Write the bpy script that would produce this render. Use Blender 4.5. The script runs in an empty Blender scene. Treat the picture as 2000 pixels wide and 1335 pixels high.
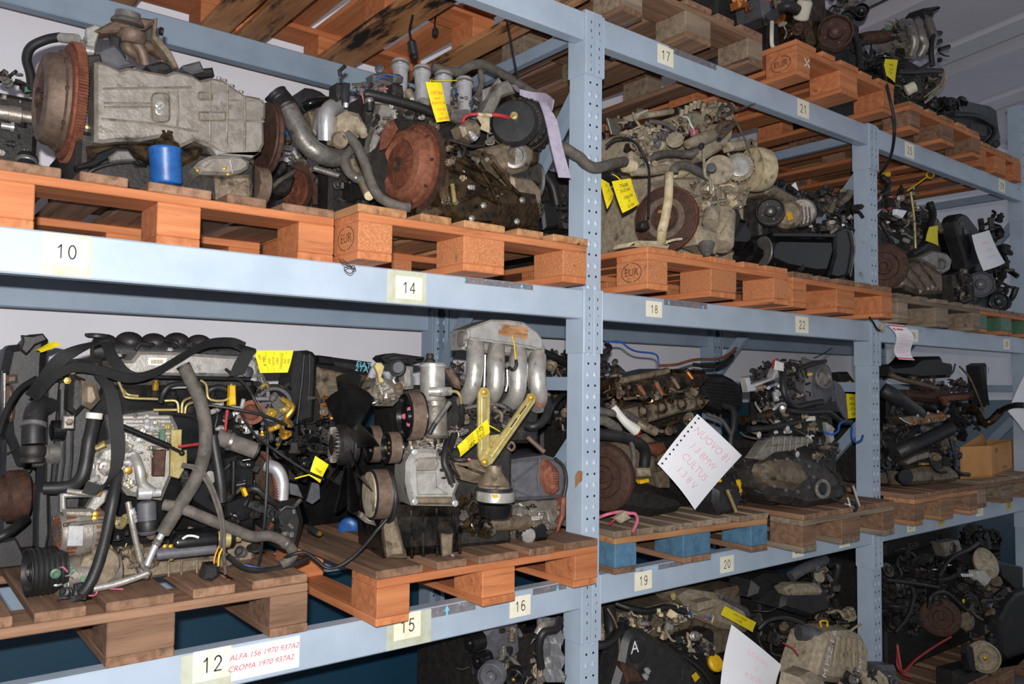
import bpy, math, random
from mathutils import Vector, Matrix, noise as mnoise
random.seed(7)
SC = bpy.context.scene
COL = SC.collection

# ---------------------------------------------------------------- camera
FPX = 1592.0                                  # focal length in pixels of a 2000 px wide frame
CAM = Vector((-1.8705, -1.9865, 1.6909))
YAW, PIT, ROL = 0.6681, 0.0500, 0.0119
FW = Vector((math.sin(YAW)*math.cos(PIT), math.cos(YAW)*math.cos(PIT), math.sin(PIT)))
_rt = Vector((math.cos(YAW), -math.sin(YAW), 0)); _up = _rt.cross(FW)
RT = _rt*math.cos(ROL) + _up*math.sin(ROL)
UP = -_rt*math.sin(ROL) + _up*math.cos(ROL)
cd = bpy.data.cameras.new('camera'); cam = bpy.data.objects.new('camera', cd); COL.objects.link(cam)
cd.sensor_width = 36.0; cd.lens = FPX*36.0/2000.0; cd.clip_start = .05; cd.clip_end = 100
m3 = Matrix((RT, UP, -FW)).transposed()
cam.matrix_world = Matrix.Translation(CAM) @ m3.to_4x4()
SC.camera = cam

# ---------------------------------------------------------------- light
SC.view_settings.view_transform = 'Standard'
SC.view_settings.look = 'None'
SC.view_settings.gamma = 1.0
SC.view_settings.use_curve_mapping = False
SC.view_settings.exposure = 0.0
wd = bpy.data.worlds.new('warehouse_air'); SC.world = wd; wd.use_nodes = True
wd.node_tree.nodes['Background'].inputs[0].default_value = (.86, .92, 1.0, 1)
wd.node_tree.nodes['Background'].inputs[1].default_value = .40
# the photograph was taken with the camera's small built-in flash
fl = bpy.data.lights.new('pop_up_flash', 'AREA'); fl.shape = 'RECTANGLE'; fl.size = .045; fl.size_y = .02
fl.energy = 84.0; fl.color = (1.0, .965, .93)
flo = bpy.data.objects.new('pop_up_flash', fl); COL.objects.link(flo)
flo.matrix_world = Matrix.Translation(CAM + UP*.085 - FW*.08) @ m3.to_4x4()

# ---------------------------------------------------------------- helpers
def W(px, py, Y=0.0):
    """point of the plane y = Y that stands at this place of the photograph"""
    d = FW*FPX + RT*(px-1000) - UP*(py-667.5)
    return CAM + d*((Y-CAM.y)/d.y)
def WZ(px, py, Z):
    d = FW*FPX + RT*(px-1000) - UP*(py-667.5)
    return CAM + d*((Z-CAM.z)/d.z)
def WX(px, py, X):
    d = FW*FPX + RT*(px-1000) - UP*(py-667.5)
    return CAM + d*((X-CAM.x)/d.x)
def S(px, py, Y=0.0):
    return (W(px, py, Y)-CAM).dot(FW)/FPX          # metres per pixel there

def frame(axis, ref=None):
    a = Vector(axis).normalized()
    r = Vector(ref) if ref else (Vector((0,0,1)) if abs(a.z) < .9 else Vector((1,0,0)))
    u = r.cross(a).normalized(); w = a.cross(u)
    return u, w, a

def spline(pts, n=6):
    if len(pts) < 3: return [Vector(p) for p in pts]
    P = [Vector(p) for p in pts]; P = [P[0]*2-P[1]] + P + [P[-1]*2-P[-2]]
    out = []
    for i in range(1, len(P)-2):
        p0, p1, p2, p3 = P[i-1:i+3]
        for k in range(n):
            t = k/n
            out.append(.5*((2*p1)+(p2-p0)*t+(2*p0-5*p1+4*p2-p3)*t*t+(3*p1-p0-3*p2+p3)*t**3))
    out.append(P[-2]); return out

class MB:
    """collects shapes for one mesh, world coordinates"""
    def __init__(s): s.v = []; s.f = []
    def add(s, vs, fs):
        b = len(s.v); s.v += [Vector(q) for q in vs]; s.f += [tuple(i+b for i in q) for q in fs]; return s
    def box(s, c, size, R=None, ch=.0):
        c = Vector(c); h = [q/2 for q in size]; ch = min(ch, min(h)*.9)
        R = R or Matrix.Identity(3)
        if ch <= 0:
            vs = [c + R @ Vector((x*h[0], y*h[1], z*h[2])) for x in (-1,1) for y in (-1,1) for z in (-1,1)]
            return s.add(vs, [(0,1,3,2),(4,6,7,5),(0,4,5,1),(2,3,7,6),(0,2,6,4),(1,5,7,3)])
        vs = []; idx = {}
        for x in (-1,1):
            for y in (-1,1):
                for z in (-1,1):
                    for k in range(3):
                        q = [x*(h[0]-ch), y*(h[1]-ch), z*(h[2]-ch)]; q[k] = (x,y,z)[k]*h[k]
                        idx[(x,y,z,k)] = len(vs); vs.append(c + R @ Vector(q))
        fs = []
        for k in range(3):
            a, b = [(1,2),(2,0),(0,1)][k]
            for sg in (-1,1):
                def key(p, q):
                    t = [0,0,0]; t[k] = sg; t[a] = p; t[b] = q; return idx[(t[0],t[1],t[2],k)]
                fc = [key(-1,-1), key(1,-1), key(1,1), key(-1,1)]
                fs.append(tuple(fc if sg > 0 else fc[::-1]))
        for k in range(3):
            a, b = [(1,2),(2,0),(0,1)][k]
            for p in (-1,1):
                for q in (-1,1):
                    def key(e, kk):
                        t = [0,0,0]; t[k] = e; t[a] = p; t[b] = q; return idx[(t[0],t[1],t[2],kk)]
                    fc = [key(-1,a), key(1,a), key(1,b), key(-1,b)]
                    fs.append(tuple(fc if p*q > 0 else fc[::-1]))
        for x in (-1,1):
            for y in (-1,1):
                for z in (-1,1):
                    fc = [idx[(x,y,z,0)], idx[(x,y,z,1)], idx[(x,y,z,2)]]
                    fs.append(tuple(fc if x*y*z > 0 else fc[::-1]))
        return s.add(vs, fs)
    def lathe(s, c, axis, prof, seg=24, caps=True):
        """prof: list of (radius, height along the axis)"""
        c = Vector(c); u, w, a = frame(axis); vs = []; fs = []; n = len(prof)
        for r, h in prof:
            for i in range(seg):
                t = 2*math.pi*i/seg
                vs.append(c + a*h + (u*math.cos(t)+w*math.sin(t))*r)
        for j in range(n-1):
            for i in range(seg):
                k = (i+1) % seg
                fs.append((j*seg+i, j*seg+k, (j+1)*seg+k, (j+1)*seg+i))
        if caps:
            fs.append(tuple(range(seg))[::-1]); fs.append(tuple((n-1)*seg+i for i in range(seg)))
        return s.add(vs, fs)
    def cyl(s, p0, p1, r0, r1=None, seg=16):
        p0 = Vector(p0); p1 = Vector(p1)
        return s.lathe(p0, p1-p0, [(r0,0),(r0 if r1 is None else r1,(p1-p0).length)], seg)
    def tube(s, pts, r, seg=8, n=6, rib=0.0, ribn=0, smooth=True):
        path = spline(pts, n) if smooth else [Vector(p) for p in pts]
        if ribn:
            fine = []; 
            for i in range(len(path)-1):
                for k in range(ribn): fine.append(path[i].lerp(path[i+1], k/ribn))
            fine.append(path[-1]); path = fine
        rr = r if isinstance(r, (list, tuple)) else None
        vs = []; fs = []; u = None; m = len(path)
        for i, p in enumerate(path):
            t = (path[min(i+1,m-1)]-path[max(i-1,0)]).normalized()
            if u is None: u = frame(t)[0]
            u = (u - t*u.dot(t)).normalized(); w = t.cross(u)
            if rr:
                q = i/(m-1)*(len(rr)-1); k = min(int(q), len(rr)-2); R_ = rr[k]+(rr[k+1]-rr[k])*(q-k)
            else: R_ = r
            if rib and i % 2: R_ *= 1-rib
            for j in range(seg):
                an = 2*math.pi*j/seg; vs.append(p + (u*math.cos(an)+w*math.sin(an))*R_)
        for i in range(m-1):
            for j in range(seg):
                k = (j+1) % seg; fs.append((i*seg+j, i*seg+k, (i+1)*seg+k, (i+1)*seg+j))
        fs.append(tuple(range(seg))[::-1]); fs.append(tuple((m-1)*seg+j for j in range(seg)))
        return s.add(vs, fs)
    def prism(s, poly, d, ch=0.0):
        """solid from a flat outline (world points), pushed along the vector d; ch chamfers the near rim"""
        P = [Vector(p) for p in poly]; d = Vector(d); n = len(P)
        nrm = Vector((0,0,0))
        for i in range(n): nrm += P[i].cross(P[(i+1) % n])
        if nrm.dot(d) > 0: P = P[::-1]
        c = sum(P, Vector())/n; dn = d.normalized(); rings = []
        if ch > 0:
            ins = []
            nn = -dn
            for i in range(n):
                e1 = (P[i]-P[i-1]).normalized(); e2 = (P[(i+1) % n]-P[i]).normalized()
                n1 = nn.cross(e1); n2 = nn.cross(e2); b = n1+n2
                if b.length < 1e-6: b = n1
                b.normalize(); k = max(.35, b.dot(n1))
                ins.append(P[i] + b*(ch/k))
            rings = [ins, [p+dn*ch for p in P], [p+d for p in P]]
        else: rings = [P, [p+d for p in P]]
        vs = [p for r in rings for p in r]; fs = [tuple(range(n))]
        for j in range(len(rings)-1):
            for i in range(n):
                k = (i+1) % n; fs.append((j*n+k, j*n+i, (j+1)*n+i, (j+1)*n+k))
        fs.append(tuple((len(rings)-1)*n+i for i in range(n))[::-1])
        return s.add(vs, fs)
    def ball(s, c, r, sx=1, sy=1, sz=1, seg=12, rings=8):
        c = Vector(c); vs = [c+Vector((0,0,r*sz))]; fs = []
        for j in range(1, rings):
            th = math.pi*j/rings
            for i in range(seg):
                ph = 2*math.pi*i/seg
                vs.append(c+Vector((r*sx*math.sin(th)*math.cos(ph), r*sy*math.sin(th)*math.sin(ph), r*sz*math.cos(th))))
        vs.append(c-Vector((0,0,r*sz)))
        for i in range(seg): fs.append((0, 1+i, 1+(i+1) % seg))
        for j in range(rings-2):
            for i in range(seg):
                a = 1+j*seg; k = (i+1) % seg; fs.append((a+i, a+seg+i, a+seg+k, a+k))
        a = 1+(rings-2)*seg
        for i in range(seg): fs.append((a+i, len(vs)-1, a+(i+1) % seg))
        return s.add(vs, fs)
    def gear(s, c, axis, r, tooth, h0, h1, n=90):
        c = Vector(c); u, w, a = frame(axis); vs = []; fs = []
        m = n*4
        for h in (h0, h1):
            for i in range(m):
                t = 2*math.pi*i/m; rr = r if i % 4 < 2 else r-tooth
                vs.append(c+a*h+(u*math.cos(t)+w*math.sin(t))*rr)
        for i in range(m):
            k = (i+1) % m; fs.append((i, k, m+k, m+i))
        ri = r-tooth*3
        b = len(vs)
        for h in (h0, h1):
            for i in range(m):
                t = 2*math.pi*i/m; vs.append(c+a*h+(u*math.cos(t)+w*math.sin(t))*ri)
        for i in range(m):
            k = (i+1) % m; fs.append((b+i, b+k, k, i)); fs.append((m+i, m+k, b+m+k, b+m+i))
        return s.add(vs, fs)
    def sheet(s, c0, c1, c2, c3, nu=8, nv=10, bend=None, th=.0006):
        """paper: corners top-left, top-right, bottom-right, bottom-left; bend(u,v) -> offset vector"""
        c0, c1, c2, c3 = map(Vector, (c0, c1, c2, c3)); nrm = (c1-c0).cross(c3-c0).normalized()
        for side in (0, 1):
            vs = []
            for j in range(nv+1):
                for i in range(nu+1):
                    p, q = i/nu, j/nv
                    x = c0.lerp(c1, p).lerp(c3.lerp(c2, p), q)
                    if bend: x = x + bend(p, q)
                    vs.append(x + nrm*(th*side))
            fs = []
            for j in range(nv):
                for i in range(nu):
                    a = j*(nu+1)+i; q = (a, a+nu+1, a+nu+2, a+1); fs.append(q if side == 0 else q[::-1])
            s.add(vs, fs)
        return s

def setp(o, label=None, cat=None, group=None, kind=None):
    if label: o['label'] = label
    if cat: o['category'] = cat
    if group: o['group'] = group
    if kind: o['kind'] = kind
    return o
def mesh_of(mb, name, origin, smooth=35):
    me = bpy.data.meshes.new(name); O = Vector(origin)
    me.from_pydata([tuple(p-O) for p in mb.v], [], mb.f); me.update()
    if smooth:
        me.polygons.foreach_set('use_smooth', [True]*len(me.polygons)); me.set_sharp_from_angle(angle=math.radians(smooth))
    return me
def link(name, me, m, parent=None, loc=None):
    o = bpy.data.objects.new(name, me); COL.objects.link(o)
    if m and me and not len(me.materials): me.materials.append(m)
    if parent: o.parent = parent
    if loc is not None: o.location = loc
    return o
class Thing:
    """an Empty at the base of a thing that parents its parts"""
    def __init__(s, name, base, label=None, cat=None, group=None, kind=None):
        s.base = Vector(base); s.o = bpy.data.objects.new(name, None); COL.objects.link(s.o)
        s.o.empty_display_size = .05; s.o.location = s.base; setp(s.o, label, cat, group, kind)
    def part(s, name, mb, m, parent=None, label=None, kind=None, smooth=35):
        o = link(name, mesh_of(mb, name, s.base, smooth), m, parent or s.o)
        return setp(o, label, None, None, kind)
def single(name, mb, m, label, cat, group=None, kind=None, smooth=35):
    c = sum(mb.v, Vector())/len(mb.v); lo = min(p.z for p in mb.v); org = Vector((c.x, c.y, lo))
    o = link(name, mesh_of(mb, name, org, smooth), m, None, org); return setp(o, label, cat, group, kind)

# ---------------------------------------------------------------- materials
def lin(c): return tuple((x/255/12.92 if x/255 <= .04045 else ((x/255+.055)/1.055)**2.4) for x in c)
MATS = {}
def material(name, col, col2=None, rough=.5, metal=0.0, scale=14.0, cut=(.4,.65), grime=None, gcut=(.55,.7), gscale=6.0,
             bump=.15, bscale=90.0, stretch=None, var=.06, rough2=None, spec=.5, coat=0.0):
    if not name.startswith(('wood','wall','floor','roof','blue_paint','paper','cardboard','tape')): scale *= 2.0; gscale *= 2.3
    m = bpy.data.materials.new(name); m.use_nodes = True; MATS[name] = m
    nt = m.node_tree; N = nt.nodes; L = nt.links; b = N['Principled BSDF']
    tc = N.new('ShaderNodeTexCoord'); src = tc.outputs['Object']
    oi = N.new('ShaderNodeObjectInfo')
    add = N.new('ShaderNodeVectorMath'); add.operation = 'MULTIPLY_ADD'
    L.new(oi.outputs['Random'], add.inputs[0]); add.inputs[1].default_value = (17, 31, 23)
    mp = N.new('ShaderNodeMapping')
    if stretch: mp.inputs['Scale'].default_value = stretch
    L.new(src, mp.inputs[0]); L.new(mp.outputs[0], add.inputs[2]); src = add.outputs[0]
    def nz(sc, det=6, ro=.6):
        n = N.new('ShaderNodeTexNoise'); n.inputs['Scale'].default_value = sc; n.inputs['Detail'].default_value = det
        n.inputs['Roughness'].default_value = ro; L.new(src, n.inputs['Vector']); return n.outputs['Fac']
    def ramp(f, lo, hi):
        r = N.new('ShaderNodeMapRange'); r.interpolation_type = 'SMOOTHSTEP'
        r.inputs[1].default_value = lo; r.inputs[2].default_value = hi; L.new(f, r.inputs[0]); return r.outputs[0]
    def mix(f, a, c):
        x = N.new('ShaderNodeMix'); x.data_type = 'RGBA'; L.new(f, x.inputs[0])
        for i, q in ((6, a), (7, c)):
            if isinstance(q, tuple): x.inputs[i].default_value = (*q, 1)
            else: L.new(q, x.inputs[i])
        return x.outputs[2]
    c = lin(col)
    f1 = ramp(nz(scale), *cut)
    out = mix(f1, c, lin(col2) if col2 else tuple(q*.8 for q in c))
    f2 = None
    if grime:
        f2 = ramp(nz(gscale, 8, .65), *gcut); out = mix(f2, out, lin(grime))
    hsv = N.new('ShaderNodeHueSaturation'); L.new(out, hsv.inputs['Color'])
    r = N.new('ShaderNodeMapRange'); r.inputs[3].default_value = 1-var*2; r.inputs[4].default_value = 1+var*2
    L.new(oi.outputs['Random'], r.inputs[0]); L.new(r.outputs[0], hsv.inputs['Value'])
    L.new(hsv.outputs[0], b.inputs['Base Color'])
    b.inputs['Roughness'].default_value = rough; b.inputs['Metallic'].default_value = metal
    b.inputs['Specular IOR Level'].default_value = spec
    if coat: b.inputs['Coat Weight'].default_value = coat; b.inputs['Coat Roughness'].default_value = .15
    if rough2 is not None:
        q = N.new('ShaderNodeMapRange'); q.inputs[3].default_value = rough; q.inputs[4].default_value = rough2
        L.new(f2 or f1, q.inputs[0]); L.new(q.outputs[0], b.inputs['Roughness'])
    if bump:
        bp = N.new('ShaderNodeBump'); bp.inputs['Strength'].default_value = bump; bp.inputs['Distance'].default_value = .004
        L.new(nz(bscale, 4), bp.inputs['Height']); L.new(bp.outputs[0], b.inputs['Normal'])
    return m
def flat(name, col, rough=.6, metal=0.0):
    m = bpy.data.materials.new(name); m.use_nodes = True; MATS[name] = m
    b = m.node_tree.nodes['Principled BSDF']; b.inputs['Base Color'].default_value = (*lin(col), 1)
    b.inputs['Roughness'].default_value = rough; b.inputs['Metallic'].default_value = metal; return m

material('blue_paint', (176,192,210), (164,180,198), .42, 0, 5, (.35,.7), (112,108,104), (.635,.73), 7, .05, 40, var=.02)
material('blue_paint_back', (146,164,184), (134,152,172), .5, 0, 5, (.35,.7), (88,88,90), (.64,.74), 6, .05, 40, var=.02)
material('scraped_primer', (128,126,132), (112,110,116), .6, 0, 30, (.4,.6), (150,165,185), (.6,.66), 20, .1)
material('wood_orange', (202,130,84), (176,104,62), .75, 0, 6, (.3,.7), (96,62,44), (.58,.76), 5, .35, 30, (.5,7,7), .07)
material('wood_pine', (184,138,96), (146,98,62), .78, 0, 6, (.35,.7), (74,58,46), (.56,.72), 4, .35, 30, (.5,7,7), .1)
material('wood_brown', (146,112,88), (112,82,62), .8, 0, 6, (.35,.7), (64,50,42), (.55,.75), 4, .4, 30, (.5,7,7), .1)
material('wood_grey', (150,132,112), (116,98,82), .85, 0, 6, (.35,.7), (70,62,54), (.55,.75), 4, .45, 30, (.5,7,7), .1)
material('wood_stained', (176,126,84), (150,100,62), .7, 0, 5, (.35,.7), (28,22,18), (.5,.62), 3.2, .35, 30, (.8,4,4), .08)
material('chipboard', (206,138,92), (172,106,66), .85, 0, 120, (.3,.65), (104,68,48), (.58,.75), 14, .5, 160, None, .05)
material('wood_blue', (84,124,152), (66,104,132), .8, 0, 30, (.35,.7), (150,140,120), (.66,.75), 9, .35, 60, None, .05)
material('wall_white', (232,232,240), (224,224,233), .8, 0, 2, (.3,.7), (150,148,150), (.7,.8), 5, .05, 30, None, 0)
material('wall_teal', (24,66,90), (20,58,80), .45, 0, 2, (.3,.7), (16,48,68), (.62,.75), 5, .06, 20, None, 0)
material('floor_concrete', (128,124,120), (108,104,100), .85, 0, 3, (.3,.7), (50,46,44), (.55,.7), 2, .2, 60, None, 0)
material('roof_concrete', (222,220,230), (212,210,220), .9, 0, 1.5, (.3,.7), (140,134,136), (.6,.8), 1.3, .1, 30, None, .02)
material('roof_lip', (120,106,104), (98,86,84), .9, 0, 4, (.3,.7), None, bump=.1)
material('roof_sheet', (92,94,96), (78,80,82), .6, .3, 4, (.3,.7), None, bump=.05)
material('paper_label', (246,242,222), (240,232,200), .55, 0, 25, (.45,.7), (226,206,140), (.66,.8), 14, .03, 60, None, .02)
material('paper_yellowed', (196,182,110), (170,158,90), .6, 0, 25, (.4,.7), None, bump=.03)
material('paper_white', (250,250,255), (246,246,252), .6, 0, 8, (.3,.7), None, bump=.04, bscale=30)
material('tape_clear', (200,205,190), (190,192,165), .25, 0, 30, (.4,.7), (190,180,120), (.6,.75), 14, .06, 80, None, .02)
material('tag_yellow', (236,216,24), (226,204,16), .55, 0, 20, (.4,.7), None, bump=.03)
flat('ink_black', (26,22,24), .6); flat('ink_red', (226,60,70), .6); flat('ink_pink', (250,208,216), .6); flat('ink_teal', (120,208,230), .6)
flat('ink_brown', (96,58,34), .7); flat('ink_white', (225,228,232), .6); flat('hole_shade', (20,22,26), .8)  # the last one is the shade inside openings, put on as flat colour
material('cast_alu', (162,156,148), (138,131,122), .42, .55, 18, (.3,.65), (78,68,58), (.53,.72), 7, .25, 130)
material('cast_alu_clean', (190,187,182), (170,166,160), .36, .55, 18, (.35,.65), (104,94,84), (.56,.72), 8, .18, 150)
material('cast_alu_dirty', (138,124,106), (112,98,80), .55, .35, 20, (.35,.65), (60,50,40), (.52,.68), 9, .35, 120)
material('cast_dusty', (176,164,144), (150,136,114), .75, .15, 22, (.35,.65), (96,82,66), (.54,.72), 9, .35, 120)
material('cast_oily', (84,66,44), (46,36,25), .2, .5, 16, (.35,.65), (30,25,20), (.48,.62), 7, .3, 70, rough2=.14)
material('oily_black', (62,56,50), (40,36,33), .2, .5, 14, (.35,.65), (22,20,18), (.46,.6), 6, .3, 60, rough2=.12)
material('cast_iron', (76,72,70), (54,50,48), .5, .4, 18, (.35,.65), (36,33,32), (.52,.68), 8, .35, 110)
material('dark_grime', (46,43,41), (32,30,29), .55, .2, 20, (.35,.65), (74,64,54), (.58,.74), 9, .35, 110)
material('black_paint', (24,24,26), (17,17,18), .22, .0, 12, (.35,.65), (52,48,44), (.62,.78), 8, .12, 60)
material('black_plastic', (42,42,44), (32,32,34), .48, 0, 16, (.35,.65), (76,72,68), (.6,.8), 7, .12, 120)
material('grey_plastic', (88,88,94), (74,74,80), .55, 0, 16, (.35,.65), (58,56,56), (.6,.75), 7, .1, 120)
material('rubber', (34,34,36), (26,26,27), .5, 0, 16, (.35,.65), (70,66,62), (.6,.8), 8, .1, 120)
material('rubber_dusty', (98,92,86), (78,73,68), .8, 0, 18, (.35,.65), (56,52,49), (.55,.75), 8, .15, 120)
material('strap_webbing', (22,22,24), (17,17,18), .75, 0, 40, (.35,.65), None, bump=.3, bscale=300)
material('lilac_strap', (176,168,186), (160,152,172), .75, 0, 20, (.35,.65), (130,122,134), (.6,.75), 10, .2, 260)
material('rust', (124,72,52), (98,55,40), .72, .25, 26, (.35,.65), (78,44,32), (.55,.72), 9, .35, 140)
material('rust_light', (146,92,70), (120,72,52), .7, .25, 26, (.35,.65), (100,60,42), (.58,.74), 9, .3, 140)
material('rust_dark', (84,56,44), (62,42,34), .72, .25, 24, (.35,.65), (40,30,26), (.54,.7), 9, .35, 140)
material('rust_grey', (122,104,92), (104,86,74), .6, .45, 24, (.35,.65), (84,60,46), (.56,.72), 9, .2, 140)
material('steel', (210,210,212), (194,194,196), .3, .6, 20, (.35,.65), (110,104,96), (.64,.78), 9, .1, 120)
material('steel_dull', (140,136,132), (116,112,108), .4, .6, 20, (.35,.65), (70,64,58), (.56,.72), 9, .2, 120)
material('zinc_yellow', (206,190,132), (184,166,104), .35, .6, 20, (.35,.65), (120,104,70), (.62,.76), 9, .12, 120)
material('brass', (206,168,70), (176,138,50), .35, .7, 20, (.35,.65), None, bump=.1)
material('copper_wire', (190,120,60), (160,96,44), .4, .7, 90, (.35,.65), None, bump=.3)
material('filter_blue', (34,92,160), (28,76,140), .4, 0, 14, (.4,.65), (34,52,84), (.56,.68), 12, .1, 90)
material('filter_white', (222,216,200), (210,202,180), .5, 0, 14, (.35,.65), (150,136,110), (.62,.74), 14, .1, 90)
material('green_plastic', (86,122,100), (70,104,84), .5, 0, 14, (.35,.65), None)
material('plastic_tan', (206,192,160), (180,164,130), .6, 0, 16, (.35,.65), (126,108,80), (.54,.7), 9, .2, 120)
material('yellow_plastic', (230,186,30), (214,168,20), .45, 0, 16, (.35,.65), None)
material('wire_red', (178,56,60), (150,44,48), .5, 0, 16, (.35,.65), None, bump=0)
material('wire_pink', (196,108,130), (170,90,110), .5, 0, 16, (.35,.65), None, bump=0)
material('wire_blue', (40,96,190), (34,80,160), .45, 0, 16, (.35,.65), None, bump=0)
material('wire_orange', (214,130,50), (190,110,40), .5, 0, 16, (.35,.65), None, bump=0)
material('wire_white', (214,212,206), (200,198,190), .5, 0, 16, (.35,.65), None, bump=0)
material('cardboard', (206,150,92), (190,134,78), .85, 0, 5, (.35,.65), (160,110,64), (.62,.8), 6, .08, 60, None, 0)
M = MATS
# ================================================================ the setting
Z1, Z2, Z3 = 1.05, 2.0051, 2.9543
PITCH = 1.8729; POSTS = [-PITCH, 0.0, PITCH, PITCH*2]
def struct(name, mb, m, parent=None):
    o = single(name, mb, m, None, None, None, 'structure', 30); return o
struct('floor', MB().box((3, -1.5, -.05), (16, 7, .1)), M['floor_concrete'])
struct('wall_back', MB().box((3, 1.27, 1.585+1.25), (16, .18, 2.5)), M['wall_white'])
tw = struct('wall_back_lower', MB().box((3, 1.27, .7925), (16, .18, 1.585)), M['wall_teal'])
# sloping roof: wide concrete planks with a lipped edge, dark sheet in the gaps between them
roof = Thing('ceiling', (3, -1.5, 4.0), kind='structure')
SL = .12
def rz(Y, dz=0): return 4.0 + SL*(1.18-Y) + dz
def rbar(mb, x0, x1, d0, d1, y0=-4.9, y1=1.36):
    vs = [(x, y, rz(y, d)) for x in (x0, x1) for y in (y0, y1) for d in (d0, d1)]
    return mb.add(vs, [(0,1,3,2),(4,6,7,5),(0,4,5,1),(2,3,7,6),(0,2,6,4),(1,5,7,3)])
for k in range(-6, 5):
    x0 = 3.26+1.28*k
    if x0 > 9.6: break
    roof.part('roof_plank', rbar(rbar(MB(), x0, x0+.73, .03, .2), x0+.76, x0+.99, 0, .2), M['roof_concrete'], smooth=0)
    roof.part('roof_joint', rbar(MB(), x0+.73, x0+.76, .045, .2), M['roof_lip'], smooth=0)
    sh = MB()
    for q in range(6): rbar(sh, x0+.99+q*.0483, x0+.99+q*.0483+.028, .13, .19)
    rbar(sh, x0+.98, x0+1.29, .155, .2)
    roof.part('roof_sheet', sh, M['roof_sheet'], smooth=0)

# ================================================================ the rack
def dimples(mb, X, Yf, z0, z1, sgn):
    z = z0
    while z < z1:
        for dx in (.024, .056):
            c = Vector((X+dx, Yf, z)); vs = []; n = 8
            for i in range(n):
                t = 2*math.pi*i/n; vs.append(c+Vector((math.cos(t)*.0085, 0, math.sin(t)*.0125)))
            for i in range(n):
                t = 2*math.pi*i/n; vs.append(c+Vector((math.cos(t)*.004, -.004*sgn, math.sin(t)*.006-.003)))
            fs = [(i, (i+1) % n, n+(i+1) % n, n+i) for i in range(n)] + [tuple(range(n, 2*n))]
            mb.add(vs, fs)
        z += .0737
    return mb
def holes(mb, X, Yf, z0, z1, sgn):
    z = z0
    while z < z1:
        for dx in (.024, .056): mb.cyl((X+dx, Yf+.002*sgn, z), (X+dx, Yf-.0006*sgn, z), .0042, seg=8)  # nothing is cut: dark discs on the face paint the shade of each hole
        z += .0737
    return mb
def upright(X, top, label):
    t = Thing('upright_frame', (X+.04, .5, 0), label, 'rack frame', 'uprights of the blue rack')
    for Yf, sg in ((0.0, 1), (1.0, -1)):
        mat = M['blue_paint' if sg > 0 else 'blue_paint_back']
        y0, y1 = (Yf, Yf+.078*sg)
        mb = MB()
        mb.box((X+.04, Yf+.0015*sg, top/2), (.0805, .003, top), ch=.0008)
        for x in (X+.0015, X+.0785): mb.box((x, (y0+y1)/2+.001*sg, top/2), (.003, .076, top), ch=.0005)
        for x in (X+.012, X+.069): mb.box((x, y1-.0015*sg, top/2), (.022, .003, top))
        p = t.part('post', mb, mat)
        for nm, fn, m_ in (('punched_dimples', dimples, mat), ('slot_hole_discs', holes, M['hole_shade'])):
            q = MB(); fn(q, X, Yf-.0002*sg, .1 if nm == 'punched_dimples' else .137, top-.02, sg)
            if sg < 0:   # the back posts turn their channel to the wall, so the punching is on the near flange too
                fn(q, X, y1-.0002, .1 if nm == 'punched_dimples' else .137, top-.02, 1)
            t.part(nm, q, m_, p, kind='stuff')
        t.part('foot_plate', MB().box((X+.04, (y0+y1)/2, .004), (.13, .12, .008), ch=.002), mat)
    zz = .25
    for a, b in ((2.74, 1.76), (1.52, .58)):
        d = Vector((0, .86, b-a)); c = Vector((X+.04, .5, (a+b)/2)); ln = d.length
        u = d.normalized(); R = Matrix((u, Vector((1,0,0)), u.cross(Vector((1,0,0))))).transposed()
        mb = MB().box(c, (ln, .003, .05), R); mb.box(c+R@Vector((0,.014,.024)), (ln, .028, .003), R); mb.box(c+R@Vector((0,.014,-.024)), (ln, .028, .003), R)
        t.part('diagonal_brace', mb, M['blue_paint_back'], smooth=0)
    for z in (1.69, .3, 2.925):
        mb = MB().box((X+.04, .5, z), (.003, .86, .045)).box((X+.054, .5, z+.022), (.028, .86, .003)).box((X+.054, .5, z-.022), (.028, .86, .003))
        t.part('horizontal_brace', mb, M['blue_paint_back'], smooth=0)
    return t
for X, top, lb in ((POSTS[0], Z3+.01, 'blue steel upright frame at the near end of the rack'),
                   (POSTS[1], Z3+.012, 'blue perforated upright frame in the middle, a grey hose passing in front of it'),
                   (POSTS[2], Z3+.012, 'blue perforated upright frame to the left of the hanging red and white form'),
                   (POSTS[3], 3.475, 'blue tall upright frame at the far right of the rack')):
    upright(X, top, lb)

BH = .0976; BD = .05
def textmesh(body, size, shear=0.0):
    cu = bpy.data.curves.new('txt', 'FONT'); cu.body = body; cu.size = size; cu.align_x = 'CENTER'; cu.align_y = 'CENTER'; cu.shear = shear
    cu.resolution_u = 3; o = bpy.data.objects.new('txt', cu); COL.objects.link(o)
    dg = bpy.context.evaluated_depsgraph_get(); dg.update()
    me = bpy.data.meshes.new_from_object(o.evaluated_get(dg)); bpy.data.objects.remove(o); bpy.data.curves.remove(cu)
    vs = [v.co.copy() for v in me.vertices]; fs = [tuple(p.vertices) for p in me.polygons]
    bpy.data.meshes.remove(me); return vs, fs
def put_text(mb, body, size, org, ux, uy, shear=0.0, sx=1.0):
    """flat print: lettering laid on a surface, ux / uy are the writing and the upward direction"""
    vs, fs = textmesh(body, size, shear)
    ux = Vector(ux).normalized(); uy = Vector(uy).normalized(); n = ux.cross(uy)
    return mb.add([Vector(org)+ux*v.x*sx+uy*v.y+n*.0004 for v in vs], fs)
XA, ZA = Vector((1,0,0)), Vector((0,0,1))
def _arc(cx, cy, rx, ry, a0, a1, n=14): return [(cx+rx*math.cos(math.radians(a0+(a1-a0)*i/n)), cy+ry*math.sin(math.radians(a0+(a1-a0)*i/n))) for i in range(n+1)]
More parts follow.
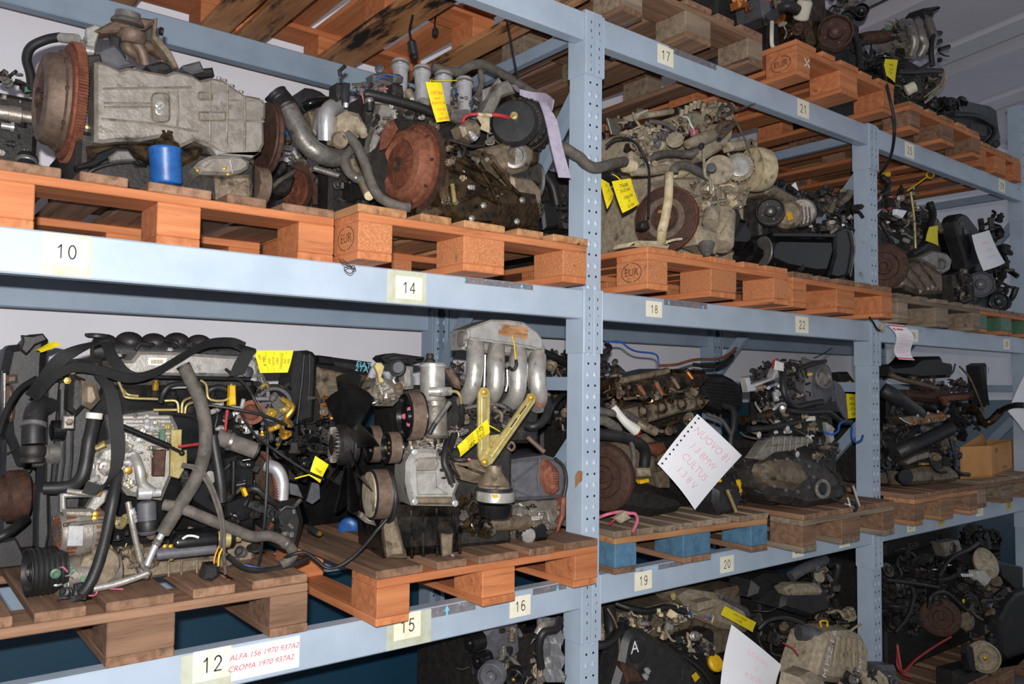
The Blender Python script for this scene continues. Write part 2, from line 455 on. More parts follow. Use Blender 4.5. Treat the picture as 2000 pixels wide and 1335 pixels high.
DIG = {'0': [_arc(.5,.5,.3,.45,0,360,24)], '1': [[(.28,.74),(.42,.8),(.56,.95),(.56,.05)]], '2': [_arc(.5,.68,.28,.27,170,-20)+[(.62,.42),(.22,.05),(.8,.05)]],
       '3': [_arc(.48,.72,.25,.23,160,-80)+_arc(.47,.28,.3,.24,80,-160)], '4': [[(.64,.05),(.64,.95),(.16,.32),(.84,.32)]], '5': [[(.76,.95),(.32,.95),(.26,.52)]+_arc(.48,.34,.3,.29,130,-150)],
       '6': [_arc(.52,.62,.28,.33,50,170)+_arc(.5,.32,.28,.27,170,530,20)], '7': [[(.2,.95),(.8,.95),(.55,.5),(.44,.05)]], '8': [_arc(.5,.73,.23,.22,0,360,18), _arc(.5,.28,.28,.23,0,360,18)],
       '9': [_arc(.5,.68,.28,.27,0,360,20)[::-1]+_arc(.48,.38,.3,.33,0,-130)]}
def put_number(mb, txt, h, org, ux, uy, th=.085):
    ux = Vector(ux).normalized(); uy = Vector(uy).normalized(); org = Vector(org); adv = h*.72; x0 = -adv*len(txt)/2
    for i, ch in enumerate(txt):
        for ln in DIG[ch]:
            for a, b in zip(ln[:-1], ln[1:]):
                A = Vector((x0+adv*i+a[0]*adv, (a[1]-.5)*h)); B = Vector((x0+adv*i+b[0]*adv, (b[1]-.5)*h)); d = (B-A)
                if d.length < 1e-6: continue
                d.normalize(); n = Vector((-d.y, d.x))*h*th/2; A = A-d*h*th*.3; B = B+d*h*th*.3
                mb.add([org+ux*p.x+uy*p.y for p in (A-n, B-n, B+n, A+n)], [(0,1,2,3)])
    return mb
beams = {}
def beam(bay, lev, back, label):
    x0 = POSTS[bay]+.0815; x1 = POSTS[bay+1]-.001; z = (Z1, Z2, Z3)[lev]
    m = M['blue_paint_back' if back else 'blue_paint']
    Y = .999-BD if back else -.002
    t = Thing('shelf_beam', ((x0+x1)/2, Y+BD/2, z-BH), label, 'rack beam', 'back beams of the rack' if back else 'front beams of the rack')
    t.part('box_section', MB().box(((x0+x1)/2, Y+BD/2, z-BH/2), (x1-x0-.006, BD, BH), ch=.004), m)
    for xs, sg in ((x0, -1), (x1, 1)):      # L-shaped end brackets hooked around the post
        Yo = -.0045 if not back else 1.0045; dy = 1 if not back else -1
        mb = MB().box((xs+sg*.0195, Yo, z-.105), (.039, .004, .215), ch=.001)
        mb.box((xs-sg*.0022, Yo+dy*.042, z-.105), (.004, .088, .215), ch=.001)
        b = t.part('end_bracket', mb, m)
        q = MB().cyl((xs+sg*.022, Yo-dy*.001, z-.085), (xs+sg*.022, Yo-dy*.006, z-.085), .005, .004, 8)
        q.cyl((xs+sg*.022, Yo-dy*.001, z-.17), (xs+sg*.022, Yo-dy*.0035, z-.17), .0035, .003, 8)
        t.part('bolt', q, M['steel'], b)
        q = MB()
        for zz in (.03, .06, .115, .145, .195):
            q.box((xs+sg*.022, Yo-dy*.0019, z-zz), (.0035, .0008, .010))
        t.part('dark_slot_plates', q, M['hole_shade'], b, kind='stuff')  # uncut slots: thin dark plates carry their shade as colour
    beams[(bay, lev, back)] = t; return t
WHERE = ('at the near bay', 'at the middle bay', 'at the far bay')
FB = {(0,2):'blue top front beam above the clutch engine', (1,2):'blue top front beam with number labels 17 and 21', (2,2):'blue top front beam with number labels 25 and 29',
      (0,1):'blue front beam with taped number labels 10 and 14', (1,1):'blue front beam with number labels 18 and 22', (2,1):'blue front beam with number labels 26 and 30',
      (0,0):'blue lower front beam with number labels 12, 15 and 16', (1,0):'blue lower front beam with number labels 19, 20, 23 and 24', (2,0):'blue lower front beam with number labels 27, 28, 31 and 32'}
LV = ('lower', 'middle', 'top')
for bay in range(3):
    for lev in range(3):
        beam(bay, lev, False, FB[(bay, lev)])
        beam(bay, lev, True, 'blue %s back beam along the wall %s' % (LV[lev], WHERE[bay]))
def sticker(bay, lev, txt, x0, y0, x1, y1, tape=None, m='paper_label', ts=.55):
    """printed paper number on the beam front; pixel corners give its place on the front plane"""
    t = beams[(bay, lev, False)]; cx, cy = (x0+x1)/2, (y0+y1)/2
    c = W(cx, cy, -.0022); w = (W(x1, cy)-W(x0, cy)).length; h = (W(cx, y1)-W(cx, y0)).length
    if tape:
        a, b = W((tape[0]+tape[2])/2, (tape[1]+tape[3])/2, -.0022), ((W(tape[2], cy)-W(tape[0], cy)).length, BH-.006)
        z = (Z1, Z2, Z3)[lev]
        t.part('tape', MB().box((a.x, -.0022, z-BH/2), (b[0], .0005, b[1])), M['tape_clear'], smooth=0)
        w = w; c.y = -.0030
    p = t.part('number_label', MB().box((c.x, c.y, c.z), (w, .0008, h)), M[m], label='paper label reading '+txt, smooth=0)
    q = MB(); put_number(q, txt, h*ts*.95, (c.x, c.y-.0006, c.z), XA, ZA)
    t.part('number', q, M['ink_black'], p, smooth=0)
sticker(0,1,'10', 86,464,173,519, (82,452,178,540))
sticker(0,1,'14', 773,540,824,584, (757,527,833,597))
sticker(1,1,'18', 1262,588,1293,619); sticker(1,1,'22', 1554,618,1579,650)
sticker(2,1,'26', 1776,643,1793,667); sticker(2,1,'30', 1960,662,1972,682)
sticker(1,2,'17', 1285,91,1315,127); sticker(1,2,'21', 1558,196,1580,229)
sticker(2,2,'25', 1768,280,1785,308); sticker(2,2,'29', 1951,351,1963,375)
sticker(0,0,'12', 378,1266,450,1326, (356,1250,456,1334))
sticker(0,0,'15', 770,1196,821,1246, (757,1190,842,1250)); sticker(0,0,'16', 996,1163,1036,1203)
sticker(1,0,'19', 1240,1115,1273,1151); sticker(1,0,'20', 1407,1085,1433,1117); sticker(1,0,'23', 1548,1056,1570,1087); sticker(1,0,'24', 1640,1042,1660,1068)
sticker(2,0,'27', 1772,1014,1788,1038); sticker(2,0,'28', 1831,1004,1845,1026, m='paper_yellowed'); sticker(2,0,'31', 1907,988,1920,1007); sticker(2,0,'32', 1965,976,1976,995, m='paper_yellowed')
# handwritten card beside label 12
t = beams[(0,0,False)]; c = W(520, 1284, -.0024); w = (W(585,1284)-W(456,1284)).length; h = .078
p = t.part('handwritten_card', MB().box((c.x, -.0026, c.z), (w, .0008, h)), M['paper_white'], label='white card with red handwriting', smooth=0)
q = MB(); put_text(q, 'ALFA 156 1970 937A2', .019, (c.x-.004, -.0032, c.z+.016), XA, ZA, .25); put_text(q, 'CROMA 1970 937A2', .019, (c.x-.012, -.0032, c.z-.011), XA, ZA, .25)
t.part('handwriting', q, M['ink_red'], p, smooth=0)
# scraped strips and small turquoise arrows on the beams
def patch(bay, lev, px0, px1, dz0, dz1, name='scraped_strip', m='scraped_primer'):
    t = beams[(bay, lev, False)]; z = (Z1, Z2, Z3)[lev]; a, b = W(px0, W_y(px0, z), 0).x, W(px1, W_y(px1, z), 0).x
    t.part(name, MB().box(((a+b)/2, -.0022, z-(dz0+dz1)/2), (abs(b-a), .0004, abs(dz1-dz0))), M[m], smooth=0)
def W_y(px, z):
    lo, hi = -300, 1700
    for _ in range(40):
        mid = (lo+hi)/2
        if W(px, mid, 0).z > z: lo = mid
        else: hi = mid
    return mid
patch(0,0,838,928,.002,.030); patch(0,0,1040,1105,.002,.022); patch(1,2,1306,1398,.002,.026); patch(1,1,1296,1380,.002,.024); patch(1,0,1285,1335,.002,.02); patch(0,1,905,1040,.002,.02)
def arrow(bay, lev, px, dz, s=.014, flip=1):
    t = beams[(bay, lev, False)]; z = (Z1, Z2, Z3)[lev]-dz; x = W(px, W_y(px, z), 0).x
    pts = [(x-s*.5, -.0028, z), (x+s*.5, -.0028, z), (x, -.0028, z+s*.9*flip)]
    st = [(x-s*.16, -.0028, z-s*.7*flip), (x+s*.16, -.0028, z-s*.7*flip), (x+s*.16, -.0028, z), (x-s*.16, -.0028, z)]
    mb = MB().prism(pts, (0,.0005,0)); mb.prism(st, (0,.0005,0)); t.part('chalk_arrow', mb, M['ink_teal'], smooth=0)
arrow(0,0,872,.018,.018); arrow(0,0,1088,.016,.014,-1); arrow(1,0,1279,.012,.012); arrow(0,1,906,.012,.012); arrow(0,1,1018,.014,.012); arrow(1,1,1305,.016,.012); arrow(1,1,1372,.02,.012)

# ================================================================ pallets
def pallet(x0, yf, z, label, woods=('wood_orange','wood_orange','chipboard'), w=.8, rot=0.0, dep=1.2, decks=5, eur=False, mid=.145, bottom=None, group='wooden pallets on the rack'):
    """decks run into the rack, three runners below; x0/yf = front left corner"""
    t = Thing('pallet', (x0, yf, z), label, 'pallet', group)
    t.o.rotation_euler.z = rot
    B = t.base; deck, string, blk = (M[k] for k in woods); bot = M[bottom] if bottom else string
    def lb(name, lx, ly, lz, cx, cy, cz, m, turned):
        """board with its length along local X, so the grain follows it"""
        me = bpy.data.meshes.new(name)
        mb = MB().box((0,0,0), (ly, lx, lz) if turned else (lx, ly, lz), ch=.0025)
        me.from_pydata([tuple(p) for p in mb.v], [], mb.f); me.update(); me.materials.append(m); return me
    meshes = {}
    def put(name, lx, ly, lz, cx, cy, cz, m, turned=False):
        k = (name, round(lx,3), round(ly,3))
        if k not in meshes: meshes[k] = lb(name, lx, ly, lz, 0,0,0, m, turned)
        o = link(name, meshes[k], None, t.o, (cx, cy, cz))
        if turned: o.rotation_euler.z = math.pi/2
        return o
    rnd = random.Random(int(abs(x0)*1000+z*77))
    wide, nar = .145, .10
    if decks == 5:
        gaps = [(wide, wide/2), (nar, .145+.0413+.05), (wide, w/2), (nar, w-.145-.0413-.05), (wide, w-wide/2)]
        gaps = [(a, b if i != 1 else wide+(w-2*wide-wide-2*nar)/4+nar/2) for i, (a, b) in enumerate(gaps)]
        gaps[3] = (nar, w-gaps[1][1])
    else:
        ww = min(.1, w/decks*.78); gaps = [(ww, ww/2+(w-ww)*i/(decks-1)) for i in range(decks)]
    for a, c in gaps:
        put('deck_board', a, dep, .022, c+rnd.uniform(-.004,.004), dep/2+rnd.uniform(-.006,.006), .133, deck, True)
    for yy in (.0725, dep/2, dep-.0725):
        put('stringer_board', w, .145, .022, w/2, yy, .111, string)
    for bx, bw in ((.05, .1), (w/2, mid), (w-.05, .1)):
        put('bottom_board', bw, dep, .022, bx, dep/2+rnd.uniform(-.004,.004), .011, bot, True)
        for yy in (.0725, dep/2, dep-.0725):
            b = put('block', bw, .145, .078, bx, yy, .061, blk)
            if eur and bx == .05 and yy < .1:
                q = MB(); c = Vector((-.0504, 0, 0))
                for i in range(28):
                    if i in (7, 21): continue
                    t0, t1 = 2*math.pi*i/28, 2*math.pi*(i+1)/28
                    pts = [c+Vector((0, -math.cos(a_)*r_*1.45, math.sin(a_)*r_)) for a_, r_ in ((t0,.033),(t1,.033),(t1,.0305),(t0,.0305))]
                    q.add(pts, [(0,1,2,3)])
                put_text(q, 'EUR', .036, (-.0502,0,0), (0,-1,0), (0,0,1))
                o = link('eur_stamp', mesh_of(q, 'eur_stamp', (0,0,0), 0), M['ink_brown'], b)
    return t
OR = ('wood_orange','wood_orange','chipboard'); OS = ('wood_orange','wood_orange','wood_orange')
pallet(-1.703, .015, Z2, 'orange pallet above number 10 under the engine with the blue filter', ('wood_brown','wood_orange','wood_orange'), mid=.1)
pallet(-.893, -.105, Z2, 'orange stamped pallet above number 14 under the clutch engine', ('wood_pine','wood_orange','chipboard'), rot=-.01, eur=True)
pallet(.137, -.16, Z2, 'orange stamped pallet above number 18 under the dusty engine', OR, rot=-.012, eur=True)
pallet(1.007, -.14, Z2, 'dark orange pallet above number 22 under the black oil pan engine', ('wood_brown','wood_orange','wood_orange'))
pallet(2.031, -.055, Z2, 'weathered grey pallet above number 26', ('wood_grey','wood_grey','wood_grey'), w=.93)
pallet(3.0, -.035, Z2, 'brown pallet with green painted blocks above number 30', ('wood_grey','wood_orange','green_plastic'), w=.74)
pallet(-1.76, .0, Z1, 'old brown pallet above number 12 under the diesel engine', ('wood_brown','wood_brown','wood_brown'))
pallet(-.805, -.082, Z1, 'orange pallet above numbers 15 and 16 under the engine with long intake runners', ('wood_brown','wood_orange','wood_orange'), mid=.12)
pallet(.125, -.03, Z1, 'slatted pallet with blue blocks above numbers 19 and 20', ('wood_grey','wood_pine','wood_blue'), rot=-.06, decks=8, bottom='wood_brown')
pallet(.985, -.19, Z1, 'brown pallet above numbers 23 and 24 under the gearbox engine', ('wood_brown','wood_grey','wood_brown'), w=.72)
pallet(1.96, -.155, Z1, 'brown pallet above numbers 27 and 28', ('wood_brown','wood_pine','wood_brown'), w=.68)
pallet(2.817, -.087, Z1, 'dull brown pallet above numbers 31 and 32 under the cardboard box', ('wood_grey','wood_brown','wood_grey'))
pallet(-1.68, -.08, Z3, 'orange pallet on the top level at the upper left edge, seen from below', ('wood_pine','wood_orange','wood_orange'), bottom='wood_stained')
pallet(-.852, -.08, Z3, 'orange pallet with black stained runners above the clutch engine, seen from below', ('wood_orange','wood_orange','wood_orange'), bottom='wood_stained')
pallet(.085, -.09, Z3, 'weathered brown pallet on the top level above number 17', ('wood_brown','wood_brown','wood_grey'), bottom='wood_brown')
pallet(1.033, -.147, Z3, 'orange pallet with a chalk cross above number 21', ('wood_orange','wood_orange','wood_orange'), eur=True)
pallet(2.089, -.1, Z3, 'brown pallet on the top level above number 25', ('wood_pine','wood_orange','wood_brown'))
pallet(3.032, -.035, Z3, 'orange pallet at the far end of the top level above number 29', ('wood_pine','wood_orange','wood_orange'), w=.6)
for x, lb in ((-1.72,'dark pallet on the floor at the near end, nothing on it'), (-.86,'dark floor pallet under the crumpled foil shield engine'), (.12,'dark floor pallet under the black cover marked A'), (.98,'dark floor pallet under the dusty air box engines'), (1.98,'dark brown floor pallet with red cables lying on it'), (2.85,'dark brown floor pallet at the far right behind the big pulley')):
    pallet(x, -.06, 0.0, lb, ('wood_brown','wood_brown','wood_brown'), group='wooden pallets on the floor')
# ================================================================ engine kit
BAY1, BAY2, BAY3 = (-1.85, -.03), (.11, 1.84), (1.985, 3.70)
D0, D1, D2, D3 = .144, Z1+.144, Z2+.144, Z3+.144       # deck heights
NX = Vector((-1, -.08, 0)); NY = Vector((0, -1, 0))
def hexbolt(mb, p, ax, r):
    u, w, a = frame(ax); mb.lathe(Vector(p)-a*r*.2, a, [(r*1.35,0),(r*1.35,r*.25),(r,r*.3),(r,r*1.0),(r*.7,r*1.15)], 6); return mb
class Eng(Thing):
    def __init__(s, label, cpx, cpy, Y, zdeck, name='car_engine', cat='engine', group='used car engines on the rack'):
        b = WZ(cpx, cpy, zdeck) if False else W(cpx, cpy, Y); b.z = zdeck
        super().__init__(name, b, label, cat, group); s.zd = zdeck; s.crop(0, 0, 1); s.rnd = random.Random(len(label)*7+int(cpx))
    def crop(s, x0, y0, k): s.c = (x0, y0, k); return s
    def px(s, x, y): return s.c[0]+x/s.c[2], s.c[1]+y/s.c[2]
    dy = 0.0                         # shift of the whole engine into the rack
    lim = None                       # world x range between two upright frames
    rot = None                       # (x of the pivot, slope): lets the whole engine stand turned on its pallet
    def at(s, x, y, Y):
        Y += s.dy
        if s.rot:
            qx, qy = s.px(x, y); d = FW*FPX + RT*(qx-1000) - UP*(qy-667.5); xp, k = s.rot
            p = CAM + d*((Y-CAM.y+k*(CAM.x-xp))/(d.y-k*d.x))
        else: p = W(*s.px(x, y), Y)
        if s.lim: p.x = min(max(p.x, s.lim[0]), s.lim[1])
        if p.z < s.zd+.002: p.z = s.zd+.002
        return p
    def m(s, r, x, y, Y): return r/s.c[2]*S(*s.px(x, y), Y+s.dy)
    # ---- shapes
    def slab(s, name, pts, Y, depth, mat, ch=.006, parent=None, label=None):
        return s.part(name, MB().prism([s.at(x, y, Y) for x, y in pts], (-depth*s.rot[1], depth, 0) if s.rot else (0, depth, 0), ch), M[mat], parent, label)
    def slabx(s, name, pts, X0, depth, mat, ch=.004, parent=None):
        """outline on a plane that looks towards -X through the world x of X0"""
        P = [WX(*s.px(x, y), X0) for x, y in pts]
        for p in P: p.z = max(p.z, s.zd+.002)
        return s.part(name, MB().prism(P, (depth, 0, 0), ch), M[mat], parent)
    def core(s, x0, x1, y0, Y0, Y1, mat='dark_grime', name='engine_block', y1=None):
        a = s.at(x0, y0, Y0); b = s.at(x1, y0, Y0); z1 = a.z
        z0 = s.zd+.001 if y1 is None else s.at(x0, y1, Y0).z
        return s.part(name, MB().box(((a.x+b.x)/2, (Y0+Y1)/2+s.dy, (z0+z1)/2), (abs(b.x-a.x), Y1-Y0, z1-z0), ch=.012), M[mat])
    def rod(s, name, a, b, r, mat, r2=None, seg=14, parent=None):
        A, B = s.at(*a), s.at(*b); k = s.m(r, *a); k2 = s.m(r2 if r2 is not None else r, *b)
        return s.part(name, MB().cyl(A, B, k, k2, seg), M[mat], parent)
    def turn(s, name, c, ax, prof, mat, seg=28, parent=None, label=None):
        """lathe with radii and heights given in crop pixels"""
        k = s.m(1, *c); return s.part(name, MB().lathe(s.at(*c), ax, [(r*k, h*k) for r, h in prof], seg), M[mat], parent, label)
    def hose(s, name, pts, r, mat, rib=0, ribn=0, seg=9, n=6, parent=None, clamps=()):
        P = [s.at(*p) for p in pts]
        if isinstance(r, (list, tuple)): rr = [s.m(q, *pts[min(i*len(pts)//len(r), len(pts)-1)]) for i, q in enumerate(r)]
        else: rr = s.m(r, *pts[len(pts)//2])
        o = s.part(name, MB().tube(P, rr, seg, n, rib, ribn), M[mat], parent, smooth=60)
        for c in clamps:
            i = min(c, len(P)-2); d = (P[i+1]-P[max(i-1, 0)]).normalized(); k = (rr if not isinstance(rr, list) else rr[0])
            s.part('hose_clamp', MB().lathe(P[i]-d*.006, d, [(k*1.06,0),(k*1.14,.002),(k*1.14,.01),(k*1.06,.012)], 16), M['steel_dull'], o)
        return o
    def bar(s, name, pts, r, mat, parent=None):
        """straight-edged ridge or rod through the points"""
        return s.part(name, MB().tube([s.at(*p) for p in pts], s.m(r, *pts[0]), 6, 1, smooth=False), M[mat], parent)
    def bolts(s, pts, r, ax=NY, mat='steel_dull', parent=None):
        mb = MB()
        for p in pts: hexbolt(mb, s.at(*p), ax, s.m(r, *p))
        return s.part('bolts', mb, M[mat], parent, kind='stuff')
    def edge_bolts(s, pts, Y, n, r, mat='steel_dull', inset=.06, parent=None):
        c = (sum(p[0] for p in pts)/len(pts), sum(p[1] for p in pts)/len(pts)); out = []
        per = [(pts[i], pts[(i+1) % len(pts)]) for i in range(len(pts))]; L_ = [math.dist(a, b) for a, b in per]; tot = sum(L_)
        for i in range(n):
            d = tot*(i+.5)/n; k = 0
            while d > L_[k]: d -= L_[k]; k += 1
            a, b = per[k]; t = d/L_[k]; x = a[0]+(b[0]-a[0])*t; y = a[1]+(b[1]-a[1])*t
            out.append((x+(c[0]-x)*inset, y+(c[1]-y)*inset, Y-.002))
        return s.bolts(out, r, NY, mat, parent)
    # ---- assemblies
    def flywheel(s, c, r, ax=NX, mat='rust', ring='rust_light', thick=.022, n=110, bolts=6, dish=True):
        k = s.m(r, *c); C = s.at(*c); C.z = max(C.z, s.zd+k+.002); u, w, a = frame(ax)
        f = s.part('flywheel', MB().lathe(C, a, [(k*.94,-thick*.6),(k*.94,thick*.5),(k*.90,thick*.6),(k*.62,thick*.6),(k*.58,thick*.3),(k*.36,thick*.3),(k*.33,thick*.8),(k*.18,thick*.8),(k*.15,thick*.4)], 56), M[mat])
        s.part('ring_gear', MB().gear(C, a, k, k*.035, -thick*.6, thick*.25, n), M[ring], f, smooth=20)
        mb = MB()
        for i in range(bolts):
            t = 2*math.pi*i/bolts; hexbolt(mb, C+a*thick*.8+(u*math.cos(t)+w*math.sin(t))*k*.255, a, k*.035)
        for i in range(6):
            t = 2*math.pi*i/6+.3; hexbolt(mb, C+a*thick*.62+(u*math.cos(t)+w*math.sin(t))*k*.8, a, k*.03)
        s.part('flywheel_bolts', mb, M['rust_dark'], f, kind='stuff'); return f, C, k, a
    def clutch(s, C, k, a, off=.012, mat='rust', mat2='rust_light'):
        """pressure plate with its diaphragm spring, k = cover radius"""
        u, w, a = frame(a); B = C+a*off
        cv = s.part('clutch_cover', MB().lathe(B, a, [(k*1.0,0),(k*1.0,.008),(k*.93,.012),(k*.90,.035),(k*.84,.046),(k*.66,.052),(k*.60,.046),(k*.56,.040),(k*.2,.038)], 56), M[mat2])
        mb = MB()
        for i in range(18):
            t0 = 2*math.pi*(i+.06)/18; t1 = 2*math.pi*(i+.94)/18
            q = [B+a*h+(u*math.cos(t)+w*math.sin(t))*r for t, r, h in ((t0,k*.56,.044),(t1,k*.56,.044),((t0+t1)/2+.05,k*.17,.052),((t0+t1)/2-.05,k*.17,.052))]
            mb.prism(q, a*-.003)
        s.part('diaphragm_spring', mb, M[mat], cv, smooth=0)
        s.part('release_ring', MB().lathe(B+a*.048, a, [(k*.19,0),(k*.19,.007),(k*.12,.007),(k*.11,.001)], 28), M['rust_dark'], cv)
        mb = MB()
        for i in range(9):
            t = 2*math.pi*i/9; hexbolt(mb, B+a*.008+(u*math.cos(t)+w*math.sin(t))*k*.955, a, .006)
            q = B+a*.03+(u*math.cos(t+.2)+w*math.sin(t+.2))*k*.9
        s.part('cover_bolts', mb, M['rust_dark'], cv, kind='stuff')
        return cv
    def pulley(s, c, r, w=.024, ax=NX, mat='black_paint', face='steel_dull', ribs=5, hub=True, hubmat=None):
        k = s.m(r, *c); C = s.at(*c); C.z = max(C.z, s.zd+k+.002); u, wv, a = frame(ax); pr = [(k*.2,-w)]
        for i in range(ribs):
            h = -w+w*i/ribs; pr += [(k, h+w*.02), (k*.955, h+w*.5/ribs)]
        pr += [(k,-w*.02), (k*.99, 0), (k*.9, .001), (k*.84,-w*.3), (k*.42,-w*.38), (k*.36,-w*.05), (k*.12,-w*.05)]
        p = s.part('pulley', MB().lathe(C, a, pr, 40), M[mat])
        if hub:
            mb = MB(); hexbolt(mb, C-a*w*.05, a, k*.13)
            if k > .045:
                for i in range(4):
                    t = math.pi*i/2+.4; hexbolt(mb, C-a*w*.38+(u*math.cos(t)+wv*math.sin(t))*k*.6, a, k*.06)
            s.part('pulley_bolts', mb, M[hubmat or face], p, kind='stuff')
        return p, C, k
    def alternator(s, c, r, L_, ax=NX, mat='cast_alu', fan='dark_grime', pl=True, slots=16):
        """finned housing with slots, pulley on the end that ax points to"""
        k = s.m(r, *c); C = s.at(*c); u, w, a = frame(ax)
        b = s.part('alternator', MB().lathe(C, a, [(k*.3,-L_),(k*.8,-L_),(k*.97,-L_*.85),(k,-L_*.62),(k*1.04,-L_*.6),(k*1.04,-L_*.4),(k,-L_*.38),(k*.97,-L_*.12),(k*.8,0),(k*.3,.002)], 36), M[mat])
        mb = MB()
        for i in range(slots):
            t = 2*math.pi*i/slots; rd = u*math.cos(t)+w*math.sin(t); tg = a.cross(rd)
            for h, ln in ((-L_*.2, L_*.2), (-L_*.78, L_*.18)):
                mb.box(C+a*h+rd*k*.975, (k*.05, k*.14, ln), Matrix((rd, tg, a)).transposed())
            mb.box(C+a*.0005+rd*k*.58, (k*.34, k*.07, .004), Matrix((rd, tg, a)).transposed())
        s.part('vent_slots', mb, M[fan], b, kind='stuff', smooth=0)
        mb = MB()
        for i in range(3):
            t = 2*math.pi*i/3+.5; rd = u*math.cos(t)+w*math.sin(t)
            mb.cyl(C-a*L_+rd*k*1.04, C+rd*k*1.04, k*.09, seg=8)
        s.part('through_bolts', mb, M['steel_dull'], b, kind='stuff')
        if pl:
            kp = k*.5
            s.part('alternator_pulley', MB().lathe(C+a*.004, a, [(kp*.6,0),(kp,.004),(kp,.007),(kp*.88,.011),(kp,.015),(kp*.88,.019),(kp,.023),(kp*.95,.027),(kp*.4,.028),(kp*.3,.034)], 28), M['steel_dull'], b)
        return b
    def filter(s, top, bot, r, mat):
        A, B = s.at(*top), s.at(*bot); k = s.m(r, *top); a = (B-A).normalized(); L_ = (B-A).length
        f = s.part('oil_filter', MB().lathe(A, a, [(k*.7,-.004),(k*.98,0),(k*1.03,.003),(k*1.03,.008),(k*.98,.012),(k*.98,L_-k*.25),(k*.9,L_-k*.1),(k*.7,L_)], 32), M[mat]); return f
    def runner(s, name, pts, r, mat, seg=14): return s.hose(name, pts, r, mat, seg=seg, n=8)
    def belt_cover(s, pts, Y, depth, mat='black_plastic', ribs=True):
        o = s.slab('timing_cover', pts, Y, depth, mat, .01); c = (sum(p[0] for p in pts)/len(pts), sum(p[1] for p in pts)/len(pts))
        inner = [(c[0]+(x-c[0])*.82, c[1]+(y-c[1])*.86, Y-.003) for x, y in pts]; inner.append(inner[0])
        s.bar('cover_rib', inner, 2.2*s.c[2]/2.4, mat, o); s.edge_bolts(pts, Y, max(5, len(pts)), 2.4*s.c[2]/2.4, parent=o); return o
    def fill(s, poly, Y0, Y1, n, mats, smin, smax, seed=1, kinds='bcpfk', ax=None):
        """fittings packed over a region: brackets, plugs, short pipes, flanges and connectors"""
        R_ = random.Random(seed*131+7); xs = [p[0] for p in poly]; ys = [p[1] for p in poly]; tiny = {}
        def inside(x, y):
            c = False
            for i in range(len(poly)):
                a, b = poly[i], poly[i-1]
                if (a[1] > y) != (b[1] > y) and x < (b[0]-a[0])*(y-a[1])/(b[1]-a[1])+a[0]: c = not c
            return c
        k = 0; tries = 0
        while k < n and tries < n*40:
            tries += 1
            x, y = R_.uniform(min(xs), max(xs)), R_.uniform(min(ys), max(ys))
            if not inside(x, y): continue
            k += 1
            Y = R_.uniform(Y0, Y1); sz = smin*(smax/smin)**R_.random(); u = s.m(sz, x, y, Y); c = s.at(x, y, Y); mt = R_.choice(mats)
            kd = R_.choice(kinds); mb = MB(); c.z = max(c.z, s.zd+u*.8)
            a = ax or R_.choice((NY, NX, Vector((0,0,1)), Vector((-.5,-.8,.3)), Vector((-.7,-.6,-.2)), Vector((.4,-.9,.1)), Vector((-.3,-.5,.8))))
            fu, fw, fa = frame(a); th = R_.uniform(0, 6.28); e1 = fu*math.cos(th)+fw*math.sin(th); e2 = fa.cross(e1)
            Rm = Matrix((e1, e2, fa)).transposed()
            if kd == 'b':
                nm = 'bracket'; mb.box(c, (u, u*R_.uniform(.35,.8), u*R_.uniform(.2,.5)), Rm, u*.07)
                mb.box(c+e1*u*.4+fa*u*.2, (u*.25, u*.4, u*.6), Rm, u*.04); hexbolt(mb, c+fa*u*.22-e1*u*.15, fa, u*.1)
            elif kd == 'c':
                nm = 'fitting'; r = u*.42
                mb.lathe(c-fa*u*.4, fa, [(r*.7,0),(r,u*.05),(r,u*.3),(r*.72,u*.34),(r*.72,u*.55),(r*.9,u*.58),(r*.9,u*.74),(r*.45,u*.8),(r*.4,u)], 14)
            elif kd == 'p':
                nm = 'pipe'; q = [c+e1*u*-.9, c+e1*u*-.3+fa*u*R_.uniform(.1,.5), c+e1*u*.4+e2*u*R_.uniform(-.4,.4), c+e1*u*.9+e2*u*R_.uniform(-.8,.8)-fa*u*.1]
                for p_ in q: p_.z = max(p_.z, s.zd+u*.22)
                mb.tube(q, u*R_.uniform(.09,.2), 8, 4)
            elif kd == 'f':
                nm = 'flange'; r = u*.4
                mb.prism([c+e1*x_*u+e2*y_*u for x_, y_ in ((-.6,-.15),(-.3,-.4),(.3,-.4),(.6,-.15),(.6,.15),(.3,.4),(-.3,.4),(-.6,.15))], fa*-u*.16, u*.03)
                mb.lathe(c, fa, [(r*.8,0),(r*.7,u*.3),(r*.5,u*.3),(r*.45,u*.1)], 14)
                for g in (-.47, .47): hexbolt(mb, c+e1*u*g, fa, u*.08)
            else:
                nm = 'connector'; mb.box(c, (u*.8, u*.45, u*.4), Rm, u*.05); mb.box(c+e1*u*.5, (u*.3, u*.34, u*.3), Rm, u*.04)
                for g in (-.12, .0, .12): mb.box(c+e2*u*.24+e1*u*g*2, (u*.06, u*.04, u*.42), Rm)
            if sz/s.c[2] >= 11: s.part(nm, mb, M[mt])
            else: tiny.setdefault(mt, MB()).add(mb.v, mb.f)
        for mt, mb in tiny.items(): s.part('small_fittings', mb, M[mt], kind='stuff')
    def wires(s, paths, r, mat, name='wire'):
        for p in paths: s.hose(name, p, r, mat, seg=6, n=6)
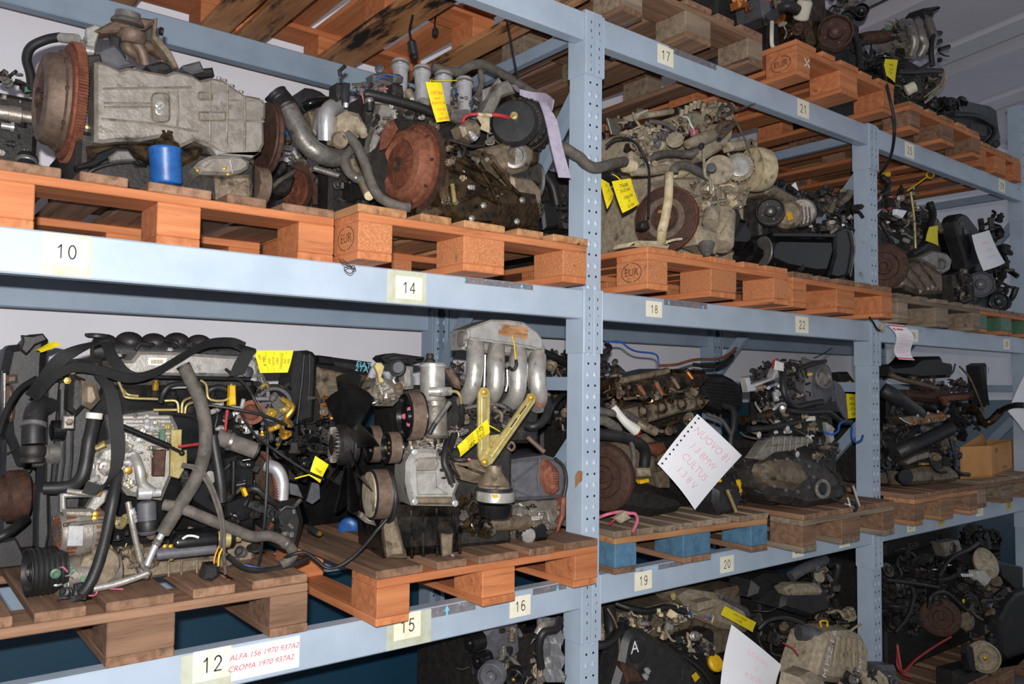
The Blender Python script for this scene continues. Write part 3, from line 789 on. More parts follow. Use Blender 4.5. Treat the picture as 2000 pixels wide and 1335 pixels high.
def tag(label, c4, Y, lines, ink='ink_black', mat='tag_yellow', loop=None, name='paper_tag', cat='tag', group='yellow engine tags', bend=.004, ty=None, size=None, dY=(0,0,0,0), sub=None):
    """hanging card; c4: pixel corners top-left, top-right, bottom-right, bottom-left in the photograph"""
    P = [W(x, y, Y+d) for (x, y), d in zip(c4, dY)]
    t = Thing(name, (P[2]+P[3])/2, label, cat, group); n = (P[1]-P[0]).cross(P[3]-P[0]).normalized()
    if n.dot(CAM-P[0]) < 0: n = -n
    bf = lambda u, v: n*(bend*math.sin(u*3.1)*(.4+v) - bend*.6*math.sin(v*3.14))
    card = t.part('card', MB().sheet(*P, 8, 10, bf), M[mat])
    ux = (P[1]-P[0]).normalized(); H = ((P[0]-P[3]).length+(P[1]-P[2]).length)/2; Wd = (P[1]-P[0]).length
    q = MB()
    for body, v, hs, *off in lines:
        a = P[0].lerp(P[3], v); b = P[1].lerp(P[2], v); c = a.lerp(b, .5+(off[0] if off else 0)); x = (b-a).normalized(); y = (P[0].lerp(P[1],.5)-P[3].lerp(P[2],.5)).normalized()
        vs, fs = textmesh(body, H*hs, .2)
        if not vs: continue
        wid = max(p.x for p in vs)-min(p.x for p in vs); sx = min(1.0, Wd*.92/max(wid, 1e-5))
        out = []
        for p in vs:
            uu = .5+(off[0] if off else 0)+p.x*sx/Wd; vv = v-p.y/H
            base = P[0].lerp(P[1], uu).lerp(P[3].lerp(P[2], uu), vv)
            out.append(base+bf(uu, vv)+n*.0012)
        q.add(out, fs)
    if q.v: t.part('handwriting', q, M[ink], card, smooth=0)
    if mat == 'tag_yellow':
        q = MB()
        for v in (.28, .5, .66, .82):
            pts = [P[0].lerp(P[1], u).lerp(P[3].lerp(P[2], u), vv)+bf(u, vv)+n*.0008 for u, vv in ((.06,v),(.94,v),(.94,v+.008),(.06,v+.008))]
            q.add(pts, [(0,1,2,3)])
        t.part('printed_lines', q, M['ink_brown'], card, smooth=0)
    if loop: t.part('string', MB().tube([W(*p) for p in loop], .0018, 5, 5), M[mat if mat == 'tag_yellow' else 'wire_white'])
    return t
# ================================================================ level 2, near bay: engine lying on its side with a blue filter
e = Eng('grey engine lying on its side with rusty flywheel and blue oil filter', 300, 360, .28, D2).crop(0, 0, 2.782); e.lim = BAY1
e.core(420, 1400, 700, .16, .55, 'dark_grime')
e.core(540, 1400, 420, .22, .5, 'cast_alu_dirty', 'crankcase', 800)
PAN = [(515,335),(545,330),(600,350),(650,375),(700,362),(760,372),(820,385),(905,400),(950,382),(1050,405),(1090,432),(1150,418),(1215,432),(1330,512),(1415,528),(1448,560),(1446,640),(1436,650),(1440,780),(1420,822),(1372,856),(1200,836),(1150,800),(1060,764),(980,800),(900,740),(760,765),(640,765),(560,775),(515,770)]
p = e.slab('oil_pan', PAN, .12, .15, 'cast_alu', .008)
for a in (((560,482),(800,478),(1040,474)), ((565,560),(830,562)), ((565,582),(830,580)), ((550,645),(800,668),(1080,716)), ((1140,440),(1142,600),(1140,770)), ((1236,452),(1236,620),(1230,800)), ((1330,520),(1332,660),(1328,815)), ((1240,545),(1430,548)), ((1240,652),(1435,660)), ((960,486),(968,600),(962,690),(1040,712))):
    e.bar('casting_rib', [(x, y, .119) for x, y in a], 6.5, 'cast_alu', p)
def rr(x0, y0, x1, y1, r): return [(x0+r,y0),(x1-r,y0),(x1-r*.3,y0+r*.3),(x1,y0+r),(x1,y1-r),(x1-r*.3,y1-r*.3),(x1-r,y1),(x0+r,y1),(x0+r*.3,y1-r*.3),(x0,y1-r),(x0,y0+r),(x0+r*.3,y0+r*.3)]
for q, nm in ((rr(822,504,924,664,26),'raised_pad'), (rr(1078,500,1156,542,8),'raised_pad'), (rr(1080,608,1228,656,6),'raised_pad')):
    o = e.slab(nm, q, .1165, .01, 'cast_alu', .003, p)
    x0 = min(a for a, b in q); x1 = max(a for a, b in q); y0 = min(b for a, b in q); y1 = max(b for a, b in q)
    e.bar('pad_rim', [(a, b, .116) for a, b in q+[q[0]]], 3, 'cast_alu_dirty', p)
for y in (570, 602): e.turn('casting_mark', (868, y, .117), NY, [(24,0),(24,3),(17,5),(15,3)], 'cast_alu_clean', 20, p)
e.bar('casting_mark', [(856,588,.114),(880,566,.114)], 5, 'cast_alu_clean', p); e.bar('casting_mark', [(856,614,.114),(880,590,.114)], 5, 'cast_alu_clean', p)
e.slab('pan_flange', [(1142,795),(1210,820),(1380,838),(1430,815),(1372,858),(1330,850),(1200,838),(1180,842)], .112, .03, 'cast_alu_clean', .003)
e.slab('gasket_rail', [(410,895),(500,870),(530,830),(620,795),(690,798),(730,835),(760,880),(800,885),(800,905),(740,900),(700,850),(620,850),(560,880),(520,905),(420,925)], .14, .03, 'black_paint', .004)
e.slab('lower_cover', [(590,850),(640,815),(700,815),(740,870),(600,880)], .13, .03, 'steel_dull', .004)
e.slab('oily_recess', [(470,790),(700,762),(1010,800),(1130,780),(1080,860),(1000,900),(820,900),(700,830),(600,830),(480,900)], .15, .05, 'cast_oily', .01)
e.filter((897,806,.13), (905,1010,.13), 84, 'filter_blue')
e.turn('filter_neck', (905,800,.13), (-.05,0,1), [(70,-6),(66,20),(40,40),(34,70),(38,84)], 'cast_oily', 20)
q = [(1056,905),(1085,875),(1140,846),(1220,838),(1310,846),(1362,874),(1350,915),(1310,938),(1250,950),(1090,945)]
o = e.slab('pump_cover', q, .11, .08, 'cast_alu', .008); e.bolts([(1075,925,.108),(1222,914,.106),(1240,945,.108)], 8, NY, 'brass', o)
e.bar('cover_rib', [(1250,870,.108),(1265,940,.108)], 5, 'cast_alu', o); e.bar('cover_rib', [(1110,910,.108),(1180,860,.108),(1300,852,.108)], 4, 'cast_alu', o)
e.slab('accessory_bracket', [(1170,955),(1360,945),(1380,1000),(1370,1100),(1180,1100)], .15, .08, 'cast_alu_dirty', .01)
e.turn('drum_pulley', (1372,1005,.2), (1,.05,0), [(104,0),(104,66),(98,70),(60,72),(55,50),(20,50)], 'rust_grey', 36)
e.turn('drive_pulley', (1424,752,.26), (1,.03,0), [(60,0),(192,0),(196,8),(186,22),(196,36),(190,46),(90,48),(70,30),(30,30)], 'rust_dark', 44)
e.flywheel((372,560,.26), 324, (-1,-.02,0), 'rust', 'rust', .024, 120)
e.clutch(e.at(372,560,.26), e.m(268,372,560,.26), Vector((-1,-.02,0)), .015, 'rust_dark', 'rust_grey')
e.slab('end_plate', [(402,470),(440,420),(515,352),(548,362),(516,560),(514,742),(412,758),(404,640)], .2, .012, 'grey_plastic', .002)
e.slab('mount_bracket', [(440,400),(470,300),(545,290),(560,345),(500,420),(460,520),(420,560)], .19, .04, 'dark_grime', .004)
e.bolts([(474,688,.198),(467,548,.198)], 9, NY, 'zinc_yellow')
e.fill([(400,190),(520,190),(520,420),(410,420)], .24, .34, 16, ['cast_alu','steel_dull','cast_alu_clean','steel'], 18, 60, 3)
e.rod('coolant_pipe', (330,205,.3), (420,215,.26), 26, 'cast_alu_clean', 30); e.turn('thermostat_neck', (385,262,.25), (1,0,.1), [(20,0),(40,6),(40,60),(28,70),(28,110)], 'cast_alu_clean', 24)
e.hose('radiator_hose', [(330,200,.3),(250,215,.32),(170,255,.34),(145,320,.36),(165,400,.38),(175,480,.4)], 25, 'rubber')
# exhaust flange, rusty down pipe and heat shield standing on top
o = e.slab('exhaust_flange', [(520,160),(610,112),(640,64),(690,58),(740,66),(770,92),(838,102),(842,120),(790,158),(690,168),(560,178)], .28, .05, 'rust_grey', .006)
e.turn('flange_ring', (692,128,.26), (0,-.18,1), [(84,0),(80,14),(66,28),(62,60),(48,64),(44,40),(40,10)], 'steel_dull', 40, o)
e.turn('pipe_collar', (712,205,.3), (0,-.1,1), [(56,-34),(70,-20),(78,10),(74,30),(60,36)], 'rust_grey', 32)
for a in (((690,230,.31),(700,270,.31),(745,300,.32),(775,345,.33)), ((735,225,.3),(770,280,.3),(790,350,.31)), ((760,230,.33),(830,270,.34),(890,310,.35),(880,345,.36))):
    e.hose('exhaust_pipe', list(a), 30, 'rust_grey', seg=12)
e.slab('heat_shield', [(835,100),(858,96),(850,190),(880,215),(935,285),(975,370),(950,366),(895,285),(850,230),(830,205)], .3, .07, 'cast_alu_dirty', .003)
e.slab('heat_shield', [(470,150),(520,130),(560,150),(540,180),(520,240),(510,300),(465,230)], .3, .02, 'cast_alu_clean', .003)
e.turn('rubber_mount', (866,168,.3), (1,0,0), [(8,0),(22,2),(22,18),(14,20)], 'rubber', 18)
e.slab('plastic_shroud', [(520,280),(570,255),(625,240),(660,275),(690,320),(740,352),(690,362),(648,372),(600,350),(545,328)], .2, .04, 'grey_plastic', .006)
e.slab('plastic_shroud', [(605,185),(660,200),(655,250),(690,310),(640,270),(610,240)], .26, .03, 'black_plastic', .005)
e.slab('plastic_shroud', [(800,350),(880,328),(930,350),(945,378),(900,398),(830,385)], .2, .06, 'black_plastic', .008)
e.slab('pipe_stub', [(995,352),(1090,328),(1115,385),(1050,400),(1000,378)], .2, .06, 'grey_plastic', .006); e.slab('pipe_stub', [(1080,370),(1160,362),(1172,410),(1060,412)], .22, .07, 'black_plastic', .008)
e.bolts([(1190,428,.14),(1262,470,.14),(1310,502,.14),(1220,440,.14)], 12, (0,-.3,1), 'steel_dull')
e.fill([(420,880),(820,900),(820,1020),(430,1020)], .2, .3, 26, ['dark_grime','steel_dull','black_paint','cast_alu'], 22, 70, 5)
e.hose('hose', [(440,975,.16),(500,925,.15),(600,890,.15),(720,880,.15),(790,905,.16)], 11, 'rubber')
e.bar('cooling_fin', [(1000,925,.2),(1110,940,.2)], 6, 'steel_dull'); e.bar('cooling_fin', [(1000,950,.2),(1120,962,.2)], 6, 'steel_dull'); e.bar('cooling_fin', [(1000,975,.2),(1130,985,.2)], 6, 'steel_dull')

# second engine, mostly out of frame behind the flywheel at the left edge
e = Eng('dark engine with black hoses behind the rusty flywheel at the left edge', 10, 300, .55, D2).crop(0, 0, 2.782); e.lim = BAY1
e.core(-140, 215, 470, .5, .78); e.turn('coolant_pipe', (10,610,.47), (1,-.05,.0), [(40,-60),(40,30),(46,32),(46,90),(34,94),(34,190)], 'cast_alu', 26)
e.turn('plug', (30,685,.46), (1,-.1,0), [(18,-20),(18,22),(26,24),(26,40)], 'steel', 20)
e.hose('hose', [(-20,430,.5),(30,430,.48),(70,400,.46),(90,385,.46)], 9, 'rubber'); e.hose('hose', [(150,850,.46),(145,880,.45),(140,930,.44)], 48, 'rubber', clamps=(1,))
e.fill([(0,400),(200,380),(205,880),(0,880)], .46, .54, 44, ['dark_grime','cast_alu','black_plastic','steel_dull','cast_iron'], 22, 80, 8)
e.slab('connector_clip', [(135,470),(195,460),(195,490),(135,500)], .45, .01, 'green_plastic', .002)

# ---------------------------------------------------------------- engine in the back between the two, rusty flywheel, ribbed air hose
e = Eng('dark engine with small rusty flywheel between the grey and the clutch engines', 600, 400, .62, D2).crop(520, 160, 5.136); e.lim = BAY1
e.core(120, 560, 800, .66, .95); e.core(540, 1000, 860, .7, .95, 'dark_grime', 'gearbox'); e.flywheel((310,1090,.56), 205, (-1,-.25,0), 'rust', 'rust_dark', .02, 90)
e.slab('bell_plate', [(250,850),(330,780),(420,800),(480,900),(520,1000),(530,1230),(480,1230),(440,1000),(380,900),(280,860)], .6, .015, 'rust_dark', .002)
e.hose('hose', [(30,1160,.5),(60,1060,.5),(150,980,.5),(250,920,.52),(290,890,.54)], 22, 'rubber_dusty'); e.slab('starter', [(60,1110),(150,980),(290,920),(300,960),(260,1090),(200,1140)], .5, .08, 'dark_grime', .01)
e.slab('mount', [(100,820),(170,780),(230,800),(220,880),(150,930),(100,880)], .5, .06, 'dark_grime', .01)
e.slab('green_cover', [(40,220),(180,400),(230,500),(100,470),(45,420)], .6, .05, 'green_plastic', .006); e.turn('blue_plug', (190,500,.5), NY, [(44,0),(44,30),(30,40),(20,40)], 'filter_blue', 20)
e.hose('hose', [(130,720,.5),(90,690,.5),(70,640,.5),(110,590,.5),(200,560,.52),(310,560,.55)], 40, 'rubber_dusty', clamps=(1,))
e.turn('pipe_end', (118,718,.492), (-.2,-1,-.2), [(46,0),(46,16),(30,16),(28,2)], 'dark_grime', 20)
e.fill([(440,780),(920,820),(980,1150),(540,1220)], .56, .66, 50, ['dark_grime','cast_iron','steel_dull','black_plastic','cast_alu_dirty'], 40, 130, 4)
e.fill([(180,600),(330,620),(420,780),(240,840)], .54, .62, 14, ['cast_alu_dirty','steel_dull','dark_grime'], 40, 100, 9)
e.slab('cam_cover', [(370,100),(400,50),(480,60),(560,90),(640,150),(680,190),(560,290),(400,290),(360,230)], .66, .12, 'black_plastic', .012)
e.hose('breather_hose', [(380,240,.6),(450,210,.58),(560,190,.58),(690,190,.6)], 44, 'black_paint'); e.slab('cover_plate', [(430,290),(640,220),(560,520),(480,520)], .64, .05, 'cast_alu_dirty', .006)

# ================================================================ level 2, near bay: the clutch engine
e = Eng('oily engine with large rusty clutch, four chrome intake trumpets and black alternator', 900, 460, .3, D2).crop(500, 0, 2.384); e.lim = BAY1
e.core(760, 1330, 720, .16, .62, 'cast_oily'); e.core(520, 1180, 420, .26, .6, 'dark_grime', 'cylinder_head', 900); e.core(350, 800, 560, .42, .52, 'dark_grime', 'gearbox_side')
f, C, k, a = e.flywheel((738,782,.2), 210, (-1,-.1,0), 'rust', 'rust_dark', .024, 118)
e.clutch(C, k*.86, a, .014, 'rust', 'rust_light')
e.slab('bell_plate', [(600,610),(660,560),(760,560),(850,600),(905,820),(880,960),(820,1000),(870,830),(830,640)], .24, .012, 'dark_grime', .002)
e.slab('rusty_plate', [(590,590),(640,555),(665,600),(610,690),(580,700)], .2, .01, 'rust', .002)
e.fill([(540,480),(640,420),(720,460),(900,520),(980,560),(860,600),(760,560),(640,560),(560,640)], .18, .24, 46, ['cast_alu','cast_alu_dirty','cast_alu_clean','dark_grime','steel_dull'], 18, 56, 26); e.fill([(340,760),(520,780),(560,960),(380,930)], .34, .42, 26, ['dark_grime','cast_iron','black_plastic','steel_dull'], 24, 70, 27)
e.slab('head_face', [(600,420),(660,470),(560,690),(530,710)], .22, .05, 'cast_alu_clean', .004)
e.slab('oil_pan', [(868,690),(1000,735),(1110,800),(1200,880),(1320,900),(1342,1000),(1325,1072),(1180,1062),(960,1046),(900,1004),(870,900)], .07, .2, 'cast_oily', .02)
e.slab('pan_end', [(1190,810),(1290,830),(1335,880),(1338,1010),(1300,1000),(1200,890)], .09, .1, 'cast_alu_dirty', .01)
for i in range(23):
    x = 1110+i*9.5; e.bar('cooling_fin', [(x+26,948,.07),(x+6,1000,.069),(x-16,1056-i*.2,.07)], 2.6, 'cast_oily')
for a4 in (((880,720),(960,750),(1050,800),(1150,880)), ((900,790),(1000,820),(1080,870)), ((1020,750),(1090,860),(1120,930)), ((950,940),(1040,900),(1140,950)), ((1100,760),(1180,860),(1250,930))):
    e.bar('casting_rib', [(x, y, .066) for x, y in a4], 10, 'cast_oily')
e.fill([(880,700),(1010,730),(1190,850),(1180,930),(930,900)], .055, .08, 22, ['cast_oily','cast_oily','cast_alu_dirty','steel_dull'], 20, 58, 12, 'bcf')
e.bolts([(928,940,.05),(1060,955,.05),(1005,1015,.06),(1240,930,.06),(1215,1030,.06)], 11, (-.4,-.9,0), 'steel_dull')
e.rod('stay_bolt', (915,860,.06), (925,945,.04), 11, 'zinc_yellow')
o = e.slab('filter_housing', [(1040,690),(1130,672),(1180,655),(1250,660),(1300,690),(1302,740),(1270,790),(1200,810),(1150,770),(1120,720)], .06, .09, 'cast_alu_dirty', .012)
e.turn('housing_bore', (1202,728,.062), (-.55,-.83,0), [(62,0),(62,20),(54,24),(44,24),(40,-6),(20,-6)], 'steel_dull', 32, o)
al = e.alternator((1238,560,.12), 118, .13, (-.75,-.66,.05), 'dark_grime', 'cast_iron', False, 26)
e.turn('alternator_cap', (1205,575,.05), (-.75,-.66,.05), [(112,-12),(112,10),(98,30),(40,34)], 'black_plastic', 36)
e.turn('terminal', (1205,545,.03), (-.75,-.66,.05), [(18,0),(18,22),(8,24),(8,40)], 'zinc_yellow', 12)
e.slab('alternator_bracket', [(1060,520),(1130,385),(1180,370),(1215,430),(1150,450),(1110,540)], .14, .06, 'cast_alu', .008)
e.slab('alternator_bracket', [(1130,640),(1250,690),(1330,700),(1320,760),(1290,770),(1160,690)], .14, .05, 'cast_oily', .008)
e.turn('idler', (1290,850,.2), (1,-.2,0), [(90,0),(92,14),(60,18),(30,18)], 'steel_dull', 36)
# four chrome trumpets
for x, y, Y in ((672,300,.25),(773,330,.22),(873,357,.2),(970,384,.18)):
    top = e.at(x, y-12, Y); bot = e.at(x+2, y+140, Y-.02); ax = top-bot; L_ = ax.length; r = e.m(39, x, y, Y)
    o = e.part('intake_trumpet', MB().lathe(bot, ax, [(r*.78,0),(r*.82,L_*.3),(r*.9,L_*.7),(r*.92,L_*.78),(r*1.06,L_*.79),(r*1.08,L_*.96),(r*1.02,L_),(r*.9,L_),(r*.8,L_*.9)], 32), M['steel'])
    e.part('trumpet_band', MB().lathe(bot, ax, [(r*1.07,L_*.84),(r*1.1,L_*.85),(r*1.1,L_*.9),(r*1.07,L_*.91)], 32), M['steel_dull'], o)
e.slab('intake_base', [(600,400),(680,440),(1010,500),(1000,560),(900,560),(600,480)], .2, .1, 'cast_alu', .008)
e.crop(660, 100, 6.667)
e.hose('fuel_rail_hose', [(350,560,.16),(480,575,.15),(900,680,.13),(1200,780,.12),(1290,820,.12)], 62, 'rubber', seg=14)
e.turn('hose_end', (1270,828,.121), (1,-.1,-.32), [(56,0),(58,6),(40,8),(36,2)], 'rust', 18)
e.hose('elbow_hose', [(370,570,.16),(410,640,.15),(415,760,.16)], 52, 'rubber', clamps=(1,))
e.hose('vacuum_pipe', [(190,450,.22),(350,440,.21),(560,400,.2),(700,430,.2)], 34, 'rubber_dusty')
e.slab('coil_pack', [(730,410),(860,430),(880,560),(850,620),(735,570)], .15, .05, 'dark_grime', .01); e.slab('sensor', [(735,280),(820,290),(870,330),(860,400),(740,400)], .17, .05, 'grey_plastic', .008)
e.turn('injector', (945,580,.14), (.2,-.5,-.8), [(60,-70),(56,0),(44,20),(40,50),(22,60)], 'cast_alu_dirty', 18); e.bolts([(968,625,.13)], 26, NY, 'steel')
e.slab('relay', [(460,290),(610,260),(740,310),(730,350),(600,360),(480,380)], .2, .05, 'grey_plastic', .008); e.turn('cap_knob', (545,245,.22), (-.6,-.7,.2), [(60,0),(60,40),(40,50),(36,20)], 'grey_plastic', 20)
e.wires([[(470,380,.19),(560,350,.18),(620,345,.18)],[(620,300,.18),(680,315,.17),(740,320,.17)]], 7, 'wire_blue')
e.wires([[(300,500,.15),(320,580,.14),(340,680,.15)]], 9, 'wire_pink'); e.wires([[(550,500,.17),(600,480,.17),(650,490,.17)]], 12, 'wire_pink')
e.fill([(200,440),(720,420),(760,560),(420,540),(260,560)], .17, .24, 34, ['dark_grime','cast_alu_dirty','grey_plastic','steel_dull','cast_alu'], 40, 110, 21)
e.fill([(1420,480),(1560,520),(1800,640),(1780,760),(1480,720)], .13, .2, 26, ['cast_alu','steel','cast_alu_dirty','zinc_yellow','black_plastic'], 40, 110, 22)
e.fill([(900,440),(1000,480),(980,560),(900,560)], .2, .24, 6, ['dark_grime','steel_dull'], 40, 80, 23)
e.slab('perforated_screen', [(1490,780),(1660,840),(1620,940),(1470,890)], .1, .02, 'steel_dull', .003)
e.hose('battery_cable', [(1620,930,.08),(1650,860,.08),(1720,825,.08),(1820,820,.07)], 22, 'wire_red'); e.rod('cable_sleeve', (1820,822,.07), (2000,835,.06), 24, 'plastic_tan')
e.slab('masking_flag', [(1815,845),(1980,850),(1975,1060),(1860,1010),(1880,950)], .075, .006, 'plastic_tan', .001)
e.crop(860, 200, 5.133)
e.hose('battery_cable', [(520,120,.06),(620,135,.05),(720,160,.05),(780,172,.05)], 22, 'wire_red'); e.rod('cable_boot', (740,160,.05), (850,180,.05), 22, 'rubber')
e.slab('starter_solenoid', [(210,230),(290,160),(380,170),(430,240),(420,330),(350,390),(250,340)], .08, .06, 'cast_alu_dirty', .012); e.slab('lug', [(290,290),(310,280),(390,350),(360,385),(330,370)], .07, .01, 'steel', .002); e.bolts([(345,348,.068)], 20, NY, 'steel')
e.hose('pipe', [(80,370,.09),(180,400,.08),(320,440,.07),(440,430,.07)], 18, 'dark_grime')
e.fill([(440,200),(560,240),(660,380),(480,400)], .1, .14, 12, ['cast_alu','steel_dull','cast_alu_dirty'], 40, 100, 24)
e.fill([(20,380),(400,450),(620,570),(300,560),(30,520)], .08, .11, 20, ['cast_oily','dark_grime','cast_alu_dirty'], 40, 110, 25)
e.crop(500, 0, 2.384)
e.hose('corrugated_loom', [(820,310,.3),(930,335,.27),(1000,305,.26),(1060,300,.25),(1130,335,.24),(1200,375,.22),(1290,432,.2)], 22, 'rubber_dusty', .16, 4)
e.hose('loom_branch', [(1045,330,.24),(1050,390,.23),(1030,450,.22)], 14, 'rubber_dusty')
e.slab('lifting_eye', [(1060,415),(1100,400),(1130,360),(1145,380),(1110,440),(1060,500)], .18, .01, 'cast_alu_clean', .002)
# silencer-like shiny pipes on the left
e.crop(520, 160, 5.136)
e.hose('intake_pipe', [(200,250,.3),(250,340,.29),(310,450,.28),(380,590,.27),(500,700,.26),(650,755,.27),(820,750,.3)], [104,104,100,100,92], 'steel_dull', seg=20, n=8)
e.hose('rubber_sleeve', [(95,125,.33),(150,190,.32),(215,275,.3)], 118, 'rubber', .05, 1, 20, 8)
e.turn('sleeve_mouth', (92,120,.331), (-.62,.1,.78), [(118,-10),(122,0),(118,14),(96,14),(90,-20)], 'rubber', 32)
e.turn('sleeve_clamp', (205,262,.301), (-.56,.1,.8), [(110,0),(116,4),(116,24),(110,28)], 'dark_grime', 32)
e.hose('exhaust_elbow', [(750,260,.34),(690,250,.32),(620,300,.3),(600,420,.3),(600,590,.31)], [80,88,84,84,84], 'steel', seg=18, n=8)
e.slab('flange_plate', [(520,260),(620,220),(560,300),(530,420),(510,540),(470,480)], .34, .02, 'cast_alu', .003)
e.slab('thermostat_housing', [(750,320),(830,270),(960,300),(1010,400),(960,540),(860,590),(760,560),(740,420)], .24, .1, 'cast_dusty', .02)
e.turn('housing_nozzle', (950,470,.22), (.15,-.5,-.85), [(56,-40),(54,40),(40,60),(40,90)], 'cast_dusty', 18); e.turn('housing_cap', (740,580,.22), (-.6,-.7,-.3), [(86,-30),(86,24),(70,30),(66,10)], 'cast_alu_dirty', 28)
e.slab('retainer', [(790,0),(850,10),(830,210),(790,215),(775,130)], .22, .02, 'black_plastic', .004); e.turn('bleed_screw', (800,225,.2), (0,-.2,1), [(24,-30),(26,-10),(26,14),(20,18)], 'steel', 14)
e.slab('cam_sensor', [(720,0),(800,0),(800,130),(740,180),(715,120)], .26, .06, 'dark_grime', .01); e.bar('dipstick', [(745,-60,.26),(735,-110,.26),(790,-160,.26)], 22, 'black_plastic')
e.hose('coolant_hose', [(800,520,.21),(860,580,.2),(930,680,.19),(990,820,.18),(1040,980,.16),(1110,1120,.14),(1190,1190,.12),(1340,1250,.1),(1440,1260,.09)], 52, 'rubber_dusty', seg=12)
e.hose('coolant_hose', [(850,680,.26),(790,760,.25),(810,880,.25),(900,960,.24),(1000,1000,.23)], 48, 'rubber_dusty', seg=12, clamps=(3,))
e.rod('coolant_pipe', (860,790,.26), (1010,1120,.22), 40, 'cast_alu_dirty'); e.turn('pipe_elbow', (1030,1140,.2), (-.4,-.8,-.3), [(50,-40),(54,0),(44,30),(36,32)], 'plastic_tan', 22)
e.slab('support_strut', [(1040,640),(1120,400),(1130,430),(1090,560),(1060,700)], .22, .02, 'cast_alu', .002)
e.rod('gear_lever', (470,860,.4), (800,960,.38), 34, 'steel_dull'); e.rod('gear_lever', (620,880,.4), (830,985,.38), 20, 'zinc_yellow')
# lilac strap hung over the engine
st = Thing('ratchet_strap', W(1110,350,.05), 'pale lilac webbing strap hanging beside the alternator', 'strap')
def ribbon(pts, w, th=.0022):
    mb = MB(); path = spline(pts, 6); wd = [Vector(q) for q in w] if isinstance(w, list) else [Vector(w)]*2
    vs = []; n = len(path)
    for i, p in enumerate(path):
        q = i/(n-1)*(len(wd)-1); k = min(int(q), len(wd)-2); d = wd[k].lerp(wd[k+1], q-k)
        t = (path[min(i+1,n-1)]-path[max(i-1,0)]).normalized(); nn = t.cross(d).normalized()*th
        vs += [p-d+nn, p+d+nn, p+d-nn, p-d-nn]
    fs = [(0,1,2,3),(4*n-1,4*n-2,4*n-3,4*n-4)]
    for i in range(n-1):
        for j in range(4): fs.append((4*i+j, 4*i+4+j, 4*i+4+(j+1) % 4, 4*i+(j+1) % 4))
    return mb.add(vs, fs)
st.part('strap_tail', ribbon([W(1060,200,.0), W(1076,235,-.03), W(1088,290,-.05), W(1103,347,-.06)], [(.014,0,.0),(.019,-.006,.002),(.021,-.004,.002),(.022,-.004,.002)]), M['lilac_strap'])
st.part('strap_loop', ribbon([W(1015,180,.14), W(1040,188,.12), W(1065,192,.06), W(1080,205,.0)], [(0,.0,.010),(.003,.0,.016),(.004,0,.018)]), M['lilac_strap'])
st.part('strap_over_engine', ribbon([W(845,142,.45), W(890,132,.42), W(940,134,.38), W(985,150,.3), W(1015,180,.16)], [(.0,.02,.01),(.0,.02,.01)]), M['lilac_strap'])
tag('yellow tag with red handwriting in front of the chrome trumpets', ((831,160),(862,161),(879,236),(853,239)), .09,
    [('107163',.27,.12),('FIAT',.42,.09,-.05),('PUNTO 188',.53,.09),('1242 8V',.7,.09),('01',.8,.09),('188A4000',.93,.1)], 'ink_red', loop=[(842,166,.09),(841,156,.1),(850,158,.12),(892,157,.16)])
# black rod and dangling plug above
single('hanging_rod', MB().tube([W(990,42,.1), W(996,70,.1), W(1004,115,.11), W(1011,152,.12)], .0035, 6), M['black_paint'], 'thin black rod hanging down from the upper orange pallet', 'rod')
t = Thing('hanging_plug', W(806,110,.3), 'black cable plug dangling under the upper orange pallet', 'plug')
t.part('plug_body', MB().box(W(806,94,.3), (.022,.03,.05), Matrix.Rotation(-.25,3,'Y'), .005), M['black_plastic'])
t.part('plug_pins', MB().box(W(811,112,.3), (.016,.02,.014), Matrix.Rotation(-.25,3,'Y'), .003), M['dark_grime']); t.part('cable', MB().tube([W(803,76,.3), W(800,60,.32), W(806,30,.36)], .004, 6), M['rubber'])
t = Thing('hanging_plug', W(850,68,.5), 'small black plug higher up in the gap between pallet boards', 'plug')
t.part('plug_body', MB().box(W(850,62,.5), (.018,.02,.028), Matrix.Rotation(.2,3,'Y'), .004), M['black_plastic']); t.part('cable', MB().tube([W(850,55,.5), W(849,44,.52), W(853,25,.56)], .003, 6), M['rubber'])

single('loose_twine', MB().tube([W(*q) for q in ((662,505,-.13),(672,516,-.125),(690,524,-.12),(684,534,-.12),(672,524,-.12),(690,519,-.12),(693,526,-.12),(676,512,-.125),(668,506,-.13))], .0012, 5), M['rust_dark'], 'loose brown twine hanging over the beam between numbers 10 and 14', 'twine')
# ================================================================ level 2, middle bay
e = Eng('dark dirty gearbox engine half hidden behind the blue upright', 1150, 460, .62, D2).crop(1060, 180, 1); e.lim = BAY2
e.core(8, 190, 150, .66, 1.0); e.core(22, 75, 170, .52, .7, 'cast_iron', 'gearbox', 262)
e.turn('bell_housing', (150,235,.64), NX, [(14,-20),(58,-16),(62,0),(62,6),(50,8),(46,2),(20,2)], 'cast_iron', 36); e.turn('bell_rim', (138,238,.6), NX, [(44,0),(46,4),(40,6),(38,2)], 'cast_alu', 36)
e.slab('boot', [(-2,215),(18,208),(30,225),(34,262),(4,268)], .42, .08, 'rubber', .01); e.hose('hose', [(5,160,.42),(20,185,.4),(28,220,.4)], 9, 'rubber')
e.fill([(5,110),(66,100),(66,260),(30,262),(8,200)], .44, .6, 34, ['dark_grime','cast_alu_dirty','black_plastic','cast_iron'], 9, 26, 31)
e.fill([(112,60),(165,50),(172,130),(150,160),(112,150)], .56, .66, 34, ['dark_grime','cast_dusty','black_plastic','cast_alu_dirty'], 8, 24, 32)
e.fill([(112,190),(172,180),(172,280),(112,285)], .52, .62, 30, ['dark_grime','cast_alu_dirty','cast_iron','steel_dull'], 8, 22, 33)
e.slab('sheet_cover', [(126,50),(165,52),(152,85),(135,82)], .42, .01, 'cast_alu', .001)

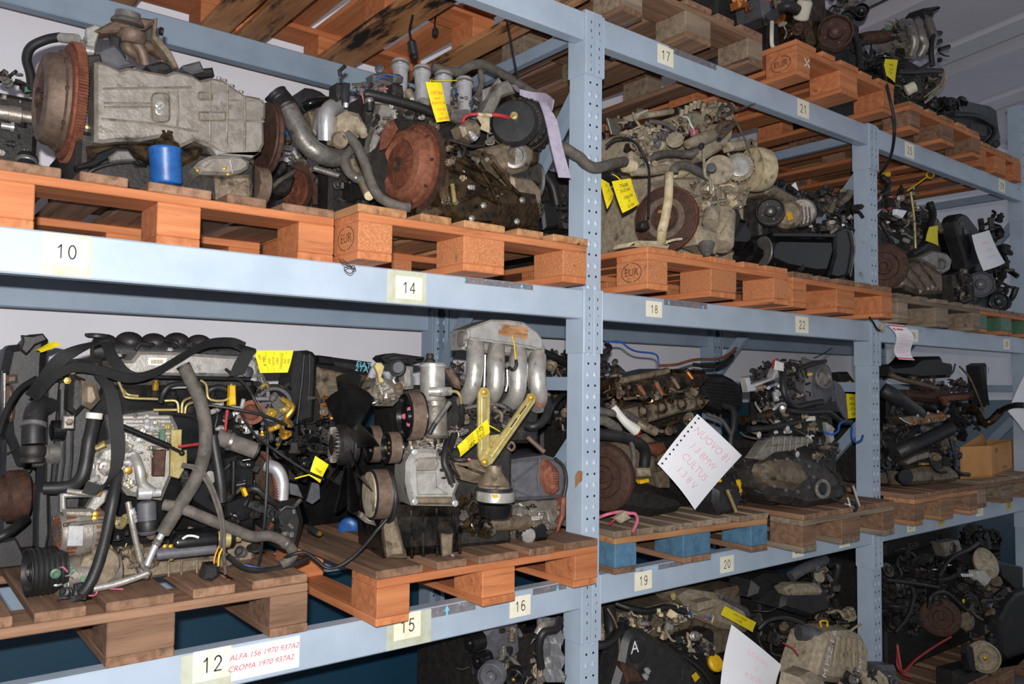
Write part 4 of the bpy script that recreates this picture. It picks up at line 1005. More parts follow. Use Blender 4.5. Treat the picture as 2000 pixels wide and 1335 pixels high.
e = Eng('dusty beige engine with open flywheel, corrugated tube and cream alternator housing', 1350, 480, .25, D2).crop(1170, 180, 6.675); e.lim = BAY2
e.core(900, 1900, 860, .16, .55, 'cast_dusty'); e.core(420, 1200, 480, .26, .5, 'cast_dusty', 'cylinder_head', 1000)
e.slab('head_side', [(420,480),(600,420),(820,700),(700,760),(560,620),(480,600)], .2, .06, 'cast_dusty', .008)
e.lim = None; e.hose('crossing_hose', [(-490,700,.0),(-420,742,-.035),(-330,800,-.045),(-250,850,-.05),(-180,925,-.05),(-60,985,-.05),(60,965,-.045),(200,925,-.02),(330,905,.02)], 72, 'rubber_dusty', seg=14)
e.lim = BAY2; e.turn('hose_housing', (400,960,.05), (1,-.1,.05), [(60,-110),(92,-90),(96,0),(80,20),(80,70)], 'plastic_tan', 26); e.slab('dark_cap', [(190,1010),(260,1000),(330,1040),(310,1120),(240,1140),(180,1080)], .0, .08, 'black_plastic', .012)
e.hose('water_pipe', [(440,1030,.06),(640,1030,.06),(880,1000,.08)], 62, 'cast_dusty', seg=14)
e.hose('water_hose', [(650,880,.08),(760,820,.08),(900,795,.09),(1080,805,.1),(1200,830,.11)], 46, 'rubber_dusty', seg=12); e.hose('coil_boot', [(1080,805,.1),(1180,800,.1),(1260,760,.11)], 52, 'cast_alu', seg=12)
e.hose('lower_hose', [(980,1060,.05),(990,990,.05),(1080,950,.05),(1220,990,.05),(1400,1090,.06)], 58, 'rubber_dusty', seg=14); e.slab('hose_pad', [(990,1010),(1080,990),(1220,1040),(1100,1110),(1010,1110)], .07, .04, 'plastic_tan', .01)
e.turn('vacuum_valve', (990,625,.1), (-.72,-.62,.3), [(40,-60),(70,-20),(112,-6),(118,4),(112,16),(60,22),(40,30)], 'cast_dusty', 32); e.slab('valve_body', [(810,620),(880,600),(920,700),(900,760),(830,750)], .13, .08, 'cast_dusty', .014)
e.hose('vacuum_hose', [(650,380,.16),(760,390,.14),(880,420,.12),(1000,490,.1)], 30, 'rubber_dusty'); e.hose('vacuum_hose', [(600,390,.16),(720,470,.14),(830,560,.13),(830,620,.13)], 26, 'rubber_dusty')
e.hose('cable', [(90,700,.1),(200,610,.08),(360,600,.07),(500,680,.06),(600,850,.05),(650,1010,.03),(655,1300,.0),(640,1640,-.02)], 17, 'rubber')
e.slab('spark_boot', [(570,1700),(650,1660),(680,1760),(620,1800),(560,1770)], -.03, .03, 'dark_grime', .006)
e.slab('actuator', [(500,260),(630,215),(670,270),(640,330),(520,350)], .2, .08, 'cast_dusty', .014); e.bar('actuator_rod', [(505,290,.19),(630,235,.19)], 14, 'wire_white')
e.turn('cap', (535,235,.24), (-.3,-.5,.8), [(44,-60),(56,-30),(56,20),(40,30)], 'cast_alu_dirty', 20); e.hose('intake_tube', [(620,300,.19),(760,280,.18),(950,250,.2)], 40, 'cast_dusty'); e.slab('grey_box', [(770,230),(930,190),(960,240),(800,280)], .24, .06, 'grey_plastic', .01)
for x, y in ((1075,270),(1140,220),(1245,160),(1300,150),(1360,190),(1200,190)): e.turn('choke_tube', (x, y, .14), (-.1,-.35,.95), [(30,-60),(28,0),(34,10),(34,44),(24,48),(22,30)], 'cast_dusty', 18)
e.slab('carburettor', [(1040,180),(1300,90),(1390,120),(1380,190),(1290,180),(1080,290)], .19, .06, 'dark_grime', .01); e.slab('carburettor_body', [(1060,290),(1240,220),(1420,260),(1480,360),(1380,460),(1200,460),(1120,380)], .17, .1, 'cast_dusty', .016)
e.wires([[(1060,330,.13),(1150,330,.12),(1200,430,.11),(1230,480,.11)]], 12, 'wire_white'); e.wires([[(1210,300,.12),(1215,360,.11),(1240,420,.11)]], 10, 'green_plastic'); e.slab('pink_plug', [(1230,470),(1300,480),(1310,550),(1250,560)], .1, .02, 'wire_pink', .005)
e.fill([(300,380),(520,360),(600,600),(560,760),(360,740)], .12, .22, 34, ['cast_dusty','cast_alu_dirty','dark_grime','cast_dusty'], 50, 150, 41)
e.fill([(600,440),(900,420),(1060,480),(900,600),(700,760),(600,640)], .12, .2, 34, ['cast_dusty','cast_alu','grey_plastic','cast_dusty','dark_grime'], 50, 140, 42)
e.fill([(520,800),(700,820),(760,980),(560,960)], .06, .1, 14, ['cast_dusty','cast_alu_dirty','steel_dull'], 50, 120, 43)
e.fill([(1040,340),(1300,420),(1300,560),(1100,560),(1000,480)], .12, .18, 22, ['cast_dusty','cast_alu','cast_alu_dirty','dark_grime'], 50, 130, 44)
e.crop(1340, 180, 6.675)
e.fill([(180,180),(560,140),(640,260),(560,360),(220,400)], .12, .22, 30, ['cast_dusty','cast_alu_dirty','cast_alu','cast_dusty'], 60, 150, 45)
e.hose('loom', [(430,330,.12),(440,250,.12),(500,160,.14),(590,190,.15),(600,260,.14),(500,300,.12)], 30, 'rubber_dusty'); e.rod('tie_rod', (640,240,.12), (900,145,.0), 16, 'steel_dull'); e.hose('tie_cord', [(640,360,.1),(700,480,.08),(770,620,.06),(830,800,.05)], 13, 'rubber_dusty')
e.slab('timing_plate', [(330,420),(560,380),(640,400),(610,600),(520,720),(250,890),(160,830),(240,640)], .14, .08, 'cast_dusty', .012)
e.hose('rusty_pipe', [(400,500,.1),(480,420,.1),(560,400,.11)], 46, 'rust_grey'); e.hose('rusty_pipe', [(430,600,.08),(520,510,.08),(620,410,.1)], 40, 'rust_grey'); e.turn('pipe_bore', (430,606,.072), (-.6,-.6,-.5), [(36,0),(38,6),(22,8),(20,0)], 'dark_grime', 16)
e.hose('distributor', [(20,680,.07),(120,640,.07),(230,600,.08),(330,560,.1)], [60,76,84,80], 'cast_dusty', seg=18); e.turn('distributor_port', (205,700,.02), (-.25,-.9,-.2), [(40,-20),(42,4),(30,6),(26,-10)], 'black_plastic', 20)
e.hose('stay_rod', [(230,720,.04),(230,860,.03),(250,1080,.02),(310,1150,.02),(330,1330,.02)], 22, 'cast_dusty'); e.turn('tensioner_disc', (425,1010,.08), (-.8,-.6,0), [(100,-40),(180,-30),(196,0),(190,14),(90,26),(60,26)], 'cast_dusty', 44)
e.turn('tensioner_nub', (330,985,.03), (-.85,-.5,.05), [(62,-40),(62,20),(52,26),(30,26)], 'grey_plastic', 26)
al = e.alternator((700,965,.05), 195, .09, (-.72,-.69,.0), 'cast_dusty', 'dark_grime', False, 22)
e.turn('alternator_nose', (700,965,.045), (-.72,-.69,0), [(140,0),(136,10),(120,12),(90,14),(60,12)], 'cast_alu_clean', 36)
q = e.turn('cream_housing', (880,1010,.06), (.95,-.25,.12), [(180,-60),(268,-50),(288,0),(288,90),(270,170),(220,215),(120,235)], 'plastic_tan', 44)
e.hose('housing_groove', [(940,745,.0),(1000,870,-.06),(1015,1000,-.07),(990,1130,-.06),(900,1260,-.02)], 8, 'cast_dusty', parent=q)
e.slab('top_lug', [(570,640),(760,600),(940,630),(950,720),(820,740),(620,760)], .12, .05, 'cast_dusty', .01); e.turn('lug_bore', (850,665,.115), NY, [(60,0),(60,10),(30,12),(26,0)], 'cast_alu_dirty', 20)
e.fill([(560,760),(680,760),(600,1120),(480,1180),(540,900)], .08, .12, 14, ['cast_dusty','dark_grime','wire_pink','green_plastic'], 40, 90, 46)
e.slab('lower_bracket', [(610,1160),(860,1120),(840,1280),(760,1310),(680,1300)], .08, .06, 'cast_dusty', .012)
e.crop(1170, 330, 6.452)
e.slab('block_face', [(930,100),(1300,90),(1560,160),(1960,110),(1920,300),(1860,480),(1700,520),(1400,570),(1230,620),(1200,400),(1060,220)], .1, .12, 'cast_dusty', .014)
for a4 in (((1060,230),(1200,300),(1330,310)), ((1180,400),(1300,420),(1400,380)), ((1420,100),(1440,420)), ((1500,210),(1560,330),(1550,450)), ((1230,600),(1380,520),(1560,490),(1840,440))): e.bar('casting_rib', [(x, y, .095) for x, y in a4], 22, 'cast_dusty')
e.fill([(1000,160),(1380,130),(1560,420),(1260,560),(1200,380)], .075, .1, 24, ['cast_dusty','cast_alu','cast_dusty','cast_alu_dirty'], 50, 150, 47)
e.fill([(1560,200),(1880,180),(1860,480),(1600,500)], .07, .1, 14, ['cast_dusty','cast_dusty','plastic_tan','cast_alu'], 60, 150, 48)
f, C, k, a = e.flywheel((845,625,.03), 420, (-.93,-.37,0), 'rust_dark', 'rust', .022, 124)
u_, w_, a_ = frame(a)
e.part('friction_face', MB().lathe(C, a, [(k*.60,.010),(k*.62,.016),(k*.44,.016),(k*.42,.010)], 48), M['rust_grey'], f)
e.part('wheel_windows', MB().box(C+a*.012+u_*k*.1, (.03,.012,.05), Matrix((u_, w_, a_)).transposed(), .002).box(C+a*.012+w_*k*.2, (.05,.012,.02), Matrix((u_, w_, a_)).transposed(), .002), M['wood_orange'], f)
e.hose('corrugated_tube', [(885,60,-.05),(875,330,-.06),(860,470,-.065),(825,650,-.07),(790,800,-.08),(785,930,-.08)], [58,56,58,60,62], 'plastic_tan', .07, 7, 16)
e.slab('tube_foot', [(385,985),(420,920),(540,895),(740,900),(860,905),(920,960),(900,1000),(700,970),(580,985),(480,970)], -.1, .08, 'plastic_tan', .012); e.hose('tube_foot_tail', [(850,920,-.09),(950,890,-.09),(1040,880,-.09)], 18, 'plastic_tan')
e.slab('bell_flange', [(1180,420),(1290,480),(1240,620),(1270,860),(1300,1010),(1200,960),(1180,780),(1200,600)], .06, .02, 'cast_alu_dirty', .003)
e.turn('starter_solenoid', (1410,620,-.02), (-.45,-.2,-.8), [(96,-120),(104,-100),(104,70),(96,84),(40,86)], 'cast_dusty', 28)
e.turn('starter_motor', (1560,720,-.01), (-.42,-.25,-.85), [(70,-230),(140,-215),(150,-190),(150,140),(138,150),(150,160),(150,300),(130,330),(60,336)], 'cast_dusty', 32)
e.bar('starter_seam', [(1650,590,-.09),(1600,700,-.095),(1530,800,-.09)], 8, 'zinc_yellow'); e.slab('starter_nose', [(1240,790),(1290,690),(1400,720),(1520,760),(1560,850),(1520,1060),(1440,1000),(1290,940)], -.07, .1, 'cast_dusty', .02)
e.turn('rubber_nose', (1355,1000,-.07), (-.2,-.3,-.95), [(110,-60),(100,-30),(76,30),(64,70),(40,80),(36,120)], 'rubber_dusty', 24)
e.slab('oil_pan', [(1720,510),(1880,620),(1965,790),(1965,940),(1880,1010),(1700,1000),(1600,880),(1700,760),(1790,630)], .0, .25, 'black_paint', .03); e.slab('pan_flange', [(1700,500),(1760,500),(1800,620),(1620,1060),(1560,1080),(1700,780)], -.01, .02, 'dark_grime', .004)
tag('yellow tag reading SUZUKI beside the open flywheel', ((1195,354),(1232,348),(1248,398),(1216,416)), -.06, [('75688',.2,.17),('SUZUKI',.36,.15),('1000 8V',.6,.15,.05),('JJ',.72,.13),('G10A',.9,.15)], loop=[(1212,352,-.06),(1205,345,-.05),(1196,340,-.03)])
tag('yellow tag cut off by the upright, left of the SUZUKI tag', ((1172,348),(1190,358),(1198,378),(1186,408)), .0, [('75',.25,.15),('L 23',.5,.14),('F10A',.86,.14)])

e = Eng('black engine with glossy oil pan and ribbed compressor below the brace', 1570, 520, .3, D2).crop(1440, 300, 3.3375); e.lim = BAY2
e.core(190, 800, 520, .1, .6, 'black_paint'); e.core(150, 520, 260, .2, .5, 'cast_iron', 'cylinder_head', 560)
PAN = [(236,548),(270,528),(630,538),(644,640),(600,790),(520,796),(330,760),(225,715),(205,640)]
o = e.slab('oil_pan', PAN, -.02, .2, 'black_paint', .03); e.edge_bolts(PAN, -.02, 16, 7, 'black_paint', .02, o); e.turn('drain_plug', (410,740,-.01), (-.3,-.9,-.2), [(26,0),(26,10),(14,12),(14,20)], 'dark_grime', 12, o)
e.slab('pan_rail', [(236,515),(640,520),(650,545),(240,540)], -.03, .03, 'black_paint', .003)
e.slab('bell_end', [(640,500),(700,470),(755,500),(768,560),(760,700),(740,790),(660,815),(600,800),(640,660)], .0, .14, 'black_paint', .012); e.hose('bell_rim', [(745,500,-.01),(766,600,-.01),(752,720,-.01),(735,800,-.01)], 6, 'steel_dull')
e.pulley((215,372,-.02), 92, .03, (-.85,-.5,.05), 'dark_grime', 'steel_dull', 6); e.turn('compressor_body', (330,395,.02), (-.8,-.58,.05), [(60,-160),(84,-150),(92,-120),(88,-60),(96,-50),(96,0),(70,20)], 'cast_alu_dirty', 32)
e.turn('compressor_case', (420,395,.08), (-.85,-.5,0), [(84,-60),(92,-40),(92,70),(80,80)], 'cast_alu', 32)
for i in range(5): e.bar('case_rib', [(372+i*24,330+i*5,.015),(380+i*24,400+i*4,-.01),(372+i*24,460,.02)], 5, 'cast_alu')
e.slab('yellow_mark', [(328,380),(350,375),(370,425),(345,435)], -.035, .01, 'yellow_plastic', .002)
e.slab('cam_cover', [(190,205),(250,195),(420,290),(400,340),(330,330),(200,260)], .12, .14, 'cast_alu_dirty', .014)
for x, y in ((240,180),(290,190),(345,222),(375,240)): e.turn('oil_cap', (x, y, .18), (-.2,-.8,.4), [(22,-24),(26,-16),(26,10),(16,14)], 'black_plastic', 22)
e.slab('white_label', [(355,205),(380,185),(400,240)], .15, .004, 'paper_white', .0005)
e.fill([(440,460),(640,440),(640,510),(440,515)], -.02, .05, 18, ['steel_dull','cast_alu','dark_grime'], 22, 60, 51); e.fill([(560,380),(800,340),(810,480),(650,520),(560,480)], .02, .16, 34, ['dark_grime','black_plastic','cast_iron','steel_dull'], 26, 80, 52)
e.fill([(400,260),(640,230),(800,260),(800,380),(540,380)], .1, .25, 34, ['dark_grime','black_plastic','cast_alu_dirty','cast_iron'], 26, 80, 53)
e.turn('dark_drum', (470,330,.2), (-.3,-.9,.1), [(60,-40),(70,0),(60,14),(20,14)], 'black_plastic', 30); e.hose('silver_pipe', [(660,330,.1),(720,280,.08),(790,262,.08)], 22, 'cast_alu_dirty')
e.turn('oil_filter', (80,640,.1), (1,-.35,0), [(60,-40),(92,-30),(96,60),(88,90),(40,96)], 'black_paint', 36); e.turn('filter_rim', (160,640,.02), (1,-.35,0), [(98,0),(104,6),(98,12)], 'steel_dull', 36)

# ================================================================ level 2, far bay
e = Eng('cluttered engine with dark rusty flywheel, yellow dipstick and aluminium gearbox', 1800, 560, .3, D2).crop(1440, 300, 3.3375); e.lim = BAY3
e.core(930, 1330, 480, .12, .5); e.flywheel((955,735,.06), 150, (-.9,-.45,0), 'rust_dark', 'rust_dark', .024, 100); e.core(930, 1300, 260, .2, .5, 'dark_grime', 'cylinder_head', 500)
o = e.slab('gearbox_case', [(1060,785),(1120,740),(1180,690),(1280,670),(1330,720),(1345,830),(1345,910),(1200,918),(1075,870)], .02, .2, 'cast_alu_dirty', .018)
for a4 in (((1100,780),(1200,900)), ((1140,740),(1250,890)), ((1190,700),(1300,860))): e.bar('casting_rib', [(x, y, .015) for x, y in a4], 9, 'cast_alu_dirty', o)
o = e.slab('mount_arm', [(1180,680),(1280,630),(1370,645),(1405,690),(1390,760),(1340,785),(1290,740)], .0, .06, 'cast_alu', .01); e.turn('arm_bore', (1320,722,.0), (-.6,-.8,0), [(46,-6),(48,8),(36,10),(32,-8)], 'steel_dull', 26, o)
e.bolts([(1190,898,.0),(1240,880,.0),(1270,868,.0),(1070,845,.0)], 9, NY, 'steel')
e.hose('coolant_hose', [(1255,320,.1),(1275,400,.08),(1250,500,.06),(1210,600,.05),(1130,660,.05)], 24, 'rubber', seg=12); e.slab('hose_bracket', [(1270,390),(1310,420),(1345,480),(1350,520),(1310,500)], .12, .03, 'cast_alu_dirty', .005)
e.hose('dipstick', [(1110,240,.1),(1160,205,.09),(1240,148,.08)], 6, 'yellow_plastic'); e.part('dipstick_ring', MB().tube([e.at(1257+24*math.cos(t*.7), 138+20*math.sin(t*.7), .08) for t in range(10)], e.m(7,1257,138,.08), 8, 3), M['yellow_plastic']); e.hose('dipstick_tube', [(1130,250,.07),(1150,400,.06),(1160,580,.05),(1165,680,.05)], 8, 'zinc_yellow')
e.hose('hose', [(940,150,.12),(985,190,.1),(970,250,.1),(940,270,.12)], 20, 'rubber'); e.turn('yellow_cap', (970,135,.12), (.9,-.3,.2), [(16,-20),(20,0),(20,20),(14,24)], 'yellow_plastic', 16)
e.fill([(925,240),(1180,220),(1200,400),(1180,640),(1040,640),(930,460)], .06, .2, 90, ['dark_grime','cast_iron','cast_alu_dirty','black_plastic','steel_dull','cast_alu'], 26, 85, 55)
e.slab('white_plug', [(1040,360),(1110,370),(1080,420),(1035,395)], .04, .02, 'paper_white', .003); e.wires([[(930,450,.04),(985,540,.03),(1020,620,.03),(1060,670,.04)]], 9, 'rubber')
e.wires([[(1015,290,.05),(1030,275,.05)],[(985,360,.05),(1000,352,.05)]], 8, 'wire_red'); e.slab('green_sticker', [(1010,545),(1060,575),(1035,590)], .03, .003, 'green_plastic', .0005)
tag('plain yellow card between the cluttered engine and the black timing cover', ((1815,443),(1832,440),(1833,480),(1808,470)), .02, [])
e = Eng('black engine with tall timing belt cover and grey pulley, white sheet hung on it', 1900, 580, .3, D2).crop(1440, 300, 3.3375); e.lim = BAY3
e.core(1440, 1760, 480, .14, .55, 'black_paint'); CV = [(1424,440),(1440,405),(1470,388),(1505,400),(1560,470),(1605,530),(1640,600),(1620,690),(1560,735),(1500,745),(1480,650),(1450,560),(1430,490)]
e.slab('timing_cover', CV, .05, .08, 'black_plastic', .012); e.slab('cover_recess', [(1475,480),(1500,500),(1530,600),(1520,690),(1500,640)], .045, .01, 'black_paint', .002); e.slab('cover_print', [(1450,445),(1480,440),(1482,462),(1452,466)], .046, .002, 'grey_plastic', .0004)
e.pulley((1590,850,.02), 84, .03, (-.8,-.6,0), 'grey_plastic', 'steel_dull', 6); e.pulley((1708,972,.0), 60, .03, (-.8,-.6,0), 'black_paint', 'steel_dull', 6); e.pulley((1668,880,.06), 34, .025, (-.8,-.6,0), 'dark_grime', 'rust_grey', 4)
e.slab('lower_cover', [(1415,785),(1460,765),(1540,800),(1560,960),(1480,985),(1425,960)], .05, .1, 'cast_iron', .014); e.fill([(1420,780),(1490,765),(1510,960),(1430,960)], .02, .05, 20, ['cast_iron','cast_alu_dirty','dark_grime'], 26, 70, 57)
e.fill([(1560,420),(1780,430),(1780,1000),(1640,980),(1640,700)], .06, .16, 60, ['dark_grime','black_plastic','cast_iron','black_paint'], 30, 100, 58)
t = tag('white sheet in a punched sleeve hung on the black timing cover', ((1898,459),(1932,449),(1963,513),(1921,529)), .0, [('NISSAN',.3,.1),('1.5 DCI',.5,.1),('K9K 276',.7,.1)], 'ink_pink', 'paper_white', None, 'paper_sheet', 'sheet', 'white sheets hung on engines', .01)
# ================================================================ level 1, near bay: engine behind the diesel at the left edge
e = Eng('dark engine with a brown pulley behind the diesel at the left edge', 50, 1060, .8, D1).crop(0, 640, 4.769); e.lim = BAY1
e.core(60, 420, 180, .72, 1.05, 'black_plastic'); e.slab('cover', [(60,190),(90,160),(200,150),(280,60),(400,50),(460,110),(440,300),(420,900),(330,1300),(180,1300),(60,1000),(20,600),(10,420)], .66, .1, 'black_plastic', .02)
e.slab('hood_flap', [(205,65),(300,75),(400,50),(450,110),(330,160),(250,250),(190,200),(215,130)], .6, .03, 'black_plastic', .004)
e.slab('brown_block', [(60,440),(165,430),(165,510),(60,520)], .62, .04, 'rust_grey', .006); e.slab('brown_block', [(62,540),(120,530),(150,660),(140,840),(110,880),(60,850)], .62, .04, 'rust_grey', .008); e.slab('silver_edge', [(30,400),(55,400),(60,680),(50,900),(20,860)], .63, .04, 'steel_dull', .006)
e.turn('brown_pulley', (190,1560,.55), NX, [(60,-60),(200,-60),(232,-40),(240,0),(236,110),(200,140),(190,60),(80,60)], 'rust_dark', 40); e.turn('pulley_hub', (260,1560,.57), NX, [(110,-60),(110,30),(60,34)], 'rust_dark', 26)
e.hose('black_hose', [(340,470,.5),(200,560,.48),(110,680,.46),(40,830,.44),(-10,1000,.42)], 30, 'rubber'); e.hose('black_hose', [(240,1780,.5),(150,1850,.46),(50,1920,.44),(-30,1960,.44)], 44, 'rubber')
e.slab('lower_guard', [(-30,2000),(150,1960),(240,2150),(260,2450),(230,2560),(60,2560),(-30,2300)], .5, .03, 'black_plastic', .004)
e.fill([(180,900),(420,900),(420,1500),(200,1500)], .6, .66, 14, ['dark_grime','black_plastic','steel_dull'], 50, 130, 61)
tag('yellow tag on top of the dark engine at the left edge', ((99,667),(121,671),(80,688),(66,684)), .52, [], dY=(.03,.03,0,0))

# ---------------------------------------------------------------- the diesel
e = Eng('black diesel engine with silver valve cover, injection pump and black strap', 290, 1140, .35, D1).crop(0, 0, 1); e.lim = BAY1
e.core(130, 505, 745, .26, .62, 'black_paint'); e.core(150, 500, 1085, .2, .6, 'cast_alu_dirty', 'sump'); e.core(215, 500, 690, .24, .55, 'dark_grime', 'cylinder_head', 760)
VC = [(224,703),(258,703),(272,686),(335,687),(440,694),(494,697),(503,704),(505,736),(400,734),(280,733),(232,729)]
o = e.slab('valve_cover', VC, .15, .22, 'cast_alu_clean', .008); e.slab('cover_gasket', [(232,730),(505,737),(505,744),(232,738)], .148, .2, 'black_paint', .002)
e.slab('sticker', [(290,698),(326,699),(324,714),(289,712)], .1485, .001, 'paper_label', .0002, o)
for i in range(9): e.slab('barcode_bar', [(296+i*2.6,702),(297.4+i*2.6,702),(297.2+i*2.6,710),(295.8+i*2.6,710)], .1478, .0006, 'ink_brown', 0, o)
e.bolts([(232,694,.17),(332,683,.16),(497,741,.146)], 5, (0,-.3,1), 'steel'); e.turn('oil_cap', (483,726,.14), (-.1,-1,.1), [(8,-2),(11,0),(11,5),(7,6)], 'black_plastic', 20, o)
for x, y, r in ((205,671,24),(252,668,26),(300,670,25),(345,668,24),(388,672,24),(422,678,22)): e.part('intake_runner', MB().ball(e.at(x, y, .36), e.m(r, x, y, .36), 1, 1.3, .8, 16, 10), M['black_plastic'])
e.turn('filler_cap', (189,654,.34), (0,-.1,1), [(16,-6),(21,-3),(21,2),(14,3)], 'black_plastic', 24); e.rod('intake_rail', (180,684,.34), (470,690,.34), 20, 'black_plastic'); e.fill([(240,668),(420,664),(430,690),(240,690)], .3, .33, 12, ['black_plastic','dark_grime'], 14, 30, 62)
# belts and pulleys at the left end
def belt(x, y0, y1, Y, w, name='belt'):
    return e.slab(name, [(x-w/2,y0),(x+w/2,y0),(x+w/2,y1),(x-w/2,y1)], Y, .012, 'rubber', .002)
e.slab('timing_cover', [(98,742),(122,738),(150,700),(200,700),(210,750),(186,800),(150,1085),(92,1080),(86,950),(92,820)], .22, .12, 'black_plastic', .012)
for x, w in ((113,18),(128,9),(143,10)): e.bar('cover_rib', [(x,760,.215),(x-3,900,.215),(x-8,940,.215)], w*.32, 'black_plastic')
e.slab('belt', [(75,960),(94,955),(96,1040),(90,1075),(72,1070),(72,1020)], .13, .06, 'rubber', .004); e.slab('belt', [(92,744),(118,744),(108,860),(100,960),(88,960)], .2, .05, 'rubber', .004)
e.pulley((52,1118,.13), 47, .075, NX, 'rubber', 'steel_dull', 7); e.turn('idler', (101,840,.17), NX, [(16,-22),(20,-20),(20,0),(14,2)], 'black_paint', 26); e.turn('pulley_stack', (80,885,.22), NX, [(24,-30),(26,-10),(22,-6),(26,0),(26,12),(18,14)], 'steel_dull', 30)
e.slab('square_bracket', [(123,811),(147,810),(146,838),(122,838)], .13, .02, 'steel_dull', .003); e.bolts([(136,824,.128)], 5.5, NY, 'cast_alu_dirty')
e.slab('pump_bracket', [(136,745),(145,730),(168,740),(170,790),(150,812),(134,800)], .15, .06, 'dark_grime', .01); e.slab('pump_housing', [(160,742),(190,748),(198,780),(180,800),(160,790)], .14, .05, 'cast_alu_dirty', .012); e.bolts([(142,724,.14),(132,743,.14)], 5, NY, 'brass')
e.hose('upper_hose', [(100,790,.22),(74,800,.2),(66,830,.18),(65,868,.17)], 21, 'rubber', seg=14, clamps=(2,)); e.turn('hose_end', (64,880,.165), (0,-.1,-1), [(21,-10),(23,-6),(23,6),(20,12),(22,16),(22,22),(18,24)], 'dark_grime', 26)
e.hose('coolant_hose', [(184,812,.12),(180,835,.11),(173,865,.1),(168,900,.1),(160,930,.1),(143,947,.11),(118,952,.12),(86,953,.13)], 12.5, 'rubber', seg=14); e.turn('white_clamp', (184,812,.12), (.1,0,1), [(13,-6),(15,-5),(15,6),(13,7)], 'wire_white', 22)
e.slab('elbow_flange', [(160,858),(172,852),(190,870),(204,860),(210,872),(190,880),(172,876)], .12, .02, 'zinc_yellow', .004)
# injection pump
IP = [(226,812),(300,802),(336,806),(350,835),(340,925),(318,978),(250,968),(236,950),(180,948),(174,905),(198,872),(234,862)]
e.slab('injection_pump', IP, .16, .12, 'cast_alu_clean', .012)
for y, x0, x1 in ((815,236,330),(830,246,336),(846,240,330)): e.rod('pump_gallery', (x0,y,.15), (x1,y,.15), 5, 'cast_alu_clean')
e.fill([(230,808),(330,804),(335,880),(300,930),(240,950),(232,880)], .125, .16, 60, ['cast_alu_clean','cast_alu_clean','cast_alu','steel','zinc_yellow'], 7, 24, 63)
e.fill([(180,900),(232,890),(235,950),(185,950)], .13, .16, 14, ['cast_alu_clean','cast_alu','steel'], 8, 22, 64); e.turn('pump_cap', (208,912,.14), NY, [(15,0),(15,8),(10,10),(4,10)], 'cast_alu', 20)
e.hose('pump_elbow', [(262,890,.12),(272,915,.1),(278,945,.1),(300,962,.1)], 10, 'cast_alu_clean', seg=14); e.turn('pump_outlet', (290,962,.1), (1,-.05,0), [(12,-20),(13,0),(13,4),(9,6),(9,22)], 'steel', 22); e.turn('brass_plug', (250,918,.12), NY, [(7,0),(7,5),(4,6)], 'brass', 16)
e.slab('lever_plate', [(334,838),(356,838),(355,880),(366,878),(366,905),(350,935),(332,930)], .12, .01, 'zinc_yellow', .002); e.slab('lever_plate', [(312,838),(324,838),(322,866),(312,866)], .12, .012, 'green_plastic', .002); e.slab('rusty_plate', [(300,878),(325,878),(322,930),(300,930)], .13, .02, 'rust_dark', .003)
e.rod('gas_strut', (232,830,.09), (332,872,.08), 6, 'black_paint'); e.rod('gas_strut_rod', (330,871,.08), (354,883,.08), 3.2, 'black_paint'); e.part('ball_joint', MB().ball(e.at(355,884,.08), e.m(5.5,355,884,.08)), M['black_paint'])
for a4 in ([(229,738,.15),(241,766,.13),(250,776,.12),(308,779,.12)], [(240,760,.14),(250,770,.13),(270,773,.13)], [(322,782,.13),(345,784,.12),(349,808,.12)], [(378,774,.14),(358,784,.12),(355,808,.12)], [(392,782,.14),(366,790,.12),(361,808,.12)], [(392,742,.15),(403,752,.14),(408,778,.13),(436,782,.13),(450,772,.13),(452,750,.14)], [(300,800,.12),(345,800,.12)]):
    e.hose('injector_pipe', a4, 2.6, 'zinc_yellow', seg=8)
for x, y in ((303,760),(336,776),(372,790),(413,776)): e.turn('injector', (x, y, .2), (0,-.5,.9), [(10,-14),(10,4),(6,6),(6,16)], 'dark_grime', 16)
e.turn('glow_nut', (304,753,.15), (0,-.3,1), [(6,-8),(6,6),(4,7),(4,12)], 'brass', 8); e.slab('yellow_clip', [(450,752),(461,752),(462,790),(448,792)], .12, .02, 'yellow_plastic', .003)
e.hose('breather', [(314,785,.17),(320,765,.16),(335,752,.16),(372,748,.17)], 6, 'rubber'); e.hose('breather', [(404,772,.17),(412,760,.16),(430,756,.16),(446,762,.16)], 6, 'rubber'); e.bar('fuel_rail', [(330,757,.16),(370,756,.16)], 2.2, 'steel')
e.hose('dusty_hose', [(360,716,.12),(372,742,.1),(390,780,.08),(401,830,.07),(400,880,.07),(385,930,.07),(362,970,.08),(340,1005,.08),(318,1040,.09)], 13, 'rubber_dusty', seg=14); e.turn('hose_mouth', (358,714,.121), (-.5,0,.85), [(13,-4),(14,1),(9,2),(8,-6)], 'rubber', 20)
e.hose('metal_pipe', [(318,1040,.09),(306,1060,.09),(293,1088,.09),(282,1115,.09)], 7, 'steel', seg=12); e.turn('pipe_collar', (307,1058,.09), (.45,0,.9), [(8,-6),(9.5,-4),(8,0),(9.5,3),(8,6)], 'steel_dull', 18)
e.hose('long_hose', [(320,985,.1),(354,992,.08),(404,1012,.07),(448,1030,.07),(493,1047,.08),(527,1046,.09),(558,1060,.1),(573,1080,.1),(560,1096,.1),(548,1104,.1)], 10.5, 'rubber_dusty', seg=12, clamps=(6,))
e.hose('stub_hose', [(424,852,.12),(450,862,.11),(475,871,.1),(503,881,.09)], 16, 'rubber_dusty', seg=16, clamps=(1,)); e.turn('stub_mouth', (501,880,.088), (.9,-.2,-.35), [(15,-2),(16.5,2),(12,3),(11,-4)], 'dark_grime', 22)
